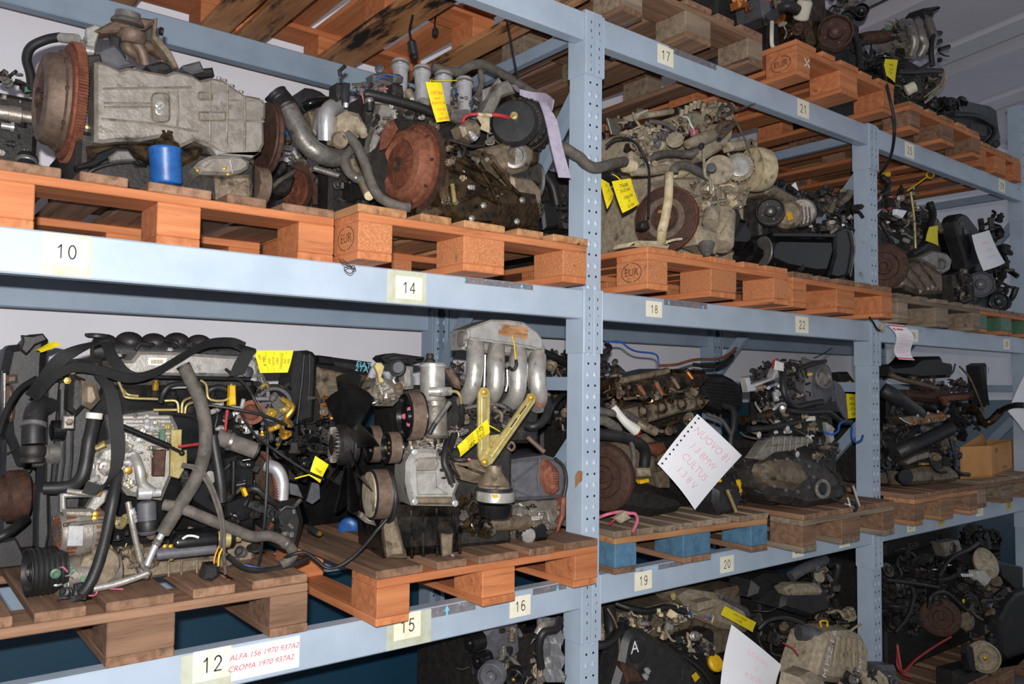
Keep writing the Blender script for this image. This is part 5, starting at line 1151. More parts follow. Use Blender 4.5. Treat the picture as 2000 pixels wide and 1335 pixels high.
e.hose('vertical_hose', [(415,850,.09),(422,890,.08),(430,940,.07),(433,980,.07)], 10, 'rubber', seg=12)
e.wires([[(354,909,.07),(381,916,.06),(405,945,.06),(424,992,.05),(433,1035,.05),(430,1070,.06)], [(356,906,.07),(390,914,.06),(412,945,.06),(430,990,.05),(438,1035,.05),(437,1080,.06),(440,1120,.08)]], 3.4, 'rubber_dusty', 'cable')
e.wires([[(405,790,.1),(470,800,.08),(520,812,.08),(560,830,.1)], [(440,720,.13),(480,752,.1),(502,790,.09),(520,830,.09),(522,900,.1),(518,1000,.1),(512,1060,.12),(505,1110,.15)], [(470,805,.1),(500,850,.09),(560,895,.08),(600,920,.08),(632,935,.09)], [(405,842,.1),(380,815,.1),(350,808,.1),(310,806,.1)]], 3, 'rubber', 'cable')
e.wires([[(428,1065,.06),(420,1085,.05),(418,1100,.05)]], 1.8, 'wire_orange'); e.wires([[(434,1070,.06),(428,1085,.05),(426,1105,.05)]], 1.8, 'yellow_plastic'); e.slab('cable_plug', [(408,1104),(428,1102),(430,1125),(415,1142),(400,1132)], .05, .05, 'black_plastic', .008)
e.wires([[(470,1102,.1),(505,1108,.09),(540,1112,.1)]], 2, 'wire_blue'); e.wires([[(445,1085,.08),(480,1110,.08),(530,1115,.09),(575,1100,.1),(600,1090,.12)]], 6, 'black_plastic', 'loom'); e.wires([[(440,840,.12),(444,800,.12)],[(348,872,.1),(392,866,.1)]], 3, 'wire_red')
# starter, sump and lower parts
e.turn('starter_motor', (340,1060,.1), (1,-.05,0), [(16,-6),(24,0),(25,4),(25,78),(22,80),(22,86),(20,112),(12,118)], 'black_paint', 30); e.turn('solenoid_nose', (424,1052,.09), (1,-.05,0), [(18,-6),(19,0),(19,22),(10,24),(10,44)], 'zinc_yellow', 24); e.turn('solenoid', (305,1083,.08), (1,-.04,0), [(10,0),(11,4),(11,112),(8,116)], 'grey_plastic', 24)
e.part('starter_mark', MB().tube([e.at(x, y, .055) for x, y in ((356,1052),(366,1046),(378,1046),(388,1049))], .003, 6), M['wire_white']); e.bolts([(323,1067,.08),(334,1067,.08),(335,1090,.08)], 4, NY, 'brass')
SP = [(270,1094),(420,1086),(470,1090),(470,1120),(420,1126),(285,1140)]
o = e.slab('sump_side', SP, .17, .05, 'cast_alu_dirty', .008)
for x in (330,355,385,405): e.bar('sump_rib', [(x,1092,.167),(x-1,1134,.167)], 2.4, 'cast_alu_dirty', o)
e.fill([(290,1040),(330,1030),(500,1050),(500,1090),(330,1075)], .16, .22, 18, ['cast_alu_dirty','dark_grime','black_paint'], 12, 34, 65)
e.slab('block_face', [(380,905),(470,880),(500,900),(500,1040),(420,1010),(370,980)], .2, .06, 'black_paint', .01); e.turn('core_plug', (408,932,.19), NY, [(12,0),(13,3),(9,4)], 'cast_alu_clean', 24); e.slab('bell_flange', [(440,980),(490,960),(498,1010),(470,1020),(440,1010)], .17, .04, 'black_paint', .006)
e.rod('tension_bolt', (456,900,.16), (455,965,.16), 6, 'black_paint'); e.fill([(430,880),(500,880),(505,1020),(440,1010)], .15, .2, 16, ['black_paint','black_plastic','dark_grime'], 12, 34, 66)
# alternator and compressor at the lower left
al = e.alternator((112,1042,.14), 45, .1, NX, 'cast_alu', 'rust', False, 22)
e.slab('alternator_plate', [(134,1026),(164,1026),(162,1066),(131,1066)], .085, .004, 'steel', .001); e.slab('alternator_yoke', [(122,994),(180,994),(190,1006),(178,1012),(126,1008)], .1, .04, 'cast_alu', .006)
for a4 in ([(118,964),(128,964),(130,1000),(118,1000)], [(120,960),(196,962),(196,970),(120,972)], [(190,960),(212,958),(206,980),(186,1000),(170,992)]): e.slab('alternator_bracket', a4, .11, .03, 'cast_alu_clean', .004)
e.hose('alternator_bar', [(130,958,.1),(160,962,.1),(196,964,.1)], 6, 'cast_alu'); e.bolts([(194,962,.09),(187,1004,.09),(186,1012,.09)], 4.5, NY, 'brass')
e.turn('compressor', (108,1128,.14), NX, [(20,-120),(34,-114),(36,-100),(36,-60),(40,-56),(40,-14),(36,-10),(36,0),(26,6),(10,8)], 'cast_alu', 34); e.turn('compressor_lug', (195,1105,.11), NY, [(36,-10),(37,0),(34,4),(12,5)], 'cast_alu_dirty', 30); e.slab('green_sticker', [(158,1126),(168,1125),(166,1144),(157,1144)], .095, .002, 'green_plastic', .0004)
e.fill([(105,1100),(140,1100),(140,1165),(108,1165)], .08, .12, 14, ['cast_alu','cast_alu_clean','green_plastic','cast_alu_dirty'], 9, 26, 67); e.wires([[(110,1112,.09),(122,1107,.08),(132,1116,.08)], [(168,1168,.09),(185,1164,.08),(196,1150,.08),(240,1150,.09)], [(158,1175,.08),(159,1195,.07)]], 1.8, 'wire_pink')
e.hose('black_pipe', [(230,920,.09),(226,945,.07),(218,990,.05),(203,1060,.05),(188,1110,.05),(168,1150,.05),(140,1175,.06)], 10.5, 'rubber', seg=14); e.turn('pipe_fitting', (230,932,.085), (.05,0,1), [(9,-14),(10,-12),(10,-4),(8,0),(8,10)], 'zinc_yellow', 20); e.fill([(122,1165),(165,1160),(165,1190),(125,1190)], .04, .08, 8, ['rubber','black_plastic'], 12, 26, 68)
e.hose('aircon_pipe', [(250,980,.09),(256,1010,.08),(264,1050,.08),(276,1100,.08),(286,1118,.08)], 6, 'cast_alu', seg=12); e.hose('aircon_pipe', [(182,1149,.08),(225,1140,.08),(268,1126,.08),(288,1118,.08)], 7, 'cast_alu_clean', seg=12); e.turn('pipe_rings', (257,1005,.085), (-.2,0,1), [(8,-16),(9.5,-13),(8,-9),(9.5,-5),(8,-1),(9.5,3),(8,6),(8,12)], 'steel', 20); e.slab('pipe_union', [(270,1110),(290,1104),(298,1118),(290,1132),(274,1130)], .075, .02, 'steel_dull', .005)
e.turn('drum_filter', (286,985,.13), (.05,-.1,-1), [(10,-8),(17,-4),(18,0),(18,34),(20,36),(20,52),(14,58)], 'grey_plastic', 28); e.turn('drum_foam', (288,1022,.12), (.05,-.1,-1), [(19,-6),(21,0),(18,14),(10,18)], 'rubber', 22)
e.fill([(190,1020),(250,1000),(255,1090),(195,1090)], .14, .2, 18, ['black_plastic','dark_grime','zinc_yellow','cast_alu_dirty'], 10, 30, 69); e.fill([(225,1075),(300,1080),(300,1110),(230,1110)], .12, .18, 10, ['cast_alu_dirty','cast_alu'], 12, 34, 70)
# rear end
e.flywheel((508,965,.3), 84, (1,.05,0), 'rust_grey', 'rust', .02, 100); e.hose('exhaust_elbow', [(520,908,.22),(540,916,.2),(551,940,.19),(550,975,.19)], 13, 'steel', seg=16)
e.slab('vacuum_pump', [(524,980),(560,976),(588,980),(598,1018),(586,1070),(560,1078),(534,1060),(520,1020)], .2, .12, 'black_plastic', .02); e.fill([(530,985),(590,985),(590,1060),(540,1060)], .16, .2, 14, ['black_plastic','black_paint','steel_dull','dark_grime'], 10, 30, 71)
e.hose('rear_hose', [(478,958,.14),(500,954,.12),(522,972,.12),(545,986,.14)], 7, 'rubber', seg=12); e.slab('yellow_ring', [(474,955),(480,952),(486,966),(480,970)], .12, .02, 'yellow_plastic', .003)
e.turn('throttle_body', (535,790,.16), (-.3,-.9,.2), [(40,-30),(42,0),(34,6),(28,6),(24,-20)], 'black_plastic', 30); e.turn('throttle_ring', (492,805,.14), (-.4,-.9,.1), [(22,0),(24,4),(16,6),(14,0)], 'rust', 24)
e.fill([(500,740),(565,745),(570,860),(500,860)], .13, .22, 40, ['zinc_yellow','black_plastic','grey_plastic','brass','dark_grime','steel_dull'], 9, 32, 72); e.fill([(410,790),(500,790),(500,850),(420,850)], .15, .22, 26, ['black_plastic','cast_alu_clean','dark_grime','steel'], 8, 28, 73)
e.fill([(500,860),(580,850),(640,880),(600,960),(540,900)], .2, .35, 22, ['black_plastic','dark_grime','black_paint'], 14, 40, 74)
# black strap over the diesel
st = Thing('lashing_strap', W(210,955,.06), 'black webbing strap draped over the diesel engine', 'strap')
st.part('strap_length', ribbon([W(62,775,.2), W(88,740,.15), W(120,700,.12), W(165,676,.12), W(205,668,.14), W(215,690,.12), W(238,722,.1), W(262,735,.09)], [(.012,-.006,-.008),(.014,-.006,-.006),(.006,-.012,.008),(.012,-.006,.004)]), M['strap_webbing'])
st.part('strap_length', ribbon([W(78,770,.16), W(112,732,.12), W(150,716,.1), W(200,724,.1), W(250,738,.09), W(300,728,.09), W(350,700,.1), W(402,672,.14), W(450,668,.16), W(478,678,.15)], [(.0,-.004,.013),(.0,-.006,.011),(.0,-.006,.010),(.0,-.008,.010),(0,-.008,.012)]), M['strap_webbing'])
st.part('strap_end', ribbon([W(478,676,.14), W(486,684,.12), W(474,705,.115), W(462,732,.115)], [(.018,0,-.004),(.02,0,.002),(.02,0,.004)]), M['strap_webbing'])
st.part('strap_tail', ribbon([W(195,735,.1), W(216,765,.08), W(226,820,.06), W(230,880,.055), W(222,925,.06), W(196,955,.07), W(165,950,.08)], [(.013,0,-.002),(.015,-.002,0),(.014,-.002,.0),(.010,0,.010),(.005,.0,.013)]), M['strap_webbing'])
tag('yellow tag at the right end of the silver valve cover', ((508,728),(496,684),(573,684),(562,727)), .2, [('OK',.1,.1,.2),('B 795',.22,.12),('VAS',.36,.1),('VISTA',.48,.1),('1999',.6,.1),('GRANDTA',.72,.1),('AG',.82,.1),('KFJ',.93,.1)], bend=.002)
tag('small yellow tag hanging on a cable in front of the black fan', ((616,890),(642,907),(625,943),(604,928)), .1, [('76682',.55,.2),('A',.8,.15)], loop=[(606,926,.1),(590,930,.1),(576,934,.1)])

# ---------------------------------------------------------------- black covered engine in the back
e = Eng('black engine with ribbed cam cover and FIAT written on it, in the back', 650, 960, .75, D1).crop(560, 660, 5.564); e.lim = BAY1
e.core(60, 860, 560, .7, 1.0); e.slab('belt_cover', [(100,300),(160,140),(240,130),(300,150),(345,200),(335,500),(310,900),(60,960),(20,700)], .6, .12, 'black_plastic', .016); e.hose('cover_seam', [(190,180,.595),(170,420,.595),(140,700,.595),(110,930,.595)], 14, 'black_plastic'); e.hose('cover_seam', [(250,170,.595),(250,420,.595),(230,700,.595)], 10, 'black_plastic')
e.slab('cam_cover', [(350,185),(510,205),(945,262),(890,400),(700,385),(350,300)], .62, .2, 'black_plastic', .016); e.slab('filler_box', [(350,185),(505,205),(530,300),(345,285)], .6, .05, 'black_paint', .006)
q = MB(); a0 = e.at(830,295,.6165); put_text(q, 'FIAT', .03, a0, (1,0,-.12), ZA, .2); put_text(q, '2TA', .03, e.at(810,335,.6165), (1,0,-.12), ZA, .2); e.part('handwriting', q, M['ink_teal'], smooth=0)
e.slab('head', [(345,300),(880,400),(850,560),(790,740),(420,720),(340,540)], .66, .2, 'cast_alu_dirty', .014)
for i in range(6): e.bar('cooling_fin', [(450,520+i*20,.655),(740,528+i*20,.655)], 7, 'cast_alu')
e.slab('white_band', [(440,635),(740,640),(720,720),(470,715)], .652, .02, 'cast_alu_clean', .004); e.turn('sensor', (265,650,.59), (-1,-.3,0), [(16,-60),(18,0),(26,4),(26,40),(14,44)], 'steel_dull', 18)
e.wires([[(480,690,.58),(500,650,.57),(550,640,.57),(572,690,.57),(540,730,.57)], [(660,720,.57),(610,740,.56),(585,780,.56),(610,815,.56),(660,825,.57)]], 8, 'wire_red'); e.fill([(340,640),(520,700),(560,860),(360,860)], .58, .66, 26, ['brass','dark_grime','rust_grey','cast_alu_dirty','copper_wire'], 40, 110, 75)
e.fill([(60,960),(480,880),(480,1330),(20,1330)], .5, .64, 44, ['dark_grime','black_plastic','black_paint','steel_dull','cast_iron'], 50, 160, 76); e.fill([(820,400),(1000,420),(960,560),(830,560)], .6, .68, 14, ['dark_grime','brass','cast_alu_dirty'], 40, 100, 77)
e.crop(560, 860, 5.136); e.slab('dark_sump', [(120,420),(420,380),(760,560),(760,900),(620,960),(260,900)], .62, .2, 'black_paint', .02); e.turn('blue_filter', (620,872,.5), (-.6,-.75,-.1), [(96,-60),(104,-20),(100,20),(80,36),(40,40)], 'filter_blue', 28)
e.slab('steel_guard', [(20,420),(110,440),(170,580),(120,560),(40,540)], .3, .01, 'grey_plastic', .002); e.slab('steel_guard', [(260,420),(330,430),(340,580),(260,640),(205,610)], .4, .01, 'grey_plastic', .002)
e.rod('selector_rod', (230,880,.3), (320,930,.26), 34, 'black_plastic'); e.rod('selector_eye', (310,920,.26), (340,935,.26), 26, 'brass')

# ---------------------------------------------------------------- engine with the long intake runners
e = Eng('engine with silver four-runner intake manifold, brown pulleys and black fan', 850, 1090, .2, D1).crop(740, 840, 4.767); e.lim = BAY1; e.rot = (-.728, -.2)
AX = Vector((-.98,.196,0)); FY = Vector((-.196,-.98,0))
def corebox(name, x0, x1, ytop, Y, dep, mat, ybot=None):
    a = e.at(x0, ytop, Y); b = e.at(x1, ytop, Y); z0 = e.zd+.001 if ybot is None else e.at(x0, ybot, Y).z
    P = [Vector((a.x,a.y,z0)), Vector((b.x,b.y,z0)), Vector((b.x,b.y,a.z)), Vector((a.x,a.y,a.z))]
    return e.part(name, MB().prism(P, FY*-dep, .012), M[mat])
corebox('engine_block', 200, 1250, 120, .1, .4, 'dark_grime'); corebox('cylinder_head', 240, 1500, -420, .2, .3, 'dark_grime', 150)
e.slab('sump', [(50,900),(150,705),(830,705),(850,850),(800,1000),(795,1205),(560,1236),(210,1240),(66,1216)], .02, .26, 'oily_black', .03)
e.slab('sump_end', [(60,900),(110,790),(160,770),(215,900),(250,1050),(280,1195),(90,1195)], .012, .05, 'cast_alu_dirty', .014)
for x, y0, y1 in ((405,720,1225),(535,720,1228),(690,740,1000),(745,960,1215),(300,740,1220)): e.bar('sump_rib', [(x,y0,.0235),(x+8,y1-30,.0235)], 16, 'oily_black')
o = e.slab('drain_boss', [(560,900),(600,850),(680,850),(740,895),(725,965),(700,1195),(600,1190),(575,1000)], .0, .05, 'oily_black', .014); e.slab('boss_flat', [(585,960),(700,960),(690,1190),(605,1185)], -.004, .02, 'cast_alu_dirty', .006, o); e.turn('drain_plug', (690,1165,-.006), FY, [(20,0),(20,10),(12,14)], 'steel_dull', 6, o)
FC = [(262,300),(300,230),(330,180),(420,170),(560,180),(575,240),(640,280),(690,400),(760,500),(720,600),(745,690),(700,712),(315,705),(285,620),(256,480)]
o = e.slab('front_cover', FC, -.03, .1, 'cast_alu_clean', .012); e.slab('cover_window', [(345,300),(380,255),(540,245),(565,310),(530,380),(350,385)], -.034, .01, 'cast_alu', .004, o); e.slab('cover_panel', [(345,390),(540,390),(545,520),(660,600),(360,605)], -.034, .012, 'cast_alu_clean', .004, o)
e.slab('cover_bar', [(350,618),(690,618),(700,690),(360,690)], -.036, .012, 'cast_alu_dirty', .005, o)
for x, y in ((335,205),(337,665),(711,680)): e.turn('cover_bolt', (x, y, -.034), FY, [(30,-4),(30,6),(22,10),(14,10),(12,4)], 'steel', 20, o)
e.hose('oily_hose', [(640,100,.0),(620,180,-.03),(610,300,-.045),(650,400,-.05),(680,490,-.05)], 34, 'rubber'); e.hose('oily_hose', [(700,40,.0),(670,140,-.02),(640,190,-.04)], 34, 'dark_grime'); e.wires([[(650,210,-.04),(700,270,-.06),(780,285,-.07),(840,275,-.07)], [(660,290,-.05),(700,360,-.06),(745,425,-.06)]], 11, 'rubber'); e.turn('wire_end', (835,272,-.07), (1,-.2,.1), [(12,-10),(14,0),(14,14)], 'wire_pink', 14)
e.fill([(200,120),(560,60),(600,170),(340,180),(260,260)], -.0, .06, 34, ['cast_alu','cast_alu_dirty','cast_alu_clean','dark_grime'], 40, 120, 81); e.fill([(540,180),(680,180),(700,480),(580,500)], -.04, .0, 14, ['dark_grime','cast_oily','cast_iron'], 36, 90, 82); e.fill([(740,560),(900,560),(900,900),(800,960),(740,800)], .0, .06, 20, ['cast_oily','dark_grime'], 40, 120, 83)
# mount and its zinc struts
e.slab('mount_arm', [(730,320),(780,270),(960,280),(1070,310),(1110,400),(1190,470),(1060,500),(920,500),(800,470)], -.03, .1, 'cast_alu_dirty', .025); e.turn('mount_dome', (1070,480,-.08), (.02,0,1), [(150,-50),(140,0),(100,50),(70,100),(66,150)], 'cast_alu_dirty', 32)
e.turn('mount_drum', (1088,640,-.09), (.03,-.02,1), [(60,-160),(130,-158),(152,-130),(158,-60),(160,-40)], 'black_paint', 40); e.turn('mount_ring', (1085,600,-.09), (.03,-.02,1), [(158,-60),(176,-50),(178,10),(170,34),(150,40)], 'cast_alu_clean', 40); e.turn('mount_band', (1078,560,-.09), (.03,-.02,1), [(150,0),(166,2),(166,26),(150,30)], 'rubber', 40); e.turn('mount_cap', (1075,530,-.09), (.03,-.02,1), [(150,0),(140,18),(110,30)], 'cast_alu_dirty', 36)
e.slab('yellow_dab', [(1060,600),(1105,595),(1112,620),(1070,630)], -.17, .003, 'yellow_plastic', .0006)
e.crop(0, 0, 1)
o = e.slab('zinc_strut', [(935,768),(939,759),(946,755),(954,758),(959,766),(957,850),(960,895),(952,912),(942,908),(935,890)], -.11, .012, 'zinc_yellow', .003); e.slab('strut_channel', [(942,775),(952,775),(950,880),(942,880)], -.114, .006, 'zinc_yellow', .002, o)
o = e.slab('zinc_strut', [(1030,778),(1034,769),(1042,767),(1048,775),(1046,786),(975,888),(962,906),(948,912),(940,903),(957,880)], -.12, .012, 'zinc_yellow', .003); e.bar('strut_rib', [(1037,783,-.123),(998,838,-.123),(960,892,-.123)], 2.4, 'zinc_yellow', o); e.bar('dark_slot_bar', [(1028,792,-.1235),(1016,808,-.1235)], 1.4, 'hole_shade', o); e.bar('dark_slot_bar', [(1010,817,-.1235),(998,834,-.1235)], 1.4, 'hole_shade', o)  # both slots are dark bars on the strut, shade painted as colour
e.bolts([(946,765,-.115),(1038,776,-.125),(948,902,-.125)], 5, FY, 'brass'); e.slab('strut_web', [(957,850),(985,846),(958,890)], -.105, .006, 'zinc_yellow', .001)
# intake manifold
e.crop(820, 620, 5.135)
PL = [(462,206),(474,112),(600,62),(720,18),(900,24),(1050,45),(1180,140),(1240,220),(1240,322),(900,262),(600,226)]
e.slab('plenum_side', [(1180,200),(1240,220),(1278,300),(1262,440),(1215,400)], .07, .1, 'cast_alu_clean', .014); e.slab('plenum_side', [(435,200),(500,200),(480,330),(440,320)], .075, .1, 'cast_alu_clean', .012); e.slab('plenum_floor', [(450,205),(1240,312),(1250,420),(900,380),(460,330)], .11, .08, 'cast_alu_clean', .01)
o = e.slab('intake_plenum', PL, .06, .12, 'cast_alu_clean', .006); e.turn('plenum_end', (405,215,.09), AX, [(40,-40),(76,-30),(80,0),(60,10),(34,12)], 'cast_alu', 30, o); e.slab('plenum_step', [(480,118),(512,108),(520,200),(488,205)], .05, .03, 'cast_alu_clean', .006, o)
e.slab('paper_sticker', [(822,60),(1085,100),(1078,222),(1000,200),(790,172),(790,120),(825,118)], .0585, .001, 'wood_pine', .0002, o); e.slab('plenum_edge', [(490,200),(900,252),(1185,306),(1180,322),(900,268),(490,216)], .052, .03, 'cast_alu_clean', .004, o)
for pts in ([(560,262,.085),(556,420,.05),(548,560,.04),(515,720,.05),(440,850,.1)], [(768,296,.085),(762,450,.05),(765,600,.04),(745,740,.05),(670,850,.1)], [(988,340,.085),(985,480,.05),(985,640,.04),(970,770,.05),(900,880,.1)], [(1180,390,.085),(1172,520,.05),(1180,660,.04),(1195,780,.05),(1180,880,.1)]):
    e.runner('intake_runner', pts, [84,88,84,84,84], 'cast_alu_clean', 18)
for a4 in ([(655,370),(650,560),(645,690)], [(875,520),(880,660),(860,740)], [(1072,450),(1085,600),(1105,720)]): e.bar('runner_web', [(x, y, .07) for x, y in a4], 12, 'cast_alu_clean')
e.hose('vacuum_line', [(925,180,.04),(945,270,.03),(962,420,.02)], 7, 'yellow_plastic'); e.hose('vacuum_elbow', [(965,425,.02),(968,480,.015),(935,522,.02),(895,500,.04)], 17, 'rubber'); e.turn('vacuum_nipple', (890,480,.05), (.3,-.9,-.1), [(34,-20),(34,0),(20,6),(18,20)], 'cast_alu', 18)
e.slab('rust_stain', [(1130,850),(1250,800),(1255,870),(1200,905)], .036, .002, 'rust_light', .0004)
# oil filter tower, water pump side
e.turn('filter_tower', (128,480,.0), (.0,-.03,-1), [(40,-30),(120,-26),(132,-14),(132,6),(124,12),(124,330),(112,350)], 'cast_alu_clean', 40); e.turn('tower_rim', (128,482,.0), (.0,-.03,-1), [(130,-8),(138,-4),(138,10),(130,14)], 'steel', 40); e.turn('tower_knob', (100,440,.01), (0,0,1), [(60,-10),(50,20),(36,30),(40,60),(30,80)], 'dark_grime', 14)
e.turn('tower_base', (150,840,.01), (.0,-.03,-1), [(112,-30),(110,40),(124,60),(124,300),(140,330),(100,360)], 'cast_alu', 36); e.hose('tower_outlet', [(90,740,-.07),(200,738,-.08),(300,738,-.07)], [40,52,44], 'cast_alu_clean', seg=18); e.hose('zinc_elbow', [(310,738,-.07),(370,745,-.07),(405,790,-.07),(415,860,-.06)], 16, 'zinc_yellow', seg=12); e.hose('small_hose', [(417,870,-.06),(420,950,-.05),(425,1010,-.04),(400,1090,-.02)], 26, 'rubber')
e.rod('handle', (300,850,-.07), (150,1060,-.08), 26, 'steel_dull'); e.rod('handle_grip', (150,1060,-.08), (95,1160,-.08), 24, 'black_plastic'); e.slab('bracket', [(260,520),(330,500),(420,640),(420,720),(360,700)], .06, .03, 'rust_grey', .006)
e.fill([(280,480),(440,440),(460,640),(430,700),(300,560)], .06, .12, 16, ['dark_grime','cast_alu_dirty','black_plastic','steel_dull'], 40, 110, 84); e.fill([(440,880),(600,880),(600,1080),(440,1080)], .04, .1, 16, ['dark_grime','black_plastic','cast_alu_dirty'], 40, 120, 85); e.fill([(700,880),(1050,900),(980,1060),(720,1080)], .06, .14, 30, ['dark_grime','black_plastic','steel_dull','cast_alu_dirty'], 40, 120, 86); e.fill([(100,1160),(440,1080),(440,1330),(150,1330)], -.0, .08, 26, ['cast_alu','cast_alu_dirty','dark_grime'], 40, 120, 87)
e.hose('big_hose', [(1260,800,.08),(1290,900,.06),(1240,1030,.04),(1140,1090,.04),(1060,1080,.06)], 40, 'rubber', seg=14); e.hose('cross_pipe', [(450,910,.06),(600,880,.05),(760,870,.04),(860,900,.04)], 18, 'rubber_dusty'); e.hose('copper_eye', [(880,1290,-.0),(920,1250,-.02),(950,1290,-.02),(920,1330,-.01),(880,1300,-.0)], 14, 'rust_grey')
e.crop(560, 660, 5.564)
e.slab('pump_housing', [(1000,480),(1100,430),(1290,500),(1290,640),(1180,740),(1000,740),(940,640)], .1, .14, 'cast_alu', .025); e.slab('pump_throat', [(780,640),(960,530),(1010,600),(850,800),(780,790)], .12, .08, 'cast_alu_dirty', .02); e.turn('thermostat_cap', (1200,325,.08), (-.75,-.64,.1), [(60,-50),(92,-30),(96,0),(90,16),(70,20),(62,30),(40,32)], 'black_plastic', 36); e.turn('cap_face', (1215,318,.035), (-.75,-.64,.1), [(62,0),(60,10),(30,12)], 'grey_plastic', 30)
e.slab('lever', [(950,300),(980,262),(1030,265),(1065,310),(1030,420),(1060,450),(1050,490),(1000,480),(990,400)], .06, .01, 'zinc_yellow', .002); e.slab('air_box', [(1040,215),(1080,180),(1180,160),(1400,190),(1515,205),(1500,262),(1380,290),(1300,270),(1100,270)], .14, .1, 'black_plastic', .012); e.slab('grey_duct', [(1290,300),(1390,310),(1395,550),(1300,560)], .1, .06, 'cast_alu_clean', .014); e.fill([(980,430),(1280,420),(1280,700),(960,720)], .07, .1, 22, ['cast_alu','cast_alu_dirty','cast_alu_clean'], 44, 130, 88)
def drum(cx, cy, Y, r, w, face, rim='rust_grey', hubm='steel_dull', plate=None):
    k = e.m(r, cx, cy, Y); C = e.at(cx, cy, Y); u, wv, a = frame(AX)
    p = e.part('pulley', MB().lathe(C, a, [(k*.5,-w),(k*.97,-w),(k*1.02,-w*.95),(k*1.0,-w*.9),(k*.98,-w*.86),(k*.98,-w*.1),(k*1.0,-w*.06),(k*1.0,0),(k*.93,.001),(k*.88,-w*.25),(k*.4,-w*.3),(k*.36,-w*.1),(k*.1,-w*.1)], 44), M[face])
    rib = MB()
    for i in range(6):
        h = -w*(.2+.12*i); rib.lathe(C, a, [(k*.97,h-w*.05),(k*1.0,h-w*.02),(k*1.0,h+w*.02),(k*.97,h+w*.05)], 44, False)
    rib.lathe(C, a, [(k*.985,-w*.9),(k*.985,-w*.1)], 44, False); e.part('belt_track', rib, M[rim], p)
    if plate: e.part('pulley_plate', MB().lathe(C, a, [(k*.92,-.004),(k*.9,.004),(k*.5,.006),(k*.1,.006)], 40), M[plate], p)
    else:
        mb = MB(); hexbolt(mb, C, a, k*.1)
        for i in range(3):
            t = 2*math.pi*i/3+1; hexbolt(mb, C-a*w*.2+(u*math.cos(t)+wv*math.sin(t))*k*.35, a, k*.09)
        e.part('pulley_bolts', mb, M[hubm], p, kind='stuff')
    return p
drum(1275,850,.0,262,.05,'black_paint', hubm='wire_pink'); drum(1075,1190,.0,172,.04,'black_paint', hubm='zinc_yellow'); drum(880,1150,.1,200,.035,'black_paint')
e.crop(560, 860, 5.136); drum(835,540,.0,250,.05,'rubber', 'rust_grey', plate='cast_dusty'); e.turn('damper_ring', (1010,560,.03), AX, [(150,-20),(262,-20),(268,0),(262,14),(200,18)], 'black_plastic', 44); e.slab('front_foot', [(735,770),(760,720),(880,790),(905,860),(800,830)], .03, .04, 'cast_alu', .008)
# viscous fan
e.crop(0, 0, 1); C = e.at(664, 868, .12); u, wv, a = frame(AX); k = e.m(40, 664, 868, .12)
h = e.part('fan_hub', MB().lathe(C, a, [(k*.5,-.05),(k*.9,-.045),(k,-.02),(k,.004),(k*.86,.012),(k*.8,.02),(k*.5,.024),(k*.2,.03)], 40), M['dark_grime']); mb = MB()
for i in range(26):
    t = 2*math.pi*i/26; rd = u*math.cos(t)+wv*math.sin(t); mb.box(C+a*.02+rd*k*.7, (k*.34, .0025, .012), Matrix((rd, a.cross(rd), a)).transposed())
e.part('hub_fins', mb, M['cast_alu'], h, kind='stuff', smooth=0)
R0, R1 = k*1.0, e.m(140, 664, 868, .12); e.part('fan_ring', MB().lathe(C-a*.03, a, [(k*.7,0),(k*1.18,0),(k*1.18,.006),(k*.7,.006)], 40), M['black_plastic'], h)
for i in range(9):
    t = 2*math.pi*i/9+.22; pts = []
    for r, wd, tw in ((R0,.02,.5),(R0*.4+R1*.6,.034,.62),(R1*.96,.042,.72),(R1,.02,.75)):
        rd = u*math.cos(t)+wv*math.sin(t); tg = a.cross(rd); d = (tg*math.cos(tw)+a*math.sin(tw))*wd
        pts.append((C-a*.026+rd*r-d, C-a*.026+rd*r+d))
    mb = MB(); vs = []
    for p_, q_ in pts: vs += [p_, q_, q_+a*.004, p_+a*.004]
    fs = [(3,2,1,0), (12,13,14,15)]
    for j in range(3):
        for m_ in range(4): fs.append((4*j+m_, 4*j+(m_+1) % 4, 4*j+4+(m_+1) % 4, 4*j+4+m_))
    for q_ in vs: q_.z = max(q_.z, e.zd+.003)
    mb.add(vs, fs); e.part('fan_blade', mb, M['black_paint'])
# gearbox end on the right
e.crop(740, 840, 4.767)
BH_ = [(1080,310),(1200,280),(1560,232),(1660,262),(1720,310),(1752,400),(1742,560),(1715,630),(1500,650),(1260,660),(1220,480),(1120,420)]
o = e.slab('bell_cover', BH_, .12, .2, 'grey_plastic', .014)
for a4 in (((1190,300),(1240,480),(1270,640)), ((1490,290),(1250,480)), ((1270,560),(1440,620)), ((1500,250),(1480,420),(1490,560)), ((1100,305),(1540,238))): e.bar('cover_rib', [(x, y, .117) for x, y in a4], 9, 'grey_plastic', o)
e.slab('window_rim', [(1500,340),(1540,262),(1600,280),(1690,390),(1690,560),(1630,612),(1560,590),(1510,480)], .112, .02, 'rust', .008, o); e.slab('window_plate', [(1535,400),(1600,330),(1660,380),(1672,460),(1640,560),(1580,540),(1550,480)], .108, .012, 'rust_light', .004, o)
for i in range(8): e.bar('window_slot', [(1612+i*2,340+i*22,.106),(1650+i*3,346+i*22,.106)], 4, 'rust_dark', o)
e.hose('cover_edge', [(1640,262,.11),(1720,340,.11),(1745,470,.11),(1720,620,.11)], 16, 'black_plastic'); e.slab('rusty_edge', [(1712,640),(1750,560),(1755,640),(1740,800),(1690,930),(1660,960),(1700,800)], .13, .06, 'rust_light', .006)
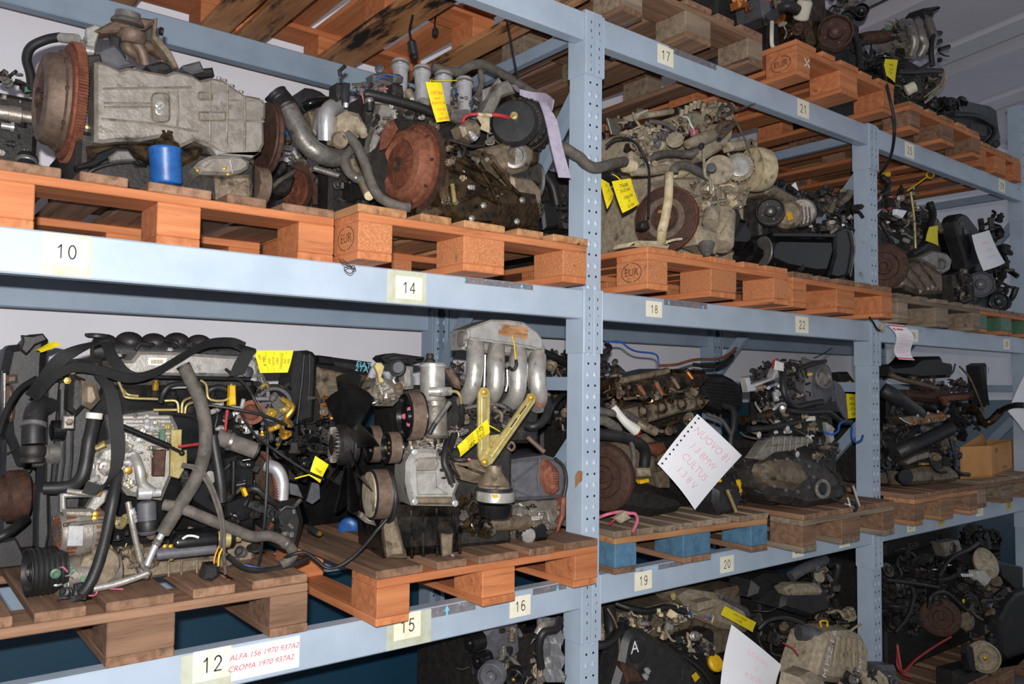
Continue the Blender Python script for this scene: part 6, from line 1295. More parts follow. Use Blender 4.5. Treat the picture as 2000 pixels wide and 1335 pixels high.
e.slab('gearbox_case', [(1090,900),(1190,760),(1300,690),(1450,662),(1700,660),(1735,770),(1660,950),(1600,1070),(1480,1075),(1350,1070),(1140,1030),(1070,970)], .14, .2, 'cast_alu', .025); e.rod('drive_shaft', (960,880,.06), (1380,850,.1), 62, 'cast_alu_dirty', 70); e.turn('shaft_boss', (1340,800,.1), (.3,-.9,.2), [(100,-60),(90,0),(60,30)], 'cast_alu', 26); e.turn('case_disc', (1395,980,.1), (-.3,-.9,0), [(66,-20),(68,0),(60,8),(20,10)], 'cast_alu_clean', 28)
e.fill([(1230,690),(1680,670),(1700,800),(1600,1040),(1360,1050),(1150,1000)], .1, .15, 44, ['cast_alu','cast_alu_dirty','cast_alu','dark_grime','steel_dull'], 36, 120, 89); e.slab('dark_foot', [(1450,930),(1560,880),(1600,960),(1580,1070),(1450,1070)], .09, .06, 'black_paint', .012); e.rod('pushrod', (1380,60,.1), (1540,200,.08), 22, 'rust_grey'); e.fill([(820,700),(1100,820),(1080,960),(860,980)], .02, .08, 16, ['dark_grime','cast_oily','black_paint'], 50, 130, 90)
e.crop(560, 860, 5.136); e.hose('battery_lead', [(-20,1180,.05),(60,1140,.03),(180,1120,.02),(290,1190,.0),(400,1275,-.02),(520,1260,-.02),(660,1170,-.02),(800,1030,-.01),(900,905,.0),(1000,790,.0),(1100,650,.0)], 19, 'rubber', seg=10)
tag('yellow tag tied to the zinc strut of the runner manifold', ((952,818),(957,844),(899,892),(893,871)), -.16, [('MERC 124 2.0',.3,.32),('111 940',.62,.32)], loop=[(950,828,-.16),(966,836,-.16),(976,842,-.15)], bend=.003)
# engine behind the upright
e = Eng('dark engine with black hoses between the silver manifold and the blue upright', 1100, 960, .7, D1).crop(1040, 660, 3); e.lim = BAY2
e.core(60, 300, 160, .72, 1.05); e.fill([(50,60),(270,90),(280,420),(200,620),(60,400)], .55, .72, 80, ['dark_grime','black_plastic','cast_iron','steel_dull','cast_alu_dirty'], 26, 84, 91); e.hose('hose', [(60,80,.5),(150,120,.5),(260,180,.52)], 22, 'rubber'); e.hose('hose', [(90,500,.45),(120,400,.44),(180,330,.45),(250,300,.48)], 18, 'rubber'); e.slab('hood', [(270,70),(380,10),(430,60),(440,180),(400,260),(300,220)], .6, .1, 'black_plastic', .02); e.turn('sensor', (255,340,.46), (-.5,-.8,.2), [(30,-30),(34,0),(26,20),(14,24)], 'cast_alu', 20)
# ================================================================ level 1, middle bay
e = Eng('dirty engine with four open ports and a white sheet hung on it', 1270, 1000, .3, D1).crop(1160, 660, 2.3594); e.lim = BAY2
e.core(70, 460, 470, .2, .48); e.core(120, 480, 220, .3, .48, 'dark_grime', 'cylinder_head', 480)
e.flywheel((45,640,.12), 156, (-.95,-.3,0), 'rust_dark', 'rust_dark', .022, 110)
e.slab('oil_pan', [(100,690),(250,668),(400,715),(432,760),(410,800),(290,832),(120,800),(90,760)], .08, .25, 'dark_grime', .03)
e.slab('block_face', [(70,490),(250,440),(330,500),(350,600),(350,690),(290,690),(120,670),(95,560)], .13, .1, 'cast_alu_dirty', .012)
o = e.slab('intake_face', [(150,330),(200,318),(460,270),(545,285),(510,325),(400,345),(250,392),(165,372)], .1, .1, 'cast_alu_dirty', .01)
for x, y in ((225,338),(313,320),(403,303),(488,292)): e.turn('intake_port', (x, y, .1), (-.1,-1,.25), [(30,-4),(32,4),(24,6),(20,-14),(8,-14)], 'cast_oily', 22, o)
e.slab('cam_carrier', [(110,195),(180,175),(330,140),(520,148),(545,185),(490,245),(380,262),(240,292),(120,262)], .16, .14, 'cast_oily', .016)
e.hose('fuel_rail', [(130,195,.12),(250,170,.11),(340,150,.11)], 16, 'cast_alu_dirty'); e.bar('cover_edge', [(140,280,.13),(300,262,.13),(480,232,.13)], 7, 'cast_alu_dirty')
for a, b, mt in (((200,212,.1),(236,262,.08),'rust_light'), ((280,195,.1),(316,262,.08),'rust_light'), ((358,178,.1),(392,232,.08),'rust_grey'), ((425,150,.12),(455,188,.1),'copper_wire')):
    e.rod('injector', a, b, 13, mt, 9); e.turn('injector_cap', a, (-.5,-.3,.8), [(15,-8),(16,2),(10,8)], 'dark_grime', 14)
o = e.slab('engine_cover', [(480,165),(600,165),(650,190),(692,225),(695,300),(650,352),(540,310),(480,240)], .3, .12, 'black_plastic', .016)
for i in range(7): e.bar('cover_rib', [(500+i*6,200+i*16,.297),(650+i*4,215+i*16,.297)], 4, 'black_plastic', o)
e.hose('brown_hose', [(300,128,.24),(380,122,.24),(430,108,.25),(480,98,.26),(570,96,.27),(620,75,.28),(656,44,.29)], 6.5, 'rust_light'); e.hose('black_hose', [(460,122,.28),(540,130,.28),(600,118,.29),(642,82,.3)], 9, 'rubber'); e.hose('blue_tube', [(55,20,.25),(120,18,.24),(160,45,.24),(200,62,.25),(285,75,.26),(300,122,.26)], 4.5, 'wire_blue')
e.hose('hose', [(10,330,.08),(80,345,.06),(150,352,.07),(200,385,.09)], 18, 'rubber_dusty'); e.hose('hose', [(10,375,.06),(60,385,.05),(110,425,.06)], 24, 'rubber_dusty'); e.hose('hose', [(15,440,.05),(120,452,.03),(200,480,.03),(235,520,.04),(232,590,.05)], 26, 'rubber'); e.hose('white_sleeve', [(90,315,.06),(140,380,.04),(195,425,.03)], [16,20,28], 'wire_white'); e.hose('grey_tube', [(150,450,.02),(178,500,.02),(185,560,.02),(178,620,.03)], 11, 'rubber_dusty')
e.wires([[(150,450,.03),(190,455,.02),(215,430,.02)], [(160,470,.03),(195,462,.02),(220,445,.02)]], 3, 'wire_red'); e.hose('pipe_stub', [(200,390,.08),(240,410,.06),(285,432,.05)], 22, 'cast_alu_dirty'); e.turn('coolant_port', (342,430,.1), (-.2,-.9,.3), [(18,-6),(20,6),(13,8),(11,-4)], 'rust_grey', 20)
e.slab('rusty_bracket', [(262,490),(330,480),(345,520),(300,545),(275,530)], .07, .05, 'rust', .01); e.slab('grey_plug', [(205,600),(265,596),(272,640),(220,640)], .04, .04, 'cast_dusty', .008); e.slab('yellow_plug', [(212,655),(255,648),(258,665),(220,672)], .04, .02, 'yellow_plastic', .003); e.slab('sensor_block', [(155,600),(205,598),(205,640),(165,665)], .05, .04, 'rust_grey', .008); e.slab('tin_plate', [(280,620),(350,600),(352,690),(310,690)], .06, .02, 'cast_alu_dirty', .004)
e.fill([(60,180),(160,180),(160,330),(60,320)], .1, .2, 26, ['dark_grime','rust_grey','cast_alu_dirty','cast_oily'], 18, 54, 101); e.fill([(170,250),(470,215),(500,280),(240,320)], .1, .14, 30, ['dark_grime','cast_oily','cast_alu_dirty','cast_iron'], 18, 50, 102); e.fill([(250,390),(480,350),(480,480),(340,470)], .1, .18, 22, ['dark_grime','cast_alu_dirty','cast_oily'], 20, 60, 103); e.fill([(10,60),(110,60),(110,200),(20,330)], .3, .45, 26, ['dark_grime','black_plastic','cast_iron'], 22, 70, 104)
e.hose('black_hose', [(600,310,.1),(640,330,.06),(645,400,.04),(630,470,.04),(640,600,.02),(670,680,.0)], 18, 'rubber'); e.hose('black_hose', [(520,350,.06),(590,380,.04),(630,440,.04)], 9, 'rubber_dusty'); e.slab('compressor', [(565,690),(610,650),(680,670),(695,740),(660,820),(590,828),(562,760)], -.03, .12, 'black_plastic', .02); e.bar('compressor_strap', [(615,700,-.04),(640,760,-.04),(655,800,-.04)], 8, 'zinc_yellow'); e.fill([(560,640),(700,640),(700,820),(570,820)], -.04, .06, 20, ['black_plastic','dark_grime','black_paint','yellow_plastic'], 16, 50, 105)
e.hose('red_cable', [(15,830,.06),(60,812,.02),(120,800,-.0),(160,806,-.02),(190,810,-.03),(200,840,-.05),(180,890,-.07)], 8, 'wire_pink'); e.hose('red_cable', [(70,860,.0),(100,830,.0),(130,800,.0)], 6, 'wire_red'); e.slab('cable_joint', [(100,830),(150,800),(180,830),(130,855)], -.03, .02, 'cast_dusty', .006)
t = tag('large white sheet with punched edge and pink writing on the four-port engine', ((1362,808),(1449,889),(1357,995),(1284,905)), -.03, [('NUOVO 81',.2,.16),('1.3 BMW',.42,.15),('CULTUS',.62,.16),('1.3 8 V',.82,.16)], 'ink_pink', 'paper_white', None, 'paper_sheet', 'sheet', 'white sheets hung on engines', .008)
q = MB()
for i in range(11):
    s_ = .05+i*.09; p_ = W(1362,808,-.03).lerp(W(1284,905,-.03), s_).lerp(W(1449,889,-.03).lerp(W(1357,995,-.03), s_), .05); q.cyl(p_+Vector((-.3,-.9,.1))*.006, p_+Vector((-.3,-.9,.1))*.0068, .004, seg=10)
t.part('punched_holes', q, M['ink_black'], kind='stuff')

e = Eng('engine with dark gearbox, ribbed grey bracket and clear throttle housing', 1530, 990, .1, D1).crop(1400, 680, 2.634); e.lim = BAY2
e.core(290, 620, 470, .0, .26); e.core(300, 600, 200, .12, .26, 'dark_grime', 'cylinder_head', 500)
GB = [(225,640),(250,590),(330,545),(440,525),(520,560),(600,605),(660,650),(692,700),(690,760),(650,815),(560,838),(470,835),(300,785),(240,720)]
e.slab('gearbox_case', GB, -.12, .24, 'cast_iron', .03); DM = [(248,640),(262,600),(300,580),(400,572),(460,595),(492,650),(480,700),(430,735),(330,720),(270,690)]
e.slab('gearbox_cover', DM, -.16, .06, 'cast_alu_dirty', .03); e.edge_bolts(DM, -.14, 11, 8, 'steel_dull', -.06); e.turn('bearing_bore', (540,722,-.13), (-.25,-.97,.05), [(42,-4),(50,0),(50,10),(44,14),(34,14),(32,-10),(10,-12)], 'cast_alu', 34); e.turn('bore_core', (540,722,-.135), (-.25,-.97,.05), [(31,0),(28,6),(8,8)], 'black_paint', 26)
for a4 in (((600,620),(640,700)), ((625,640),(665,740)), ((560,600),(600,640)), ((600,720),(660,690)), ((590,770),(650,800))): e.bar('casting_rib', [(x, y, -.123) for x, y in a4], 6, 'cast_iron')
RB = [(200,568),(240,510),(275,465),(340,450),(480,456),(505,485),(440,508),(400,525),(300,540),(240,580)]
o = e.slab('ribbed_bracket', RB, -.13, .05, 'cast_alu', .006)
for x in (290,320,350,380,410,440,470): e.bar('bracket_rib', [(x,455,-.134),(x-6,528 if x < 420 else 505,-.134)], 4, 'cast_alu', o)
e.bar('bracket_rib', [(265,500,-.134),(480,484,-.134)], 4, 'cast_alu', o); e.bar('bracket_rib', [(215,560,-.134),(280,480,-.134)], 4, 'cast_alu', o)
e.slab('throttle_case', [(480,110),(560,60),(595,90),(612,180),(605,260),(560,305),(500,300),(470,220)], -.02, .14, 'grey_plastic', .02); e.turn('throttle_ring', (542,155,-.03), (-.25,-.95,.2), [(44,-6),(54,0),(54,10),(44,14),(38,4),(36,-20)], 'steel_dull', 34); e.slab('throttle_plate', [(515,130),(570,140),(560,190),(520,180)], -.02, .01, 'black_plastic', .003)
e.slab('lug_plate', [(150,150),(172,145),(178,185),(290,150),(300,115),(312,95),(325,150),(200,200),(205,220),(165,225)], -.04, .03, 'steel', .004); e.slab('white_label', [(305,62),(345,75),(345,118),(298,110)], -.08, .004, 'wire_white', .001); e.wires([[(290,100,-.06),(290,70,-.05),(315,55,-.05)]], 6, 'wire_red')
e.hose('black_hose', [(345,110,-.04),(340,180,-.06),(355,250,-.07),(400,300,-.07),(460,290,-.06),(540,275,-.06)], 17, 'rubber', seg=12); e.hose('black_hose', [(365,320,-.08),(450,330,-.08),(560,325,-.07),(600,345,-.06),(640,375,-.05),(690,380,-.05)], 14, 'rubber', seg=12); e.hose('dusty_pipe', [(130,370,-.01),(180,365,-.02),(240,350,-.04),(280,330,-.05)], 24, 'cast_oily', seg=14); e.hose('water_pipe', [(165,415,-.06),(260,410,-.08),(360,390,-.09),(480,365,-.08)], 17, 'rubber', seg=12); e.hose('cable', [(120,430,-.04),(150,452,-.06),(220,465,-.1),(280,455,-.1)], 7, 'rubber'); e.hose('black_hose', [(415,150,-.05),(420,110,-.04),(480,85,-.04),(560,65,-.04)], 10, 'rubber')
e.slab('grey_flap', [(610,165),(640,190),(665,235),(672,300),(678,375),(655,350),(630,300),(615,230)], -.06, .01, 'grey_plastic', .002); e.wires([[(500,50,-.0),(545,30,-.0),(590,0,.0)]], 3, 'black_paint'); e.wires([[(545,425,-.08),(590,442,-.1),(622,425,-.1),(632,388,-.09),(662,372,-.08)], [(697,395,-.06),(697,450,-.07),(712,482,-.07),(742,472,-.06),(752,448,-.05)]], 6, 'wire_blue', 'blue_cable')
e.fill([(180,210),(340,170),(350,330),(200,350)], -.05, .05, 40, ['dark_grime','black_plastic','steel','cast_alu_dirty','black_paint'], 18, 60, 111); e.fill([(350,90),(480,60),(490,260),(380,280)], -.03, .06, 30, ['dark_grime','black_plastic','cast_iron','steel_dull'], 18, 60, 112); e.fill([(180,320),(560,320),(600,440),(520,470),(200,450)], -.1, -.0, 46, ['dark_grime','black_plastic','steel','cast_alu_dirty','cast_alu','black_paint'], 18, 54, 113); e.fill([(480,470),(600,480),(610,600),(500,560)], -.12, -.04, 22, ['dark_grime','cast_iron','cast_alu_dirty'], 18, 56, 114); e.fill([(150,560),(250,620),(300,780),(200,740)], -.1, .02, 20, ['dark_grime','black_plastic','steel_dull'], 16, 50, 115); e.fill([(180,110),(330,60),(440,40),(470,70),(330,120),(190,170)], .0, .12, 20, ['black_plastic','dark_grime'], 22, 60, 116)
for x, y in ((362,415),(215,445),(412,545)): e.turn('shiny_plug', (x, y, -.13), NY, [(16,0),(18,4),(12,8),(6,8)], 'steel', 18)
e.slab('white_clip', [(470,350),(508,348),(510,372),(470,374)], -.11, .01, 'wire_white', .002); e.slab('yellow_dot', [(475,128),(492,124),(494,140),(478,142)], -.05, .01, 'yellow_plastic', .002); e.slab('bell_rim', [(565,380),(600,400),(606,470),(590,490),(570,430)], -.08, .02, 'cast_alu_clean', .003)
e.turn('link_wheel', (700,820,-.19), (-.35,-.93,0), [(10,-14),(28,-12),(30,-6),(30,6),(24,10),(14,10),(12,2)], 'rubber', 26); e.rod('link_bar', (700,705,-.19), (733,830,-.2), 6, 'steel'); e.rod('link_bar', (672,765,-.18), (688,820,-.19), 5, 'steel'); e.bar('link_bar', [(660,800,-.18),(700,822,-.19)], 5, 'steel')
tag('yellow tag with black writing beside the clear throttle housing', ((1653,768),(1672,770),(1676,814),(1657,817)), .1, [('94721',.2,.16),('FIESTA',.42,.15),('1.25 16V',.62,.15),('FUJA',.84,.16)])
e = Eng('dark engine deep behind the brace with a yellow marked cover', 1650, 900, .75, D1).crop(1400, 680, 2.634); e.lim = BAY3
e.core(560, 690, 330, .76, 1.0); e.fill([(590,330),(700,330),(700,660),(620,640)], .5, .6, 40, ['dark_grime','black_plastic','cast_iron','steel_dull'], 24, 76, 117); e.slab('cover', [(630,125),(680,120),(730,190),(740,240),(690,220),(640,180)], .5, .06, 'black_plastic', .01); e.slab('yellow_mark', [(668,172),(690,165),(694,185),(676,192)], .49, .004, 'yellow_plastic', .001)

# ================================================================ level 1, far bay
e = Eng('dark engine with copper rimmed ports and black corrugated duct', 1790, 945, .25, D1).crop(1700, 680, 2.987); e.dy = -.03; e.lim = BAY3
e.core(60, 500, 480, .12, .38); e.slab('intake_face', [(172,405),(230,395),(440,380),(468,392),(440,425),(340,440),(240,448)], .02, .08, 'cast_alu_dirty', .006)
for x, y in ((245,424),(303,410),(360,400),(413,392)): e.turn('port', (x, y, .02), (-.1,-.9,.45), [(24,-4),(27,3),(20,5),(17,-10),(6,-10)], 'copper_wire', 20)
e.bar('bright_edge', [(172,405,.015),(200,425,.015),(238,442,.015)], 4, 'wire_white'); e.bolts([(275,392,.01),(335,378,.01),(392,368,.01),(455,395,.01),(340,420,.01)], 7, NY, 'steel'); e.hose('corrugated_duct', [(140,620,.0),(220,580,-.02),(320,535,-.03),(400,495,-.02),(460,470,.0)], 42, 'black_plastic', .14, 3, 16); e.turn('duct_collar', (465,475,.0), (.7,-.5,.2), [(40,-10),(30,6),(20,10)], 'cast_alu_dirty', 20)
e.slab('block_lower', [(180,720),(330,690),(480,690),(520,720),(520,790),(420,812),(200,800)], .0, .2, 'cast_alu_dirty', .02); e.turn('drum', (200,748,-.0), (-.6,-.8,0), [(46,-40),(50,0),(44,14),(16,16)], 'black_paint', 28); e.slab('tin_bracket', [(200,660),(260,625),(345,600),(340,640),(280,655),(220,680)], -.0, .03, 'cast_alu', .004)
e.fill([(360,540),(500,520),(510,690),(380,690)], -.02, .08, 26, ['cast_alu_dirty','grey_plastic','cast_iron','dark_grime'], 22, 66, 121); e.fill([(80,330),(200,350),(240,460),(180,560),(70,520)], .02, .16, 30, ['dark_grime','black_plastic','cast_iron'], 24, 76, 122); e.fill([(70,520),(180,560),(200,790),(70,800)], .02, .14, 26, ['dark_grime','black_plastic','black_paint'], 26, 90, 123); e.fill([(260,460),(460,430),(440,500),(280,540)], .0, .08, 20, ['dark_grime','grey_plastic','cast_alu_dirty'], 20, 50, 124)
e.hose('black_hose', [(470,530,-.02),(490,620,-.04),(500,700,-.06),(530,730,-.07),(575,735,-.07)], 12, 'rubber'); e.hose('black_hose', [(340,640,-.01),(370,700,-.02),(410,722,-.02),(440,720,-.02)], 9, 'rubber'); e.wires([[(465,595,-.03),(475,615,-.04),(462,625,-.03)]], 4, 'wire_blue'); e.slab('brass_bit', [(305,668),(345,668),(345,680),(305,682)], -.02, .02, 'brass', .003); e.hose('wide_hose', [(70,240,.1),(140,280,.06),(220,340,.05),(280,385,.05)], 44, 'black_plastic', seg=14)
e = Eng('dark engine with rusty exhaust manifold under a black cam cover', 1840, 860, .7, D1).crop(1700, 680, 2.987); e.dy = -.2; e.lim = BAY3
e.core(100, 560, 250, .62, .9, 'black_paint'); e.slab('cam_cover', [(130,100),(250,90),(300,50),(420,45),(430,80),(490,90),(480,170),(300,180),(135,160)], .5, .15, 'black_plastic', .02); e.hose('manifold_pipe', [(110,150,.45),(180,180,.42),(280,205,.4),(390,235,.4)], 15, 'rust_grey')
e.slab('exhaust_manifold', [(230,240),(330,250),(400,215),(470,230),(480,270),(610,255),(615,300),(450,320),(330,310),(240,300)], .4, .08, 'rust_dark', .02); e.slab('rust_shield', [(415,280),(520,270),(600,270),(560,300),(460,305),(445,335)], .37, .02, 'rust_light', .003); e.fill([(230,170),(620,180),(620,260),(240,260)], .42, .5, 40, ['dark_grime','rust_dark','cast_iron','steel_dull'], 22, 66, 125)
e.hose('dipstick_tube', [(520,105,.35),(570,160,.33),(610,240,.32),(650,340,.32),(660,385,.32)], 6, 'cast_alu_dirty'); e.hose('cable', [(440,165,.4),(480,140,.38),(495,90,.38)], 5, 'grey_plastic'); e.slab('timing_cover', [(655,100),(690,85),(730,120),(745,260),(740,330),(700,330),(670,230)], .4, .1, 'black_plastic', .016); e.slab('label_bit', [(708,115),(725,112),(735,140),(718,145)], .395, .003, 'paper_white', .0006); e.slab('timing_cover', [(760,150),(800,140),(810,330),(770,340)], .42, .1, 'black_plastic', .014)
e.hose('down_pipe', [(580,360,.35),(620,370,.3),(655,425,.26),(700,425,.22),(760,365,.18)], 22, 'cast_oily', seg=14); e.hose('rubber_hose', [(745,375,.19),(790,348,.12),(840,332,.0),(900,332,-.06)], 17, 'rubber', seg=12); e.fill([(470,330),(660,340),(650,540),(480,520)], .45, .6, 30, ['dark_grime','black_plastic','cast_iron'], 26, 80, 126)
# cardboard box
c0, c1, c2 = WZ(1937.7,931,D1), WZ(1877.5,935,D1), WZ(1979.5,914,D1)
b = Thing('cardboard_box', c0, 'brown open cardboard box with faded print on the far pallet', 'box'); hh = .175; d1, d2 = c1-c0, c2-c0; c3 = c0+d1+d2
def wall_(p, q, nm, lean=0): 
    n = Vector((0,0,1)).cross(q-p).normalized()*.005; return b.part(nm, MB().prism([p, q, q+Vector((0,0,hh)), p+Vector((0,0,hh))], n), M['cardboard'], smooth=0)
w1 = wall_(c1, c0, 'side_panel'); w2 = wall_(c0, c2, 'side_panel'); wall_(c2, c3, 'side_panel'); wall_(c3, c1, 'side_panel')
b.part('bottom_panel', MB().prism([c0+Vector((0,0,.004)), c2+Vector((0,0,.004)), c3+Vector((0,0,.004)), c1+Vector((0,0,.004))], (0,0,.004)), M['cardboard'], smooth=0)
T_ = Vector((0,0,hh)); b.part('top_flap', MB().prism([c1+T_, c3+T_, c3+T_-d1.normalized()*-.03+Vector((0,0,.05)), c1+T_+d1.normalized()*.09+Vector((0,0,-.03))], d2.normalized()*.004), M['cardboard'], smooth=0); b.part('top_flap', MB().prism([c3+T_, c2+T_, c2+T_+d2.normalized()*.06-Vector((0,0,.03)), c3+T_+d2.normalized()*.06-Vector((0,0,.03))], Vector((0,0,.004))), M['cardboard'], smooth=0)
q = MB(); nn = Vector((0,0,1)).cross(d2).normalized()*-.001
put_text(q, 'III PA', .04, c0+d2*.2+Vector((0,0,.14))-d2.normalized().cross(ZA)*-.0015, d2, ZA); put_text(q, 'HAUTSTRUMPFE', .022, c0+d2*.55+Vector((0,0,.03))-d2.normalized().cross(ZA)*-.0015, d2, ZA); b.part('print', q, M['ink_brown'], w2, smooth=0)
tag('white sheet cut off by the right edge of the picture', ((2004,726),(2046,792),(2014,866),(1969,803)), -.06, [('K12 B',.4,.14),('1.2 16V',.6,.14)], 'ink_pink', 'paper_white', None, 'paper_sheet', 'sheet', 'white sheets hung on engines', .006)
# printed form hung at the second upright
P0 = [(1730,632,-.17),(1765,635,-.17),(1793,703,-.15),(1762,701,-.15)]; PP = [W(*p) for p in P0]
f = Thing('printed_form', (PP[2]+PP[3])/2, 'white form with red border and print hanging from the upright', 'sheet'); bf = lambda u, v: RT*(.012*math.sin(v*6.0)) + Vector((0,-.012*math.sin(v*5),0))
cd_ = f.part('sheet', MB().sheet(*PP, 6, 14, bf), M['paper_white']); q = MB()
def strip(v0, v1, u0=.0, u1=1.0):
    n = 8; n_ = -FW*.0016; vs = []
    for i in range(n+1):
        u = u0+(u1-u0)*i/n
        for v in (v0, v1): vs.append(PP[0].lerp(PP[1], u).lerp(PP[3].lerp(PP[2], u), v)+bf(u, v)+n_)
    q.add(vs, [(2*i, 2*i+1, 2*i+3, 2*i+2) for i in range(n)])
strip(.02,.055); strip(.94,.975); strip(.11,.17,.08,.2); strip(.12,.16,.26,.62); f.part('red_border', q, M['ink_red'], cd_, smooth=0); q = MB()
for v, u0, u1 in ((.26,.1,.7),(.31,.15,.9),(.37,.1,.6),(.44,.2,.85),(.52,.1,.8),(.57,.3,.9),(.64,.1,.5),(.72,.15,.9),(.78,.1,.7),(.86,.2,.9)): strip(v, v+.018, u0, u1)
f.part('print_lines', q, M['ink_pink'], cd_, smooth=0); f.part('hook', MB().tube([W(1728,640,-.16), W(1716,645,-.15), W(1706,630,-.15), W(1698,618,-.14)], .004, 6), M['black_paint']); f.part('knot', MB().box(W(1723,640,-.16), (.03,.02,.028), Matrix.Rotation(.6,3,'Y'), .006), M['cast_dusty'])
single('paper_scrap', MB().prism([WX(x, y, -.0005) for x, y in ((1124,928),(1130,919),(1138,920),(1137,938),(1130,944),(1124,953))], (-.002,0,0)), M['wood_pine'], 'torn scrap of brown paper stuck on the side of the middle upright', 'paper')
t_ = MB(); c = W(1576, 123, -.149)
for a in (.7, -.8): t_.box(c+Vector((0,-.0006,0)), (.05,.0008,.005), Matrix.Rotation(a,3,'Y'))
[setp(o, None) for o in ()]; ob = [o for o in bpy.data.objects if o.parent and o.parent.get('label','').startswith('orange pallet with a chalk cross') and o.name.startswith('block')][0]
link('chalk_cross', mesh_of(t_, 'chalk_cross', Vector((1.033,-.147,Z3)), 0), M['ink_white'], ob.parent)

# ================================================================ floor level
e = Eng('engine with crumpled silver heat shield under the number 16 beam', 1050, 1500, .35, D0, group='used car engines on the floor').crop(820, 1080, 2.703); e.dy = -.2; e.lim = BAY1
e.core(360, 900, 480, .36, .8); e.slab('cover', [(340,430),(400,350),(530,380),(540,520),(470,600),(380,560)], .32, .08, 'grey_plastic', .014)
for x, y, r in ((262,475,48),(300,570,44)): e.pulley((x,y,.32), r, .05, NX, 'black_paint', 'steel_dull', 6)
e.pulley((372,655,.24), 72, .04, (-.8,-.6,0), 'grey_plastic', 'steel_dull', 6); e.pulley((492,668,.22), 58, .04, (-.8,-.6,0), 'black_paint', 'brass', 6, hubmat='brass')
R_ = random.Random(5); mb = MB(); G = [[e.at(620+i*18, 340+j*34, .22+R_.uniform(-.03,.03)+.01*abs(i-5)) for i in range(11)] for j in range(11)]
for j in range(10):
    for i in range(10): mb.add([G[j][i], G[j+1][i], G[j+1][i+1], G[j][i+1]], [(0,1,2),(0,2,3)]); mb.add([p+Vector((0,.003,0)) for p in (G[j][i], G[j][i+1], G[j+1][i+1], G[j+1][i])], [(0,1,2),(0,2,3)])
e.part('heat_shield', mb, M['steel'], smooth=20); e.hose('black_hose', [(740,345,.16),(720,400,.14),(650,420,.14),(630,500,.15),(640,600,.16)], 22, 'rubber'); e.hose('silver_pipe', [(720,370,.2),(650,385,.18),(620,430,.18)], 24, 'cast_alu', seg=12); e.hose('bar', [(420,510,.3),(500,570,.28),(560,660,.26)], 14, 'steel_dull'); e.fill([(400,380),(620,380),(640,690),(420,690)], .24, .36, 40, ['dark_grime','cast_alu_dirty','steel_dull','black_plastic','cast_alu'], 22, 70, 131); e.fill([(240,420),(360,400),(380,600),(260,640)], .32, .4, 14, ['dark_grime','black_plastic'], 26, 70, 132)

e = Eng('dirty engine with large black timing cover marked A and yellow oil cap', 1330, 1480, .25, D0, group='used car engines on the floor').crop(820, 1080, 2.703); e.lim = BAY2
e.core(1000, 1560, 560, .2, .7); e.core(1060, 1700, 320, .28, .7, 'cast_alu_dirty', 'cylinder_head', 700)
CV = [(1085,470),(1110,415),(1150,398),(1200,412),(1260,450),(1400,545),(1500,640),(1560,760),(1480,1000),(1100,1000),(1000,800),(1060,600)]
o = e.slab('timing_cover', CV, .06, .1, 'black_plastic', .02); e.turn('cover_dome', (1150,515,.058), NY, [(64,-4),(62,4),(52,8),(20,9)], 'black_plastic', 30, o); q = MB(); put_text(q, 'A', .062, e.at(1135,498,.046), XA, ZA); e.part('chalk_letter', q, M['ink_white'], o, smooth=0); e.slab('yellow_square', [(1437,648),(1460,628),(1480,655),(1455,680)], .05, .004, 'yellow_plastic', .001, o); e.hose('cover_rim', [(1390,540,.05),(1490,620,.05),(1560,720,.05)], 7, 'black_plastic', parent=o)
e.turn('oil_cap', (1556,580,.1), (-.1,-.85,.5), [(40,-10),(46,0),(46,14),(36,24),(12,26)], 'yellow_plastic', 28); e.slab('cam_cover', [(1380,235),(1440,195),(1600,215),(1740,290),(1775,380),(1740,425),(1600,400),(1480,350)], .2, .16, 'cast_dusty', .024); e.slab('cover_bead', [(1600,225),(1740,290),(1785,390),(1770,400),(1730,310),(1600,245)], .18, .1, 'grey_plastic', .01)
e.slab('grey_module', [(1470,265),(1555,245),(1560,290),(1480,310)], .14, .05, 'cast_dusty', .008); e.hose('loom', [(1035,265,.2),(1110,290,.16),(1200,305,.14),(1300,285,.14),(1400,310,.13)], 17, 'rubber', seg=10); e.hose('loom', [(990,290,.1),(1030,360,.08),(1050,440,.08),(1055,520,.08)], 6, 'rust_grey'); e.hose('black_pipe', [(920,490,.05),(980,480,.04),(1030,440,.06),(1060,380,.1)], 22, 'rubber', seg=12); e.hose('black_pipe', [(1000,290,.2),(1010,400,.16),(1030,520,.14),(1030,640,.14)], 34, 'rubber', seg=12)
e.fill([(1060,310),(1380,320),(1520,460),(1580,560),(1440,560),(1250,430),(1080,390)], .06, .2, 90, ['dark_grime','cast_dusty','cast_alu_dirty','steel_dull','plastic_tan','black_plastic'], 18, 62, 133); e.fill([(1350,270),(1460,290),(1560,350),(1500,360),(1380,320)], .1, .14, 20, ['wire_white','wire_pink','wire_blue','plastic_tan'], 10, 26, 134, 'kp'); e.fill([(940,330),(1000,330),(1010,480),(940,480)], .2, .28, 10, ['cast_alu_dirty','cast_dusty'], 26, 60, 135); e.turn('hook', (1335,225,.1), (.2,-.9,.3), [(18,-4),(24,0),(24,6),(14,8),(12,0)], 'zinc_yellow', 16); e.slab('brown_part', [(1060,570),(1140,600),(1200,680),(1100,690)], .05, .04, 'rust_dark', .008)
e.bolts([(1200,620,.04),(1190,650,.04)], 16, (.3,-.6,.7), 'steel')
tag('yellow tag lying on the dirty grey cam cover under the number 20 beam', ((1416,1183),(1477,1215),(1470,1234),(1408,1200)), .06, [('CITR C3 PICASSO',.3,.3),('1.4 HDI',.7,.3)], bend=.003)
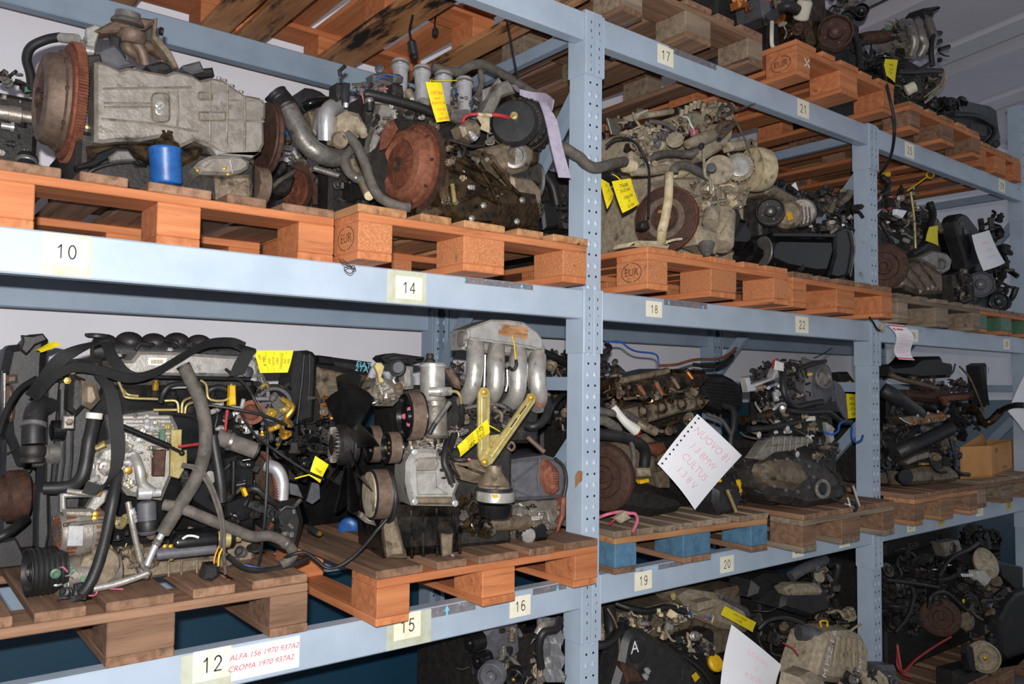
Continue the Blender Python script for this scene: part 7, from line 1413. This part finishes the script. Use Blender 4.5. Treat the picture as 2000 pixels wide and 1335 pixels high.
t = tag('curled white sheet with pink writing at the bottom edge of the picture', ((1429,1219),(1526,1298),(1512,1380),(1405,1370)), .0, [('SUZUKI IGNIS',.2,.12,.03),('1.3',.38,.12),('M13A 2003',.55,.12),('8 340',.72,.12)], 'ink_pink', 'paper_white', None, 'paper_sheet', 'sheet', 'white sheets hung on engines', .018)
e = Eng('engine under a black plastic air box behind the curled sheet', 1580, 1400, .45, D0, group='used car engines on the floor').crop(1400, 940, 3.333); e.dy = -.2; e.lim = BAY2
e.core(280, 760, 780, .52, .9); e.slab('air_box', [(440,760),(480,690),(690,680),(735,760),(750,840),(620,890),(430,830)], .3, .16, 'black_plastic', .02); e.slab('air_box_lid', [(450,700),(500,670),(660,665),(700,700),(690,740),(480,745)], .28, .06, 'cast_dusty', .014); e.slab('intake_duct', [(235,760),(260,650),(330,610),(480,605),(500,660),(440,760),(320,790)], .4, .14, 'black_plastic', .03); e.hose('snorkel', [(480,620,.4),(560,570,.38),(630,540,.38),(700,510,.4)], 36, 'grey_plastic', seg=14)
e.turn('round_cap', (665,620,.36), (-.2,-.8,.5), [(36,-8),(40,0),(36,10),(12,12)], 'cast_dusty', 22); e.fill([(560,560),(960,520),(960,880),(760,880),(720,700)], .36, .52, 80, ['dark_grime','black_plastic','cast_alu_dirty','cast_iron','steel_dull'], 22, 80, 136); e.hose('hose', [(740,540,.4),(830,530,.36),(910,560,.36),(965,600,.38)], 22, 'black_plastic', seg=12); e.hose('hose', [(240,840,.4),(350,840,.34),(420,790,.34)], 8, 'rubber'); e.fill([(240,880),(520,880),(520,1250),(280,1250)], .28, .45, 34, ['dark_grime','black_plastic','cast_iron','cast_alu_dirty'], 30, 100, 137); e.hose('ribbed_hose', [(270,960,.2),(340,900,.18),(450,885,.18),(560,920,.2)], 14, 'black_plastic', .12, 3); e.fill([(740,840),(960,820),(960,980),(780,980)], .26, .36, 16, ['cast_alu_dirty','cast_dusty','dark_grime'], 40, 100, 138); e.wires([[(430,1050,.12),(490,1080,.1),(530,1130,.1)]], 5, 'wire_red')
e = Eng('dusty grey intake cover with ribbed hose at the bottom right of the middle bay', 1640, 1560, .05, D0, name='intake_unit', cat='intake', group='used car engines on the floor').crop(1400, 940, 3.333); e.dy = -.06; e.lim = (.11, 1.95)
e.core(640, 930, 1200, .06, .28, 'dark_grime', 'lower_body'); IC = [(615,1300),(650,1180),(700,1020),(760,985),(900,975),(975,1010),(1005,1080),(1000,1200),(985,1317),(900,1330)]
o = e.slab('intake_cover', IC, .0, .16, 'cast_dusty', .03)
for i in range(5): e.bar('cover_ridge', [(790+i*34,1010+i*4,-.006),(770+i*40,1110,-.008),(760+i*44,1200,-.006)], 9, 'cast_dusty', o)
q = MB(); put_text(q, 'M.PSZ.1.6', .05, e.at(735,1120,-.014), (.42,0,.9), (-.9,0,.42)); put_text(q, '16V', .04, e.at(930,1200,-.014), (.42,0,.9), (-.9,0,.42)); e.part('chalk_writing', q, M['ink_white'], o, smooth=0)
e.hose('ribbed_hose', [(530,980,.1),(590,985,.08),(660,1010,.06),(720,1025,.05)], [52,52,48,40], 'grey_plastic', .1, 3, 18); e.fill([(880,1240),(1230,1230),(1230,1400),(700,1400)], -.06, .0, 40, ['cast_dusty','dark_grime','cast_alu_dirty','grey_plastic'], 40, 130, 139); e.slab('side_duct', [(560,1280),(640,1240),(720,1290),(700,1400),(540,1400)], -.04, .1, 'cast_dusty', .02); e.hose('yellow_handle', [(680,945,.1),(675,910,.1),(715,908,.1),(718,940,.1),(700,962,.1),(684,948,.1)], 7, 'yellow_plastic'); e.slab('elbow_box', [(1060,1200),(1180,1200),(1230,1280),(1100,1330)], -.02, .08, 'grey_plastic', .02)
e.slab('bracket', [(1000,1300),(1080,1260),(1120,1340),(1020,1400)], -.06, .08, 'cast_dusty', .016)

e = Eng('dark cluttered engine with rusty flywheel on the floor of the far bay', 1830, 1260, .3, D0, group='used car engines on the floor').crop(1400, 940, 3.333); e.dy = -.06; e.lim = BAY3
e.core(1100, 1900, 560, .3, .85); e.flywheel((1455,880,.12), 125, (-.85,-.52,0), 'rust_dark', 'rust_dark', .02, 90); e.core(1100, 2000, 380, .45, .8, 'dark_grime', 'cylinder_head', 600)
o = e.slab('throttle_body', [(1465,400),(1580,380),(1600,450),(1500,490)], .1, .06, 'cast_alu', .006); e.turn('throttle_bore', (1532,432,.1), (-.2,-.95,.1), [(36,-2),(38,6),(28,8),(24,-10),(8,-12)], 'black_plastic', 24, o); e.turn('shell_cover', (1755,530,.1), (-.3,-.85,.4), [(92,-20),(100,0),(70,24),(20,30)], 'cast_dusty', 30); e.slab('white_box', [(1700,585),(1750,580),(1800,630),(1760,685),(1710,640)], .05, .05, 'wire_white', .012)
e.fill([(1100,420),(1460,380),(1640,600),(1580,800),(1300,760),(1100,900)], .1, .32, 110, ['dark_grime','black_plastic','cast_iron','dark_grime','black_paint'], 30, 120, 141); e.fill([(1600,620),(1860,640),(1880,1050),(1640,1080),(1580,860)], .04, .2, 70, ['dark_grime','cast_iron','cast_alu_dirty','black_plastic','cast_iron'], 30, 110, 142); e.fill([(1560,300),(1960,300),(1980,560),(1640,420)], .2, .35, 44, ['dark_grime','black_plastic','black_paint'], 34, 120, 143); e.fill([(1110,760),(1300,780),(1340,1000),(1120,960)], .12, .3, 30, ['dark_grime','black_plastic','cast_iron'], 34, 110, 144)
for i in range(5): e.bar('spring_coil', [(1592+i*16,600,.04),(1604+i*16,620,.03)], 7, 'steel')
e.turn('gear', (1630,910,.08), (-.4,-.9,.1), [(56,-10),(60,0),(40,8),(14,10)], 'cast_alu_dirty', 22); e.turn('yellow_plug', (1603,776,.06), NY, [(14,0),(14,6),(6,8)], 'yellow_plastic', 14)
for p in ([(1100,640,.12),(1260,660,.1),(1440,690,.1)], [(1440,620,.1),(1520,500,.1),(1640,440,.1),(1700,400,.14)], [(1160,980,.1),(1240,880,.08),(1280,760,.08),(1270,690,.1)], [(1780,290,.3),(1880,360,.26),(1950,450,.26),(1990,530,.28)], [(1380,820,.06),(1400,740,.05),(1480,720,.05),(1560,780,.05),(1620,840,.05)]): e.hose('hose', p, 14, 'rubber')
e.slab('plastic_guard', [(1850,900),(1900,800),(1960,730),(2060,700),(2060,1250),(1900,1230),(1860,1120)], .0, .06, 'black_plastic', .014); e.slab('plastic_guard', [(1830,520),(2040,540),(2060,740),(1960,720),(1860,620)], .08, .03, 'black_plastic', .008)
e.pulley((1750,1150,-.06), 96, .05, (-.75,-.66,0), 'cast_dusty', 'brass', 5, hubmat='brass'); e.slab('lower_parts', [(1560,1240),(1700,1200),(1960,1260),(2060,1280),(2060,1400),(1560,1400)], -.02, .1, 'dark_grime', .02); e.slab('belt', [(1640,1060),(1670,1080),(1690,1240),(1650,1230),(1632,1120)], -.04, .03, 'rubber', .004)
single('red_cable', MB().tube([W(*p) for p in ((1752,1258,.0),(1757,1290,-.02),(1764,1312,-.03),(1788,1288,-.03),(1825,1262,-.02),(1857,1243,.0))], .006, 7), M['wire_red'], 'thin red cable bent in a V on the floor pallet of the far bay', 'cable')
single('red_cable', MB().tube([W(*p) for p in ((1754,1262,.02),(1752,1295,.0),(1762,1314,-.02),(1780,1322,-.03))], .005, 7), M['wire_red'], 'short red cable end beside the V-shaped red cable', 'cable')

# ================================================================ top level
TG = 'used car engines on the top level'
e = Eng('dark engine with a pale canister cut off by the top edge of the picture', 1480, 20, .3, D3, group=TG).crop(1180, 0, 3.448)
e.core(760, 1100, -160, .3, .55); e.fill([(900,-60),(1180,-60),(1180,120),(1080,160),(920,60)], .1, .3, 40, ['dark_grime','black_plastic','cast_iron','cast_alu_dirty','copper_wire'], 30, 100, 151); e.turn('canister', (1340,60,.05), (-.3,-.5,.8), [(44,-70),(52,-60),(52,40),(40,56)], 'filter_white', 28); e.hose('black_elbow', [(1180,60,.1),(1240,40,.06),(1300,70,.05)], 36, 'black_plastic', seg=14); e.slab('copper_coil', [(910,0),(960,0),(970,40),(920,50)], .08, .05, 'copper_wire', .01); e.slab('tank', [(1080,-40),(1280,-60),(1320,20),(1260,60),(1180,140),(1100,100)], .14, .16, 'grey_plastic', .03)
e.hose('pale_hose', [(1130,150,.04),(1128,220,.02),(1130,300,.02),(1150,330,.02)], 14, 'filter_white')
e = Eng('brown dirty engine with large dark pulley above number 21', 1620, 60, .35, D3, group=TG).crop(1180, 0, 3.448)
e.core(1330, 1720, -40, .26, .6, 'dark_grime'); e.slab('block_face', [(1360,-60),(1500,-60),(1520,120),(1470,300),(1420,340),(1380,200)], .12, .16, 'cast_oily', .03); e.fill([(1180,160),(1400,140),(1420,300),(1220,310)], .1, .25, 30, ['dark_grime','cast_oily','cast_dusty','rust_dark'], 30, 90, 152)
e.pulley((1558,212,.06), 118, .05, (-.78,-.62,-.05), 'rust_dark', 'rust_grey', 5); e.pulley((1635,115,.1), 48, .04, (-.78,-.62,0), 'black_paint', 'steel_dull', 5); e.pulley((1735,68,.1), 48, .05, (-.78,-.62,0), 'black_paint', 'steel_dull', 5); e.hose('belt_hose', [(1640,150,.08),(1690,240,.06),(1715,350,.04),(1722,480,.02)], 24, 'rubber', seg=10); e.fill([(1500,-60),(1720,-40),(1700,60),(1520,80)], .12, .3, 24, ['dark_grime','cast_iron','cast_alu_dirty','steel_dull'], 30, 100, 153); e.fill([(1600,300),(1720,260),(1760,400),(1640,420)], .1, .2, 18, ['dark_grime','black_plastic','cast_iron'], 30, 90, 154); e.slab('lower_cover', [(1480,320),(1560,340),(1640,300),(1760,420),(1700,470),(1560,430)], .08, .1, 'dark_grime', .02)
e = Eng('engine with pale aluminium manifold, white filter and yellow tag on the top level', 1760, 190, .35, D3, group=TG).crop(1640, 0, 4.172)
e.core(440, 720, 420, .3, .6); MN = [(540,180),(580,150),(700,160),(765,150),(795,230),(770,330),(720,420),(640,470),(560,460),(520,390),(510,300)]
e.slab('manifold', MN, .16, .16, 'cast_alu', .03)
for pts in ([(560,180,.15),(590,270,.1),(610,350,.09),(580,450,.12)], [(640,180,.15),(655,280,.1),(690,370,.09),(650,460,.12)], [(720,170,.15),(750,260,.1),(755,340,.09),(700,430,.12)]): e.runner('intake_runner', pts, 36, 'cast_alu', 14)
e.hose('bellows', [(150,330,.2),(230,310,.18),(330,300,.16),(420,280,.16)], 52, 'rust_dark', .16, 3, 16); e.fill([(380,180),(560,150),(560,460),(440,440)], .1, .24, 44, ['cast_alu_dirty','cast_alu','dark_grime','green_plastic','steel_dull'], 26, 90, 155); e.fill([(150,380),(420,340),(460,560),(240,600)], .16, .3, 30, ['dark_grime','black_plastic','black_paint'], 30, 100, 156)
e.hose('black_rail', [(470,585,.06),(600,585,.05),(720,575,.05),(830,578,.06)], 22, 'black_plastic', seg=12); e.hose('black_loom', [(800,270,.1),(760,300,.08),(745,400,.07),(755,540,.07)], 22, 'rubber', seg=12); e.hose('black_loom', [(590,590,.05),(660,560,.04),(730,520,.05)], 16, 'rubber')
for a, b in (((770,285,.12),(825,268,.1)), ((780,350,.12),(828,332,.1)), ((810,405,.12),(890,380,.1)), ((800,490,.12),(830,485,.1))): e.rod('injector_plug', a, b, 18, 'black_plastic')
e.wires([[(810,430,.1),(850,450,.09),(888,458,.1)]], 7, 'rubber'); e.part('top_knob', MB().lathe(e.at(715,125,.2), (-.5,-.8,.2), [(.01,-.03),(.03,-.025),(.032,.01),(.02,.02)], 20), M['black_plastic']); e.slab('top_hose_box', [(640,130),(700,60),(830,40),(830,80),(760,130),(700,150)], .26, .1, 'black_plastic', .02)
e.filter((540,740,.04), (620,700,.0), 46, 'filter_white'); e.slab('timing_case', [(640,600),(830,570),(860,640),(840,700),(740,800),(680,820),(650,700)], .1, .16, 'cast_iron', .03); e.hose('case_belt', [(830,560,.08),(862,630,.08),(840,700,.08),(760,780,.08),(700,830,.08)], 12, 'cast_dusty'); e.fill([(460,600),(660,600),(700,820),(470,820)], .08, .2, 34, ['dark_grime','black_plastic','cast_iron','green_plastic'], 26, 90, 157); e.fill([(660,600),(830,590),(800,720),(700,780)], .07, .1, 14, ['cast_iron','cast_alu_dirty','dark_grime'], 30, 80, 158); e.hose('tie_rod', [(690,790,.06),(830,680,.05)], 6, 'zinc_yellow')
tag('yellow tag on the top level engine with the pale manifold', ((1729,115),(1754,117),(1748,162),(1725,144)), -.06, [('MICRA',.3,.14),('1.0 16V',.52,.13),('CG10',.7,.13)], bend=.003)
e = Eng('black engine with a grey shield above number 29', 1890, 270, .35, D3, group=TG).crop(1640, 0, 4.172)
e.core(900, 1250, 960, .3, .75, 'black_paint'); e.slab('grey_shield', [(990,870),(1040,820),(1240,862),(1280,890),(1300,1040),(1318,1140),(1230,1160),(1080,1100),(1000,960)], .16, .06, 'grey_plastic', .012); e.slab('black_guard', [(880,900),(960,890),(1180,950),(1250,1030),(1250,1110),(1190,1180),(1060,1150),(920,1000)], .04, .12, 'black_plastic', .03); e.slab('guard_window', [(1080,990),(1200,1010),(1210,1120),(1130,1110),(1070,1060)], .03, .02, 'cast_iron', .008); e.hose('guard_rim', [(920,930,.03),(1100,940,.02),(1230,1010,.02),(1262,1080,.02),(1200,1180,.03)], 20, 'rubber', seg=12)
e.fill([(690,800),(900,790),(1040,800),(960,920),(880,960),(760,880)], .1, .25, 40, ['black_plastic','black_paint','dark_grime'], 34, 110, 159); e.turn('reservoir', (760,850,.12), (-.2,-.8,.5), [(40,-30),(46,0),(36,20),(12,24)], 'black_plastic', 22); e.turn('reservoir', (1000,810,.16), (-.2,-.7,.6), [(34,-30),(38,0),(28,16),(10,18)], 'black_plastic', 22); e.slab('foot', [(1230,1150),(1310,1130),(1320,1190),(1280,1220)], .1, .08, 'black_plastic', .014)
single('hanging_cable', MB().tube([W(*p) for p in ((1722,120,-.05),(1735,180,-.17),(1746,230,-.185),(1747,262,-.18),(1741,300,-.12),(1728,325,-.05),(1718,340,.0))], .007, 8), M['rubber'], 'black cable hanging over the top beam left of number 25', 'cable')
